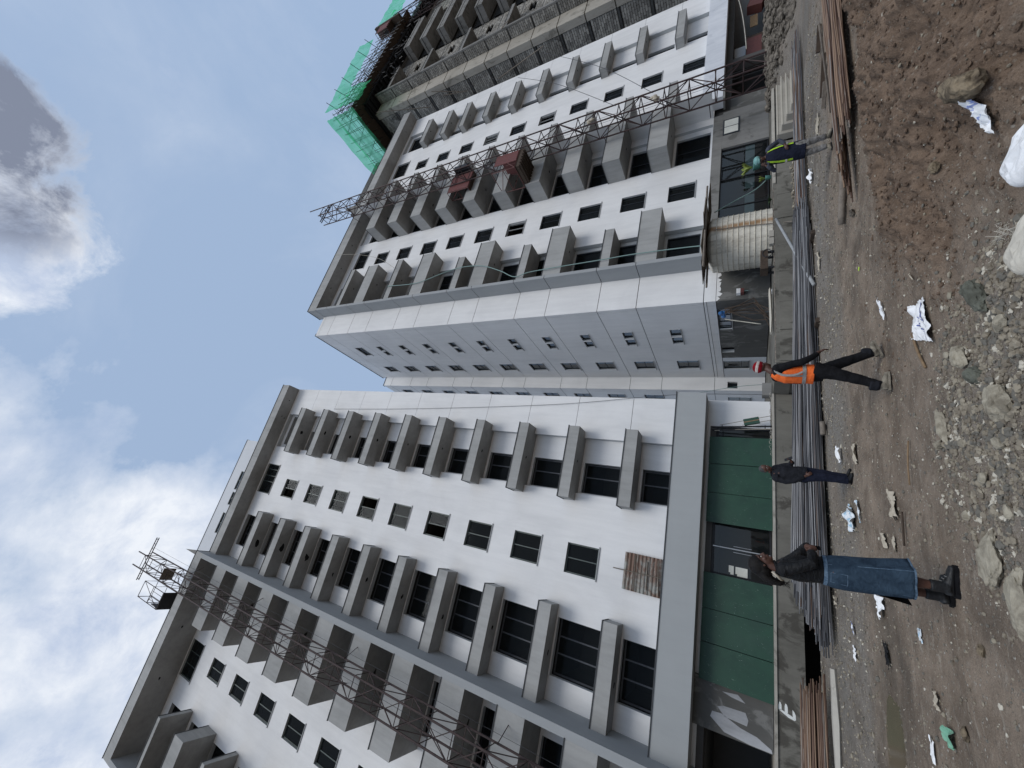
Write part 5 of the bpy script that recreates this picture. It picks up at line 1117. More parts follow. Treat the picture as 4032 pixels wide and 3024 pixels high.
mb = MB()
for d in (0, .16): mb.tube([(26.3, 16.4 + d, 40.9), (28.7, 16.4 + d, 40.9)], 0.05, 4)
mb.build('head_beam', 'mast_steel', MBt)
for zt in (4.0, 10.5, 19.5, 28.6, 37.0): mb = MB(); mb.tube([(27.95, 17.19, zt), (28.6, 17.66, zt)], 0.025, 4); mb.tube([(26.76, 17.19, zt), (27.0, 18.2, zt)], 0.025, 4); mb.build('wall_tie', 'mast_steel', MBt)
mb = MB(); mb.tube([(27.3, 16.5, 40.5), (27.3, 16.5, 1)], 0.010, 3); mb.tube([(27.6, 16.3, 40.5), (27.5, 16.3, 1)], 0.010, 3); mb.build('hoist_rope', 'wire_dark', MBt)
for k, (z, r_l) in enumerate(((11.2, 'tied pale sacking bundle on the lower part of the right mast'), (7.0, 'small pale rag knot tied on the right mast just above the shop'))):
    mb = MB()
    for i in range(5): mb.ell((random.uniform(-.12, .12), random.uniform(-.1, .1), random.uniform(-.18, .18)), (.11, .09, .16), 0, None, 7, 5)
    o = mb.build('rag', 'plastic_cream', None, False, TB(27.2, 16.0, z)); tag(o, r_l, 'rag')
CB1 = thing('hoist_cage', 'dull red hoist cage on the right mast, the lower of its two cages', 'hoist cage', (0, 0, 0), ROTB)
cage(CB1, 24.9, 26.7, 16.1, 17.9, 16.6, 18.6, 'red_steel', 'timber_dark', [(25.6, 26.68, 16.06, 16.1, 16.65, 18.55, 'red_panel'), (26.68, 26.72, 16.1, 17.8, 16.7, 18.5, 'red_panel')], 0.03)
mb = MB(); mb.box(24.9, 26.75, 16.1, 17.9, 16.25, 16.5)
for i in range(6): mb.box(24.95 + i * .3, 25.05 + i * .3, 16.05, 17.95, 16.1, 16.26)
mb.build('floor_joists', 'timber_dark', CB1)
mb = MB()
for i in range(18): a = random.uniform(0, 6.2); mb.tube([(26.0 + .35 * math.cos(a + t * .7) , 16.0 + random.uniform(-.1, .1), 19.1 + .35 * math.sin(a + t * .7)) for t in range(6)], 0.012, 3)
mb.build('cable_coil', 'wire_dark', CB1)
CB2 = thing('hoist_cage', 'faded red hoist cage higher up the right mast, seen through the lattice', 'hoist cage', (0, 0, 0), ROTB)
cage(CB2, 26.0, 27.9, 17.3, 18.1, 22.0, 24.2, 'red_steel', 'timber_dark', [(26.05, 27.85, 17.26, 17.3, 22.05, 24.15, 'red_panel')], 0.03)
mb = MB(); mb.tube([(28.2, 17.0, 22.4), (29.2, 16.6, 22.4), (29.2, 16.6, 23.6), (28.2, 17.0, 23.6)], 0.03, 4); mb.tube([(28.5, 16.9, 22.4), (28.5, 16.9, 23.6)], 0.03, 4); mb.box(28.1, 28.5, 16.8, 17.6, 22.5, 23.9); mb.build('side_frame', 'black_steel', CB2)

# ------------------------------------------------------------------ water tank, table and clutter on the ledge
tk = thing('water_tank', 'big ribbed cream water tank streaked with rust, standing at the corner of the right block', 'water tank', TB(16.15, 17.75, 0.9), ROTB)
mb = MB(); ribs = []; H_ = 2.5; r0 = 1.33
prof = [(r0, 0.0)]; nz = 11
for i in range(nz):
    z0 = H_ * i / nz; z1 = H_ * (i + 1) / nz
    prof += [(r0 - 0.006, z0 + 0.05), (r0 - 0.006, z1 - 0.05), (r0 + 0.0, z1 - 0.02), (r0, z1)]
    ribs.append(z1)
prof += [(r0 - .05, H_ + .05), (r0 * .8, H_ + .18), (r0 * .42, H_ + .30), (0.30, H_ + .32), (0.30, H_ + .55), (0.0, H_ + .56)]
NN = 48
for (r, z) in prof:
    for k in range(NN): a = 2 * math.pi * k / NN; mb.v.append((r * math.cos(a), r * math.sin(a), z))
for i in range(len(prof) - 1):
    for k in range(NN): k2 = (k + 1) % NN; mb.f.append((i * NN + k, i * NN + k2, (i + 1) * NN + k2, (i + 1) * NN + k)); mb.m.append(0)
mb.build('tank_body', 'tank_plastic', tk, True)
flat('tank_rib', (0.62, 0.57, 0.47), 0.5, var=0.12)
for z in ribs[:-1]:
    q = MB(); q.tube([((r0 + .008) * math.cos(2 * math.pi * k / 40), (r0 + .008) * math.sin(2 * math.pi * k / 40), z) for k in range(41)], 0.018, 5, 0, False); q.build('rib', 'tank_rib', tk, True)
rs = thing('tank_roof', 'rusty ragged metal sheet roof propped over the water tank', 'sheet roof', TB(16.0, 17.4, 3.62), ROTB)
for i in range(5):
    q = MB(); x0 = -2.3 + i * .92; q.box(x0, x0 + 1.05, -1.6 + random.uniform(-.1, .1), 0.2, -0.03 + .02 * i, 0.0 + .02 * i); o = q.build('sheet', ['timber_dark', 'timber_grey'][i % 2], rs); o.rotation_euler = (R(random.uniform(-3, 3)), R(random.uniform(-4, 4)), 0)
q = MB(); q.tube([(-2.6, -1.5, -.03), (2.4, -1.5, .02)], .05, 5); q.tube([(-2.5, 0.2, -.03), (2.3, .2, .02)], .05, 5); q.build('rafter', 'timber_grey', rs)
mb = MB(); mb.tube([TB(15.9, 16.35, 3.3), TB(15.85, 16.38, 2.0), TB(15.75, 16.4, 0.9), TB(15.0, 15.7, 0.2)], 0.022, 6); tag(mb.build('tank_pipe', 'timber_grey'), 'thin rusty pipe running down the front of the water tank', 'pipe')
tb = thing('side_table', 'small brown board table wound with dark wire beside the water tank', 'table', TB(13.6, 16.45, 0.88), ROTB)
mb = MB(); mb.box(-.5, .5, -.25, .25, .22, .50); mb.build('top', 'timber_dark', tb)
for (x, y) in ((-.42, -.18), (.42, -.18), (-.42, .18), (.42, .18)): mb = MB(); mb.box(x - .04, x + .04, y - .04, y + .04, 0, .279); mb.build('leg', 'black_steel', tb)
mb = MB()
for i in range(14): a = random.uniform(0, 6); mb.tube([(.3 + .22 * math.cos(a + t * .8) + random.uniform(-.02, .02), -.27, .25 + .18 * math.sin(a + t * .8)) for t in range(7)], 0.009, 3)
mb.build('wire', 'wire_dark', tb)
for k, (x, z, lab) in enumerate(((14.55, .9, 'pale concrete block under the left edge of the water tank'), (14.95, 1.0, 'second pale block, nearer the middle under the water tank'))):
    o = box('concrete_block', 'pale_concrete', None, -.17, .17, -.1, .1, 0, .17); o.location = TB(x, 16.25, 0.88 + .0 * k); tag(o, lab, 'block')
# red and white box on the wall, blue scraps, leaning rods
bx = thing('meter_box', 'small red box with a white lid fixed to the dark wall left of the tank', 'box', TB(14.3, 19.3, 2.25), ROTB)
mb = MB(); mb.box(-.14, .14, -.12, .1, -.06, .12); mb.build('lid', 'plastic_white', bx); mb = MB(); mb.box(-.13, .13, -.13, .1, -.22, -.061); mb.build('case', 'red_panel', bx); mb = MB(); mb.tube([(0, -.05, -.22), (0.02, -.04, -.4)], .03, 5); mb.build('cable_end', 'green_rope', bx)
sheet_pts = []
mb = MB()
for i in range(7): mb.ell((random.uniform(-.12, .12), random.uniform(-.3, .3), random.uniform(-.22, .2)), (.07, .16, .12), 0, None, 7, 5)
tag(mb.build('blue_jerrycan', 'blue_plastic', None, False, TB(13.7, 20.3, 3.05)), 'torn blue plastic sheet caught on the corner of the side wall', 'plastic sheet')
mb = MB()
for i in range(9): mb.tube([TB(13.7 + random.uniform(-.2, .1), 19.9 + random.uniform(-.2, .3), 2.9), TB(13.2 + random.uniform(-.6, .4), 19.2 + random.uniform(-.5, .6), 1.6), TB(12.6 + random.uniform(-.9, .6), 18.6 + random.uniform(-.5, .5), 0.9)], 0.022, 5)
tag(mb.build('dry_branches', 'timber_dark'), 'bundle of dry branches leaning on the corner below the blue sheet', 'branches')
bar('cane', 'pale straight cane leaning by the corner of the right block', 'cane', TB(13.3, 20.2, 2.9), TB(12.3, 19.3, 1.3), 0.025, 'wire_pale', 6)
mb = MB(); mb.tube([TB(12.9, 17.6, 1.0), TB(11.2, 17.5, 0.96), TB(10.6, 17.4, 0.98)], [(.3, .05), (.35, .06), (.1, .03)], 6); tag(mb.build('canvas_sheet', 'sack_weave'), 'pale canvas sheet lying on the rubble ledge left of the tank', 'canvas')
o = sheet('plastic_sheet', 'round white plastic lid on the rubble ledge', [TB(11.9, 16.1)[:2], TB(11.9, 15.9)[:2], TB(11.5, 15.9)[:2], TB(11.5, 16.1)[:2]], 'plastic_white', 0.02, 6, 33, 'lid'); o.location.z = 0.84
o = box('concrete_block', 'bare_concrete', None, -.3, .3, -.2, .2, 0, .35); o.location = (8.45, 19.9, .9); tag(o, 'grey concrete block at the end of the plinth under the gap', 'block')
# plants
def plant(label, loc, n, h, spread, leafmat, pot, potr=.12, poth=.2, droop=.5, seed=0, lw=.035):
    r2 = random.Random(seed); t = thing('potted_plant' if pot else 'plant', label, 'plant', loc)
    if pot:
        mb = MB(); mb.tube([(0, 0, 0), (0, 0, poth * .9), (0, 0, poth)], [potr * .7, potr, potr * 1.08], 12); mb.build('pot', pot, t, True)
    for i in range(n):
        a = r2.uniform(0, 6.28); L = h * r2.uniform(.6, 1); mb = MB(); d = Vector((math.cos(a), math.sin(a), 0)); s = d.cross(Vector((0, 0, 1))); P = []
        for k in range(6):
            u = k / 5; P.append((Vector((0, 0, poth if pot else 0)) + d * spread * u * r2.uniform(.8, 1.1) + Vector((0, 0, L * (u - droop * u * u))), lw * math.sin(math.pi * min(u * .9 + .08, 1))))
        for k in range(5): mb.poly([P[k][0] - s * P[k][1], P[k + 1][0] - s * P[k + 1][1], P[k + 1][0] + s * P[k + 1][1], P[k][0] + s * P[k][1]])
        mb.build('leaf', leafmat, t)
    return t
plant('leafy plant in a blue-green pot behind the head of the man in the yellow vest', TB(22.6, 18.9, 1.35), 26, .95, .42, 'leaf_yellow', 'pot_green', .2, .35, .35, 1, .05)
plant('yellow-green plant in a pale pot on the shop ledge', TB(19.7, 17.3, 0.9), 16, .5, .2, 'leaf_yellow', 'pot_green', .12, .25, .4, 2)
plant('low dark succulent at the top right of the water tank', TB(17.85, 17.0, 0.9), 22, .35, .3, 'leaf_dark', None, seed=3, droop=.5)
# contents of the dark opening on the right
cb = thing('cabinet', 'brown wooden cabinet standing in the dark ground-floor opening', 'cabinet', TB(36.6, 20.4, 0.9), ROTB)
mb = MB(); mb.box(-1.7, 1.7, 0, .6, .1, 1.35); mb.build('body', 'timber_dark', cb); mb = MB(); mb.box(-1.6, 1.4, -.03, -.001, .35, 1.3); mb.build('door', 'red_panel', cb)
o = box('plywood_panel', 'timber', None, -.7, .7, -.02, .02, 0, .5); o.location = TB(39.9, 20.3, 1.5); tag(o, 'orange-brown plywood panel hung above the cabinet in the dark opening', 'panel')
o = box('board_stack', 'red_steel', None, -1.2, 1.2, -.3, .3, 0, 1.0); o.location = TB(41.8, 20.0, .95); o.rotation_euler = (0, .25, ROTB); tag(o, 'tilted dark red board stack in the dark opening, beyond the cabinet', 'board stack')
mb = MB()
for i in range(12): mb.tube([TB(40 + i * .25, 17.8, 0.9), TB(40 + i * .25, 17.8, 1.6)], .02, 4)
for z in (1.0, 1.3, 1.6): mb.tube([TB(40, 17.8, z), TB(43, 17.8, z)], .02, 4)
tag(mb.build('railing', 'black_steel'), 'low dark metal railing at the far right of the ledge', 'railing')
# cables and hoses
def cable(label, pts, r, mat, cat='cable', sag=0.0, name='cable'):
    P = [Vector(p) for p in pts]; out_ = []
    for i in range(len(P) - 1):
        p0 = P[max(i - 1, 0)]; p1 = P[i]; p2 = P[i + 1]; p3 = P[min(i + 2, len(P) - 1)]
        for k in range(8):
            t = k / 8; out_.append(0.5 * ((2 * p1) + (p2 - p0) * t + (2 * p0 - 5 * p1 + 4 * p2 - p3) * t * t + (3 * p1 - p0 - 3 * p2 + p3) * t ** 3) - Vector((0, 0, sag * math.sin(math.pi * (i + t) / (len(P) - 1)))))
    out_.append(P[-1]); mb = MB(); mb.tube(out_, r, 5); return tag(mb.build(name, mat, None, True), label, cat)
cable('thin cable hanging down the right strip of the left block', [(6.3, 19.95, 31.0), (6.7, 19.93, 22.0), (7.4, 19.92, 11.5), (8.15, 19.9, 5.0), (8.25, 19.9, 0.95)], 0.012, 'wire_dark')
cable('pale green hose looping down the face of the right block to the tank', [TB(17.55, 18.2, 28.3), TB(17.33, 18.15, 24.9), TB(17.83, 18.1, 22.35), TB(18.06, 18.05, 20.6), TB(17.9, 18.1, 18.6), TB(17.14, 18.1, 16.8), TB(16.42, 18.1, 15.45), TB(16.65, 18.1, 14.1), TB(16.74, 18.1, 9.4), TB(16.78, 18.1, 7.4), TB(16.66, 18.1, 4.3), TB(16.3, 17.9, 3.6)], 0.032, 'green_rope', 'hose', 0, 'hose')
cable('pale green hose hanging over the roof edge of the right block', [TB(22.95, 18.15, 38.7), TB(22.2, 18.12, 34.8), TB(20.95, 18.1, 31.0), TB(19.4, 18.1, 28.3)], 0.016, 'wire_pale', 'hose', 0, 'hose')
cable('green hose sloping past the shop glass beside the tank', [TB(17.6, 16.9, 3.35), TB(18.2, 17.0, 2.6), TB(18.8, 17.1, 1.7), TB(19.4, 17.2, 1.15)], 0.03, 'green_rope', 'hose', 0.1, 'hose')
cable('black cable strung from the tank roof to the far wing along the side wall', [TB(13.85, 19.3, 3.75), TB(13.85, 24, 3.7), TB(13.85, 28.3, 3.7)], 0.012, 'wire_dark')
cable('taut rope slanting from the unfinished block down to the mast', [TB(44.5, 18.3, 19.5), TB(36.0, 17.3, 12.3), TB(28.0, 16.1, 7.2)], 0.018, 'wire_dark', 'rope', 0, 'rope')
cable('second taut rope slanting down to the mast, above the first', [TB(42.0, 18.3, 21.8), TB(36.0, 17.3, 16.0), TB(28.0, 16.1, 9.6)], 0.018, 'wire_dark', 'rope', 0, 'rope')
cable('knotted pale rope hanging before the dark opening', [TB(42.0, 17.5, 3.4), TB(36.0, 17.2, 2.6), TB(30.0, 16.6, 2.1)], 0.03, 'wire_pale', 'rope', 0.1, 'rope')
cable('thin green line from the canopy end down into the gap', [(8.0, 19.3, 4.0), (8.6, 19.8, 2.2), (8.9, 20.2, 1.0)], 0.012, 'green_rope', 'line', 0, 'line')

# ------------------------------------------------------------------ scaffold and netting on block C
SC_ = thing('scaffold', 'scaffold of thin steel poles around the roof edge of the unfinished block', 'scaffold', (0, 0, 0), ROTB)
mb = MB()
def pole(p, q, r=0.035): mb.tube([p, q], r, 4)
for i in range(19):
    x = 47.2 + i * 1.1
    for y in (15.7, 16.5): pole((x + random.uniform(-.1, .1), y, 45.8), (x + random.uniform(-.15, .15), y, 50.2 + random.uniform(-.4, 1.2)))
for z in (46.6, 47.5, 48.5, 49.4):
    for y in (15.7, 16.5): pole((46.6, y, z + random.uniform(-.1, .1)), (68.5, y, z + random.uniform(-.1, .1)))
for i in range(10): x = 47.2 + i * 2.2; pole((x, 15.7, 46.2), (x + 2.2, 15.7, 49.4)); pole((x + 2.2, 15.7, 46.2), (x, 15.7, 49.4), .03)
for i in range(9):
    y = 15.9 + i * 1.15
    for x in (47.0, 46.3): pole((x, y, 45.8), (x + random.uniform(-.1, .1), y + random.uniform(-.1, .1), 50.4 + random.uniform(-.4, 1)))
for z in (46.6, 47.6, 48.6, 49.6):
    for x in (47.0, 46.3): pole((x, 15.2, z), (x, 26.5, z + random.uniform(-.1, .1)))
for i in range(5): y = 15.9 + i * 2; pole((46.3, y, 46.2), (46.3, y + 2, 49.6))
mb.build('poles', 'black_steel', SC_)['kind'] = 'stuff'
for i, x in enumerate((50.8, 56.5, 62.2, 48.0, 59.4, 53.4)): mb = MB(); mb.tube([(x, 17.0, 49.0 + .3 * (i % 2)), (x - .3, 14.3, 50.6)], .04, 5); mb.build('outrigger', 'black_steel', SC_)
mb = MB(); mb.box(46.4, 69, 15.65, 16.78, 46.38, 46.45); mb.box(46.2, 48.75, 16.79, 27, 46.38, 46.45); mb.build('walkway', 'timber_dark', SC_)
def net(label, P0, ux, uz, nx, nz, amp, seed, mat='green_net', gap=None):
    V = []; F = []
    r3 = np.random.default_rng(seed); ox = r3.random() * 40
    for i in range(nx + 1):
        for j in range(nz + 1):
            u, v = i / nx, j / nz; p = Vector(P0) + Vector(ux) * u + Vector(uz) * v; f = float(fbm(np.array([u * 5 + ox]), np.array([v * 3 + ox]), 1, 3)[0]) - .5
            top = 0.35 * (float(vnoise(np.array([u * 7 + ox]), np.array([3.3]))[0]) - .5) * (j == nz or j == 0)
            V.append(tuple(p + Vector((amp * f * .5, -amp * abs(f) * 1.2, top)))) 
    for i in range(nx):
        for j in range(nz): a = i * (nz + 1) + j; F.append((a, a + 1, a + nz + 2, a + nz + 1))
    me = bpy.data.meshes.new('netting'); me.from_pydata(V, [], F); me.materials.append(MAT(mat)); me.polygons.foreach_set('use_smooth', [True] * len(F)); o = link('green_netting', me, None, (0, 0, 0), (0, 0, ROTB)); tag(o, label, 'netting')
net('green debris net on the roof front of the unfinished block, left of the red cage', (47.2, 15.45, 48.6), (16.4, 0, 2.0), (-0.2, -0.4, 2.7), 34, 8, 0.7, 1)
net('dark end of the green net folded round the roof corner', (47.0, 15.5, 45.0), (4.0, 0, -.3), (0, -.1, 3.9), 10, 8, 0.8, 2)
net('green debris net on the roof side facing the gap', (46.1, 15.6, 49.4), (0.1, 11.0, 0.3), (-.2, 0, 1.6), 22, 6, 0.9, 3)
net('lower green net hanging below the walkway on the roof side', (46.15, 15.7, 45.8), (0.0, 11.0, .4), (0, 0, 3.8), 20, 7, 0.7, 4)
net('green debris net right of the red cage at the top frame edge', (66.3, 15.4, 47.2), (12, 0, 0.2), (.2, -.1, 4.6), 26, 9, 1.2, 5)
CC = thing('hoist_cage', 'red hoist cage at the roof of the unfinished block between two green nets', 'hoist cage', (0, 0, 0), ROTB)
cage(CC, 64.2, 66.0, 15.0, 16.4, 47.8, 50.2, 'red_steel', 'timber_dark', [(64.25, 65.95, 14.95, 15.0, 47.9, 49.9, 'red_panel')], .04)
mb = MB(); mb.box(66.0, 66.5, 14.9, 16.4, 46.2, 51.2); mb.build('counterweight', 'timber_dark', CC)
MC = thing('hoist_mast', 'dark hoist mast of the unfinished block, cut by the top frame edge', 'hoist mast', (0, 0, 0), ROTB)
lattice(MC, 66.8, 15.2, 1.3, 30.0, 48.5, 1.5, 'mast_steel_b', 0.05, 0.03)
mb = MB()
for (p, q) in (((52.3, YC - .1, 28.3), (50.6, 16.6, 24.2)), ((48.6, 20.2, 37.5), (46.9, 17.5, 43.8)), ((48.7, 20.5, 27.2), (47.6, 19.0, 20.5)), ((48.6, 20.0, 32.6), (48.3, 18.6, 35.8)), ((48.6, 20.3, 31.5), (48.2, 19.5, 34.5))): mb.tube([p, q], .05, 5)
o = mb.build('timber_props', 'timber_grey', None, False, None, (0, 0, ROTB)); tag(o, 'loose grey poles sticking out of the side of the unfinished block', 'poles')
mb = MB()
for i in range(60):
    z = random.choice([zz for zz in zl if 16 < zz < 46]); y = random.uniform(19.5, 22); mb.tube([(48.85, y, z), (48.85 - random.uniform(.1, .5), y + random.uniform(-.5, .5), z + random.uniform(-.8, .8))], 0.03, 4)
mb.build('tie_wires', 'wire_dark', C0)['kind'] = 'stuff'
#PART5
# ------------------------------------------------------------------ people
# local frame of a person: +x = the way the body faces, +y = the person's left, z up from the soles
DG = bpy.context.evaluated_depsgraph_get
def fuse(name, mb, voxel, mat, parent, smooth=3, wr=0.0, wf=(18, 18, 7), seed=0, lam=0.5):
    me = mb.mesh(name, mat); o = bpy.data.objects.new(name, me); COL.objects.link(o)
    m = o.modifiers.new('r', 'REMESH'); m.mode = 'VOXEL'; m.voxel_size = voxel
    if smooth: s = o.modifiers.new('s', 'SMOOTH'); s.factor = lam; s.iterations = smooth
    dg = DG(); dg.update(); ev = o.evaluated_get(dg); me2 = bpy.data.meshes.new_from_object(ev); bpy.data.objects.remove(o)
    me2.name = name; n = len(me2.vertices); co = np.empty(n * 3); me2.vertices.foreach_get('co', co); co = co.reshape(-1, 3)
    if wr > 0:
        nn = np.empty(n * 3); me2.vertices.foreach_get('normal', nn); nn = nn.reshape(-1, 3)
        f = fbm(co[:, 0] * wf[0] + co[:, 1] * wf[1] * .8 + seed, co[:, 2] * wf[2] * 3 + co[:, 0] * 6 + seed, 0.5, 3)
        co = co + nn * ((np.abs(f - .5) * 2 - .3) * wr)[:, None]; me2.vertices.foreach_set('co', co.ravel())
    me2.polygons.foreach_set('use_smooth', [True] * len(me2.polygons)); me2.materials.clear(); me2.materials.append(MAT(mat)); me2.update()
    return link(name, me2, parent)
def hand(mb, w, d, up, size=1.0, curl=0.9, mir=1):
    """palm from wrist w along d; up = back-of-hand normal; fingers curl towards -up"""
    w = Vector(w); d = Vector(d).normalized(); up = Vector(up); up = (up - d * up.dot(d)).normalized(); s = d.cross(up) * mir
    pc = w + d * 0.048 * size; M = Matrix((d, s, up)).transposed(); mb.ell(pc, (.052 * size, .040 * size, .017 * size), 0, M, 10, 6)
    for i, (off, L) in enumerate(((-.030, .066), (-.010, .076), (.010, .070), (.029, .055))):
        a = w + d * .078 * size + s * off * size; L *= size; P = [a]; dd = d.copy(); n3 = 3
        for k in range(n3):
            dd = (dd - up * curl * .55).normalized(); P.append(P[-1] + dd * L / n3)
        mb.tube(P, [.0098 * size, .0092 * size, .0085 * size, .0070 * size], 6)
    a = w + d * .025 * size - s * .030 * size; mb.tube([a, a + (d * .6 - s * .7 - up * .25).normalized() * .034 * size, a + (d * .9 - s * .55 - up * .5).normalized() * .066 * size], [.013 * size, .011 * size, .0085 * size], 6)
def head(mb, c, yaw=0, pitch=0, roll=0, sc=1.0):
    M = Matrix.Rotation(yaw, 3, 'Z') @ Matrix.Rotation(pitch, 3, 'Y') @ Matrix.Rotation(roll, 3, 'X'); c = Vector(c)
    def T(x, y, z): return c + M @ Vector((x, y, z)) * sc
    mb.ell(T(-.012, 0, .035), (.098 * sc, .076 * sc, .088 * sc), 0, M, 16, 12); mb.ell(T(.018, 0, -.035), (.072 * sc, .060 * sc, .080 * sc), 0, M, 14, 10)
    mb.ell(T(.058, 0, -.088), (.026 * sc, .030 * sc, .022 * sc), 0, M, 10, 8)      # chin
    mb.tube([T(.078, 0, .022), T(.094, 0, -.002), T(.108, 0, -.024), T(.088, 0, -.034)], [.009 * sc, .011 * sc, .014 * sc, .008 * sc], 7)   # nose
    mb.ell(T(.090, 0, -.030), (.014 * sc, .020 * sc, .009 * sc), 0, M, 8, 6)
    mb.ell(T(.082, 0, -.053), (.014 * sc, .024 * sc, .0075 * sc), 0, M, 8, 6); mb.ell(T(.080, 0, -.066), (.013 * sc, .021 * sc, .008 * sc), 0, M, 8, 6)
    for s in (-1, 1):
        mb.ell(T(-.010, s * .077, -.008), (.017 * sc, .007 * sc, .030 * sc), 0, M, 8, 6); mb.ell(T(.066, s * .032, .028), (.014 * sc, .024 * sc, .008 * sc), 0, M, 8, 6); mb.ell(T(.055, s * .042, -.028), (.022 * sc, .020 * sc, .022 * sc), 0, M, 8, 6)
    return T, M
def face_bits(parent, T, M, sc=1.0):
    for s in (-1, 1):
        b = MB(); b.ell(T(.074, s * .031, .004), (.009 * sc, .013 * sc, .007 * sc), 0, M, 8, 6); b.build('eye', 'eye_white', parent, True)
        b = MB(); b.ell(T(.0825, s * .031, .004), (.003 * sc, .0055 * sc, .0055 * sc), 0, M, 8, 6); b.build('iris', 'hair_black', parent, True)
        b = MB(); b.tube([T(.083, s * .014, .022), T(.083, s * .032, .028), T(.070, s * .050, .021)], .0035 * sc, 4); b.build('eyebrow', 'hair_black', parent)
    b = MB(); b.tube([T(.090, -.017, -.0595), T(.096, 0, -.0590), T(.090, .017, -.0595)], .0028 * sc, 4); b.build('mouth', 'mouth_red', parent)
def limb(mb, pts, rs, infl=0.0, n=10): mb.tube(pts, [r + infl if not isinstance(r, tuple) else (r[0] + infl, r[1] + infl) for r in rs], n)
def boot(mb, ank, d, L=.25, tall=.12, r=.05, lift=0.0, pitch=0.0):
    a = Vector(ank); d = Vector((d[0], d[1], 0)).normalized(); s = Vector((-d.y, d.x, 0)); g = Vector((a.x, a.y, a.z - .085))
    f = Vector((d.x * math.cos(pitch), d.y * math.cos(pitch), math.sin(pitch)))
    mb.tube([a + Vector((0, 0, tall)), a, a + Vector((0, 0, -.04))], [r * 1.02, r, r * 1.05], 10)
    mb.tube([g - f * .06 + Vector((0, 0, .035)), g + Vector((0, 0, .045)), g + f * .08 + Vector((0, 0, .035)), g + f * .15 + Vector((0, 0, .025)), g + f * (L - .06) + Vector((0, 0, .018))], [(.036, .034), (.042, .045), (.044, .038), (.045, .030), (.032, .022)], 10)
    return g, f
def sole(parent, g, f, L=.25, mat='boot_black', t=.03):
    s = Vector((-f.y, f.x, 0)).normalized(); b = MB(); up = Vector((0, 0, 1)); prof = [(-.075, .034), (-.03, .042), (.04, .044), (.11, .049), (.165, .044), (L - .05, .020)]
    top = [g + f * u + s * w + up * .012 for u, w in prof] + [g + f * u - s * w + up * .012 for u, w in reversed(prof)]
    bot = [p - up * t for p in top]; n = len(top); b.poly(top); b.poly(list(reversed(bot)))
    for i in range(n): j = (i + 1) % n; b.poly([top[i], bot[i], bot[j], top[j]])
    b.build('sole', mat, parent)
CH = R(-23.52)

# ---- woman in profile, black leather jacket, long denim skirt
wx, wy = 0.38, 5.62
wo = thing('person', 'woman in black leather jacket, long denim skirt and black boots standing in profile', 'person', (wx, wy, gz(wx, wy) + 0.005), CH + R(17))
mb = MB()
T, M = head(mb, (-.075, .01, 1.515), R(-6), R(-7), 0, 0.97)
limb(mb, [(-.10, 0, 1.35), (-.092, 0, 1.40), (-.08, .005, 1.46)], [.055, .047, .050])
limb(mb, [(-.035, 0, .86), (-.03, 0, .98), (-.045, 0, 1.10), (-.055, 0, 1.22), (-.085, 0, 1.33), (-.10, 0, 1.375)], [(.165, .125), (.125, .10), (.135, .105), (.155, .115), (.15, .085), (.07, .06)], 0, 14)
armR = [(-.08, -.165, 1.325), (-.03, -.205, 1.20), (.03, -.22, 1.085), (.10, -.16, 1.075), (.165, -.075, 1.085)]
armL = [(-.08, .165, 1.325), (.02, .20, 1.22), (.12, .19, 1.13), (.17, .11, 1.10), (.19, .03, 1.10)]
limb(mb, armR, [.05, .042, .038, .033, .024]); limb(mb, armL, [.05, .042, .038, .033, .024])
hand(mb, (.155, -.07, 1.085), (.25, .85, -.25), (.9, -.1, .4), .92, 1.0); hand(mb, (.185, .035, 1.10), (.1, -.85, -.35), (.9, .1, .4), .92, 1.1, -1)
for (s, ax, ay) in ((-1, .035, -.075), (1, -.055, .07)):
    limb(mb, [(-.02, s * .085, .92), (-.005 + ax * .3, s * .085, .70), (ax * .7 + .01, ay, .47), (ax, ay, .30), (ax, ay, .16)], [.095, .085, .055, .052, .036], 0, 12)
fuse('body', mb, .0068, 'skin_brown', wo, 2); face_bits(wo, T, M, .97)
# hair: cap, ponytail
mb = MB(); mb.ell(T(-.028, 0, .050), (.108, .086, .094), 0, M, 18, 12); mb.ell(T(-.075, 0, .0), (.075, .078, .085), 0, M, 14, 10); mb.ell(T(-.02, -.066, .02), (.045, .02, .06), 0, M, 10, 8); mb.ell(T(-.02, .066, .02), (.045, .02, .06), 0, M, 10, 8)
mb.tube([T(-.10, 0, .02), T(-.145, 0, -.02), T(-.18, 0, -.08), T(-.195, -.01, -.15), T(-.18, -.02, -.19)], [(.06, .06), (.066, .055), (.06, .045), (.045, .03), (.02, .015)], 12)
fuse('hair', mb, .007, 'hair_black', wo, 2, .006, (60, 60, 3))
mb = MB()
for i in range(16): a = T(-.17, random.uniform(-.04, .03), -.13); mb.tube([a, a + Vector((random.uniform(-.05, .02), random.uniform(-.03, .03), -.05)), a + Vector((random.uniform(-.07, .03), random.uniform(-.04, .04), -.11))], .0016, 3)
mb.build('hair_strands', 'hair_black', wo)
mb = MB(); mb.tube([T(-.07, -.075, -.08), T(-.11, -.085, -.13), T(-.15, -.06, -.16), T(-.16, -.03, -.185)], [(.004, .010), (.007, .013), (.006, .011), (.003, .006)], 7); mb.build('scarf_edge', 'plastic_cream', wo, True)
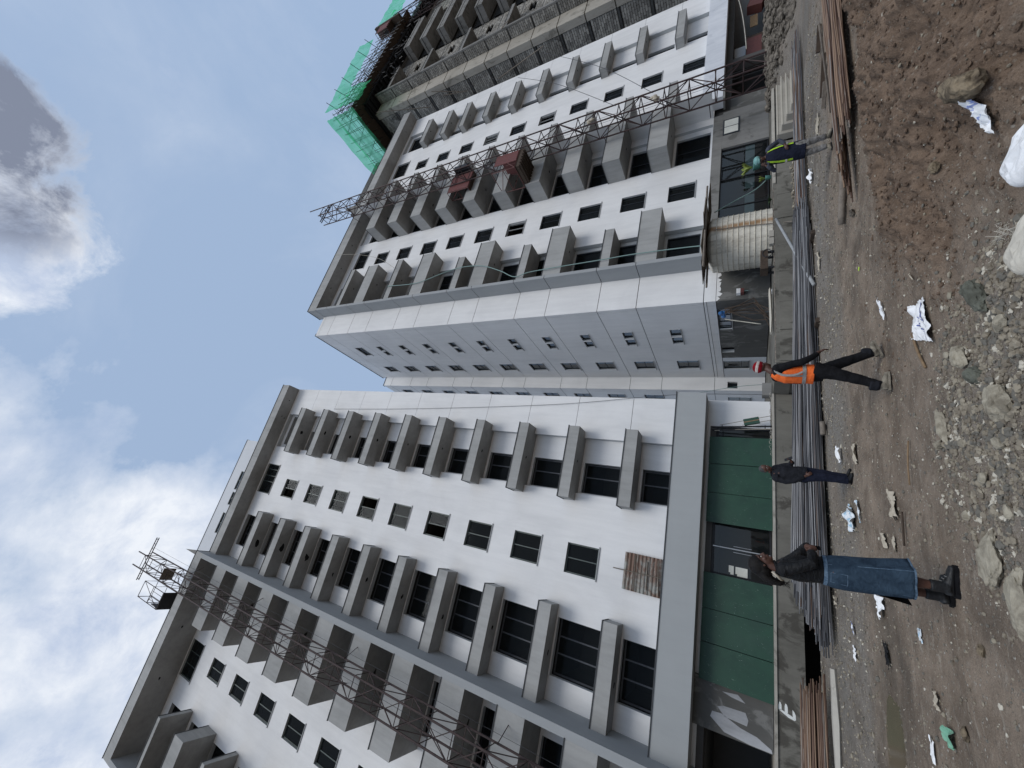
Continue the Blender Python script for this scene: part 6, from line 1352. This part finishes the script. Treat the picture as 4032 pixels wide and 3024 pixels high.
# jacket
mb = MB(); limb(mb, [(-.03, 0, .965), (-.028, 0, .99), (-.04, 0, 1.08), (-.055, 0, 1.20), (-.08, 0, 1.31), (-.098, 0, 1.355), (-.095, 0, 1.395)], [(.150, .128), (.152, .130), (.150, .124), (.165, .130), (.155, .10), (.085, .075), (.066, .064)], .006, 18)
limb(mb, armR[:4] + [(.135, -.11, 1.080)], [.062, .056, .052, .046, .040], .004, 12); limb(mb, armL[:4] + [(.182, .07, 1.10)], [.062, .056, .052, .046, .040], .004, 12)
[mb.ell((-.082, q * .150, 1.325), (.085, .088, .072)) for q in (-1, 1)]
fuse('jacket', mb, .0085, 'leather_black', wo, 3, .011, (26, 22, 11), 3)
mb = MB(); mb.tube([(-.10 + .07 * math.cos(a), .068 * math.sin(a), 1.385 + .018 * math.cos(a)) for a in [i * math.pi / 8 for i in range(17)]], (.012), 6, 0, False); mb.build('collar', 'leather_black', wo, True)
mb = MB()
for i in range(5): mb.tube([(.19, .0 + i * .006, 1.06), (.20, .01, 1.045 - i * .012), (.17, .02 - i * .01, 1.02 - i * .006)], .008, 4)
mb.build('small_bag', 'cloth_black', wo)
# skirt: flared tube with hem, waistband, pocket, back slit flap
def ring(cx_, cy_, rx, ry, z, n=56): return [(cx_ + rx * math.cos(2 * math.pi * k / n), cy_ + ry * math.sin(2 * math.pi * k / n), z) for k in range(n)]
prof = [(-.022, .132, .158, .985), (-.022, .140, .166, .95), (-.022, .155, .178, .88), (-.018, .160, .182, .80), (-.010, .160, .180, .70), (.0, .161, .178, .60), (.012, .163, .178, .50), (.025, .165, .178, .42), (.035, .167, .178, .34), (.04, .168, .178, .295)]
mb = MB(); n = 56; rr_ = random.Random(4); fold = [0.017 * math.sin(k * 2 * math.pi / n * 5 + 1) + .004 * math.sin(k * 2 * math.pi / n * 11) for k in range(n)]
for (c, a, b, z) in prof:
    t = (.985 - z) / .7
    for k in range(n): an = 2 * math.pi * k / n; f = 1 + fold[k] * t * 6; mb.v.append((c + a * f * math.cos(an), b * f * math.sin(an), z))
for i in range(len(prof) - 1):
    for k in range(n): k2 = (k + 1) % n; mb.f.append((i * n + k, i * n + k2, (i + 1) * n + k2, (i + 1) * n + k)); mb.m.append(0)
sk = mb.build('skirt', 'denim', wo, True); md = sk.modifiers.new('s', 'SOLIDIFY'); md.thickness = .006; md.offset = -1
def band(parent, prof_, z0, z1, mat, name, g=.009, a0=0, a1=2 * math.pi, N=56):
    def at(z, an):
        for i in range(len(prof_) - 1):
            if prof_[i][3] >= z >= prof_[i + 1][3]:
                u = (prof_[i][3] - z) / (prof_[i][3] - prof_[i + 1][3]); c, a, b = [prof_[i][j] + (prof_[i + 1][j] - prof_[i][j]) * u for j in (0, 1, 2)]; break
        else: c, a, b = prof_[-1][:3] if z < .5 else prof_[0][:3]
        t = (.985 - z) / .7; k = (an / (2 * math.pi)) * 56 % 56; f = 1 + (0.017 * math.sin(k * 2 * math.pi / 56 * 5 + 1) + .004 * math.sin(k * 2 * math.pi / 56 * 11)) * t * 6
        return (c + (a + g) * f * math.cos(an), (b + g) * f * math.sin(an), z)
    q = MB(); m_ = max(3, int(N * (a1 - a0) / 6.283))
    for i in range(m_): x0 = a0 + (a1 - a0) * i / m_; x1 = a0 + (a1 - a0) * (i + 1) / m_; q.poly([at(z0, x0), at(z0, x1), at(z1, x1), at(z1, x0)])
    q.build(name, mat, parent, True)
band(sk, prof, .297, .312, 'denim_light', 'hem'); band(sk, prof, .955, .985, 'denim_light', 'waistband', .009)
band(sk, prof, .30, .95, 'denim_light', 'side_seam', .009, 5.18, 5.215); band(sk, prof, .30, .95, 'denim_light', 'side_seam', .009, 3.9, 3.92)
for (z0, z1, a0, a1) in ((.80, .805, 4.05, 4.7), (.93, .935, 4.05, 4.7), (.80, .935, 4.05, 4.075), (.80, .935, 4.68, 4.705)): band(sk, prof, z0, z1, 'denim_light', 'pocket_stitch', .009, a0, a1)
mb = MB(); P = [(-.145, .02, .66), (-.155, .06, .48), (-.17, .10, .34), (-.20, .13, .27), (-.13, .16, .30), (-.10, .12, .50)]; mb.poly(P); mb.poly([(-.145, -.04, .62), (-.17, .0, .45), (-.20, .13, .27), (-.17, .10, .34), (-.155, .06, .48), (-.145, .02, .66)]); mb.build('slit_flap', 'cloth_black', wo)
for (ax, ay, dd) in ((.035, -.075, (1, -.10)), (-.055, .07, (.75, .25))):
    b = MB(); g, f = boot(b, (ax, ay, .10), dd, .26, .09, .052); bo = fuse('boot', b, .008, 'boot_black', wo, 2, .003); sole(bo, g, f, .26, 'cloth_black', .032)
    q = MB()
    for i in range(4): p = g + f * (.055 + .022 * i) + Vector((0, 0, .10 - .018 * i)); s = Vector((-f.y, f.x, 0)); q.tube([p - s * .028, p + Vector((0, 0, .004)), p + s * .028], .003, 4)
    q.build('laces', 'reflective', bo)

# ---- man in orange vest, walking to the right, knitted red and white hat
ox, oy = 3.32, 6.86
om = thing('person', 'man in an orange safety vest and knitted red and white hat striding to the right', 'person', (ox, oy, gz(ox, oy) + 0.01), CH + R(22))
mb = MB(); T, M = head(mb, (.015, .02, 1.485), R(25), R(12), 0, .93)
limb(mb, [(-.09, 0, 1.34), (-.06, .0, 1.39), (-.02, .01, 1.43)], [.058, .05, .052])
limb(mb, [(-.11, 0, .78), (-.11, 0, .92), (-.115, 0, 1.05), (-.115, 0, 1.20), (-.105, 0, 1.32), (-.085, 0, 1.37)], [(.15, .11), (.14, .105), (.15, .115), (.17, .12), (.16, .085), (.07, .06)], 0, 14)
aR = [(-.10, -.17, 1.29), (-.055, -.215, 1.13), (-.02, -.225, .99), (.06, -.215, .87), (.155, -.20, .775)]; aL = [(-.10, .17, 1.29), (-.14, .20, 1.12), (-.15, .20, .99), (-.10, .20, .87), (-.04, .19, .79)]
limb(mb, aR, [.052, .045, .04, .035, .026]); limb(mb, aL, [.052, .045, .04, .035, .026])
hand(mb, (.15, -.20, .78), (.55, .1, -.75), (.6, -.4, .4), .95, .75); hand(mb, (-.045, .19, .79), (.5, 0, -.8), (.6, .4, .4), .95, .8, -1)
lR = [(-.09, -.085, .84), (-.14, -.09, .64), (-.205, -.085, .44), (-.27, -.085, .26), (-.335, -.085, .10)]; lL = [(-.08, .085, .84), (.0, .09, .66), (.10, .085, .48), (.18, .085, .29), (.255, .085, .125)]
limb(mb, lR, [.10, .08, .058, .05, .038], 0, 12); limb(mb, lL, [.10, .08, .058, .05, .038], 0, 12)
fuse('body', mb, .0085, 'skin_dark', om, 2); face_bits(om, T, M, .93)
mb = MB(); mb.ell(T(-.015, 0, .062), (.108, .092, .085), 0, M, 18, 12); fuse('knitted_hat', mb, .008, 'wool_red', om, 1, .006, (70, 70, 20))
mb = MB(); NN = 30
for (z, r) in ((.052, 1.0), (.072, 1.04), (.095, .99)):
    for k in range(NN): a = 2 * math.pi * k / NN; mb.v.append(tuple(T(-.017 + .113 * r * math.cos(a), .097 * r * math.sin(a), z)))
for i in range(2):
    for k in range(NN): k2 = (k + 1) % NN; mb.f.append((i * NN + k, i * NN + k2, (i + 1) * NN + k2, (i + 1) * NN + k)); mb.m.append(0)
mb.build('hat_band', 'wool_white', om, True)
mb = MB()
for i in range(40): a = random.uniform(0, 6.28); d = Vector((math.cos(a), math.sin(a), random.uniform(-.3, 1))).normalized(); c = T(-.095, -.02, .10); mb.tube([c, c + d * .035], .003, 3)
mb.build('hat_bobble', 'wool_red', om)
mb = MB(); limb(mb, [(-.11, 0, .74), (-.11, 0, .92), (-.115, 0, 1.05), (-.115, 0, 1.20), (-.105, 0, 1.31), (-.085, 0, 1.365)], [(.15, .115), (.15, .112), (.158, .12), (.175, .125), (.165, .09), (.08, .07)], .0, 16)
limb(mb, aR[:-1] + [(.125, -.205, .80)], [.066, .058, .054, .046, .038], 0, 12); limb(mb, aL[:-1] + [(-.06, .195, .81)], [.066, .058, .054, .046, .038], 0, 12)
[mb.ell((-.10, q * .155, 1.30), (.082, .085, .072)) for q in (-1, 1)]
fuse('sweater', mb, .009, 'cloth_black', om, 2, .007, (20, 20, 9), 5)
mb = MB(); limb(mb, lR, [.125, .098, .078, .068, .062], 0, 14); limb(mb, lL, [.125, .098, .078, .068, .062], 0, 14); limb(mb, [(-.10, 0, .72), (-.10, 0, .80), (-.11, 0, .90)], [(.165, .125), (.165, .125), (.155, .12)], 0, 14)
fuse('trousers', mb, .010, 'cloth_black', om, 2, .010, (14, 14, 8), 8)
mb = MB(); vp = [(-.125, 0, .835), (-.12, 0, .95), (-.12, 0, 1.06), (-.12, 0, 1.19), (-.108, 0, 1.30), (-.09, 0, 1.36)]; vr = [(.178, .145), (.174, .140), (.176, .138), (.180, .138), (.150, .105), (.075, .075)]
limb(mb, vp, vr, .002, 20); ve = fuse('safety_vest', mb, .009, 'vest_orange', om, 2, .010, (16, 16, 6), 2)
def vband(z0, z1, mat, a0=0.0, a1=6.2832, N=40, g=.012):
    q = MB()
    def at(z, a):
        for i in range(len(vp) - 1):
            if vp[i][2] <= z <= vp[i + 1][2]:
                u = (z - vp[i][2]) / (vp[i + 1][2] - vp[i][2]); w = vr[i][0] + (vr[i + 1][0] - vr[i][0]) * u; d = vr[i][1] + (vr[i + 1][1] - vr[i][1]) * u; c = vp[i][0] + (vp[i + 1][0] - vp[i][0]) * u
                return (c + (d + g) * math.cos(a), (w + g) * math.sin(a), z)
    zs = np.linspace(z0, z1, 5)
    for i in range(N):
        x0 = a0 + (a1 - a0) * i / N; x1 = a0 + (a1 - a0) * (i + 1) / N
        for j in range(4): q.poly([at(zs[j], x0), at(zs[j], x1), at(zs[j + 1], x1), at(zs[j + 1], x0)])
    q.build('reflective_strip', mat, ve, True)
vband(.94, .985, 'reflective'); vband(.985, 1.26, 'reflective', 3.95, 4.12, 3); vband(.985, 1.26, 'reflective', 5.3, 5.45, 3)
mb = MB()
mb.tube([(-.115 + .115 * math.cos(a), -.205 + .012 * math.sin(a), 1.15 + .19 * math.sin(a)) for a in [0.9 + i * .36 for i in range(10)]], (.008, .018), 5); mb.build('armhole_trim', 'reflective', ve)
for (ank, d, pt, m_) in ((lR[-1], (.95, -.1), 0, 0), (lL[-1], (1, .05), .30, 1)):
    b = MB(); g, f = boot(b, ank, d, .25, .06, .052, 0, pt); bo = fuse('boot', b, .009, 'boot_dusty', om, 2, .004); sole(bo, g, f, .25, 'boot_dusty', .022)
    b = MB(); b.tube([Vector(ank) + Vector((0, 0, .12)), Vector(ank) + Vector((0, 0, .045)), Vector(ank) + Vector((0, 0, .01))], [.070, .074, .066], 10); fuse('trouser_cuff', b, .009, 'cloth_charcoal', om, 2, .012)

# ---- dark-suited grey-haired man with phone
dx, dy = 2.36, 9.82
dm = thing('person', 'grey-haired man in a dark jacket and navy trousers looking down at a phone', 'person', (dx, dy, gz(dx, dy) + .005), CH + R(-28)); dm.scale = (.885, .885, .885)
mb = MB(); T, M = head(mb, (.055, 0, 1.565), R(-12), R(16), 0, 1.0)
limb(mb, [(-.05, 0, 1.40), (-.02, 0, 1.45), (.01, 0, 1.50)], [.06, .053, .055])
limb(mb, [(-.02, 0, .88), (-.02, 0, 1.0), (-.03, 0, 1.15), (-.045, 0, 1.30), (-.05, 0, 1.40), (-.05, 0, 1.44)], [(.155, .12), (.15, .12), (.16, .12), (.175, .12), (.15, .08), (.07, .06)], 0, 14)
aR = [(-.06, -.185, 1.365), (-.075, -.225, 1.18), (-.03, -.235, 1.03), (.04, -.20, .91), (.095, -.165, .80)]; aL = [(-.05, .185, 1.365), (.0, .22, 1.2), (.06, .22, 1.08), (.16, .17, 1.06), (.245, .11, 1.06)]
limb(mb, aR, [.052, .046, .042, .035, .027]); limb(mb, aL, [.052, .046, .042, .035, .027]); hand(mb, (.09, -.165, .81), (.55, .25, -.7), (.5, -.7, .3), 1.0, .8); hand(mb, (.24, .11, 1.06), (.75, -.2, .35), (-.2, .5, -.7), 1.0, .8, -1)
lR = [(-.01, -.09, .88), (.02, -.095, .68), (.04, -.09, .48), (.03, -.09, .28), (.015, -.09, .09)]; lL = [(-.01, .09, .88), (.0, .095, .68), (.0, .09, .48), (-.02, .09, .28), (-.05, .09, .09)]
limb(mb, lR, [.10, .08, .06, .05, .038]); limb(mb, lL, [.10, .08, .06, .05, .038])
fuse('body', mb, .009, 'skin_brown', dm, 2); face_bits(dm, T, M)
mb = MB(); mb.ell(T(-.030, 0, .055), (.096, .082, .080), 0, M, 14, 10); mb.ell(T(-.055, 0, .005), (.058, .080, .060), 0, M, 12, 8); fuse('hair', mb, .009, 'hair_grey', dm, 1, .005, (60, 60, 30))
mb = MB(); limb(mb, [(-.02, 0, .78), (-.015, 0, .92), (-.02, 0, 1.05), (-.035, 0, 1.20), (-.05, 0, 1.35), (-.05, 0, 1.44)], [(.20, .175), (.195, .165), (.19, .15), (.195, .145), (.17, .11), (.08, .075)], 0, 16)
limb(mb, aR[:4] + [(.075, -.18, .845)], [.078, .070, .064, .056, .048], 0, 12); limb(mb, aL[:4] + [(.21, .13, 1.06)], [.078, .070, .064, .056, .048], 0, 12); [mb.ell((-.055, q * .165, 1.365), (.095, .098, .085)) for q in (-1, 1)]; mb.ell((-.05, 0, 1.42), (.09, .11, .05))
fuse('jacket', mb, .011, 'cloth_charcoal', dm, 2, .014, (14, 14, 7), 4)
mb = MB(); mb.tube([(-.05 + .075 * math.cos(a), .075 * math.sin(a), 1.455 + .01 * math.cos(a)) for a in [i * math.pi / 6 for i in range(13)]], .018, 6, 0, False); mb.build('collar', 'cloth_black', dm, True)
mb = MB(); limb(mb, lR[:-1] + [(.015, -.09, .06)], [.125, .10, .088, .080, .080], 0, 14); limb(mb, lL[:-1] + [(-.045, .09, .06)], [.125, .10, .088, .080, .080], 0, 14); fuse('trousers', mb, .011, 'cloth_navy', dm, 2, .012, (12, 12, 8), 6)
for (ank, d) in (((.015, -.09, .09), (1, -.1)), ((-.05, .09, .09), (1, .2))):
    b = MB(); g, f = boot(b, ank, d, .27, .0, .045); bo = fuse('shoe', b, .010, 'boot_black', dm, 2); sole(bo, g, f, .27, 'cloth_black', .018)
ph_ = MB(); ph_.box(-.006, .006, -.035, .035, -.075, .075); o = ph_.build('phone', 'black_steel', None, False, dm.matrix_basis @ Vector((.33, .085, 1.13))); o.rotation_euler = (0, R(-35), CH + R(-28)); tag(o, 'black phone held up by the dark-suited man', 'phone')

# ---- man with yellow vest and helmet, hand at his ear
vx, vy = 10.42, 8.98
vm = thing('person', 'man in green helmet and open yellow vest holding a hand to his ear', 'person', (vx, vy, gz(vx, vy) + .01), CH + R(-90) + R(-18))
mb = MB(); T, M = head(mb, (.03, -.02, 1.485), R(-20), R(10), 0, .95)
limb(mb, [(-.01, 0, 1.33), (.0, -.005, 1.39), (.01, -.01, 1.43)], [.06, .052, .054])
limb(mb, [(0, 0, .80), (0, 0, .95), (0, 0, 1.08), (0, 0, 1.22), (-.005, 0, 1.33), (-.005, 0, 1.37)], [(.16, .12), (.15, .115), (.16, .12), (.18, .12), (.165, .085), (.07, .06)], 0, 14)
aL = [(0, .19, 1.30), (-.01, .265, 1.20), (-.01, .325, 1.07), (.08, .26, 1.0), (.15, .17, .955)]; aR = [(0, -.19, 1.30), (-.01, -.28, 1.22), (.02, -.35, 1.16), (.09, -.28, 1.26), (.09, -.19, 1.36)]
limb(mb, aL, [.052, .046, .042, .036, .027]); limb(mb, aR, [.052, .046, .042, .036, .027]); hand(mb, (.145, .175, .96), (.35, -.75, -.35), (.8, .3, .3), 1.0, .55); hand(mb, (.09, -.19, 1.36), (0, .45, .8), (.8, -.5, .2), 1.0, .9, -1)
lR = [(0, -.09, .84), (.03, -.10, .64), (.02, -.10, .46), (-.02, -.08, .28), (-.03, -.05, .10)]; lL = [(0, .09, .84), (.05, .10, .66), (.06, .12, .48), (-.02, .15, .30), (-.06, .17, .12)]
limb(mb, lR, [.10, .082, .06, .05, .038]); limb(mb, lL, [.10, .082, .06, .05, .038]); fuse('body', mb, .010, 'skin_dark', vm, 2); face_bits(vm, T, M, .95)
mb = MB(); mb.ell(T(-.010, 0, .075), (.125, .105, .085), 0, M, 18, 10); mb.ell(T(.04, 0, .045), (.11, .085, .014), 0, M, 14, 6); fuse('helmet', mb, .009, 'helmet_green', vm, 1)
mb = MB(); limb(mb, [(0, 0, .52), (0, 0, .72), (0, 0, .92), (0, 0, 1.06), (0, 0, 1.20), (-.005, 0, 1.31), (-.005, 0, 1.37)], [(.225, .17), (.225, .165), (.215, .155), (.215, .15), (.205, .14), (.175, .10), (.075, .07)], 0, 16); fuse('shirt', mb, .011, 'cloth_navy', vm, 2, .012, (12, 12, 7), 9)
mb = MB(); limb(mb, aL[:4] + [(.13, .195, .965)], [.072, .064, .06, .05, .042], 0, 12); limb(mb, aR[:4] + [(.09, -.205, 1.33)], [.072, .064, .06, .05, .042], 0, 12); [mb.ell((0, q * .165, 1.30), (.088, .092, .075)) for q in (-1, 1)]
fuse('sleeves', mb, .010, 'cloth_slate', vm, 2, .010, (18, 18, 12), 3)
for s in (-1, 1):
    mb = MB(); pts = [(.135, s * .165, .78), (.135, s * .165, .95), (.13, s * .155, 1.08), (.13, s * .135, 1.20), (.09, s * .105, 1.33)]
    for i in range(4):
        a, b = Vector(pts[i]), Vector(pts[i + 1]); q = Vector((-.045, s * .035, 0)); mb.poly([a, a + q, b + q, b]); mb.poly([a + q, a + q + Vector((-.12, s * .01, 0)), b + q + Vector((-.12, s * .01, 0)), b + q])
    v_ = mb.build('vest_front', 'vest_yellow', vm, True); q = MB(); a = Vector((.162, s * .112, .90)); q.box(.08, .145, min(s * .16, s * .228), max(s * .16, s * .228), .90, .94); q.build('reflective_strip', 'reflective', v_)
mb = MB(); limb(mb, lR, [.12, .10, .085, .075, .07], 0, 12); limb(mb, lL, [.12, .10, .085, .075, .07], 0, 12); fuse('trousers', mb, .011, 'camo_grey', vm, 2, .014, (14, 14, 8), 12)
for (ank, d) in (((-.03, -.05, .09), (.8, -.6)), ((-.06, .17, .10), (.8, .5))):
    b = MB(); g, f = boot(b, ank, d, .26, .10, .055); bo = fuse('boot', b, .011, 'boot_dusty', vm, 2, .004); sole(bo, g, f, .26, 'boot_black', .022)
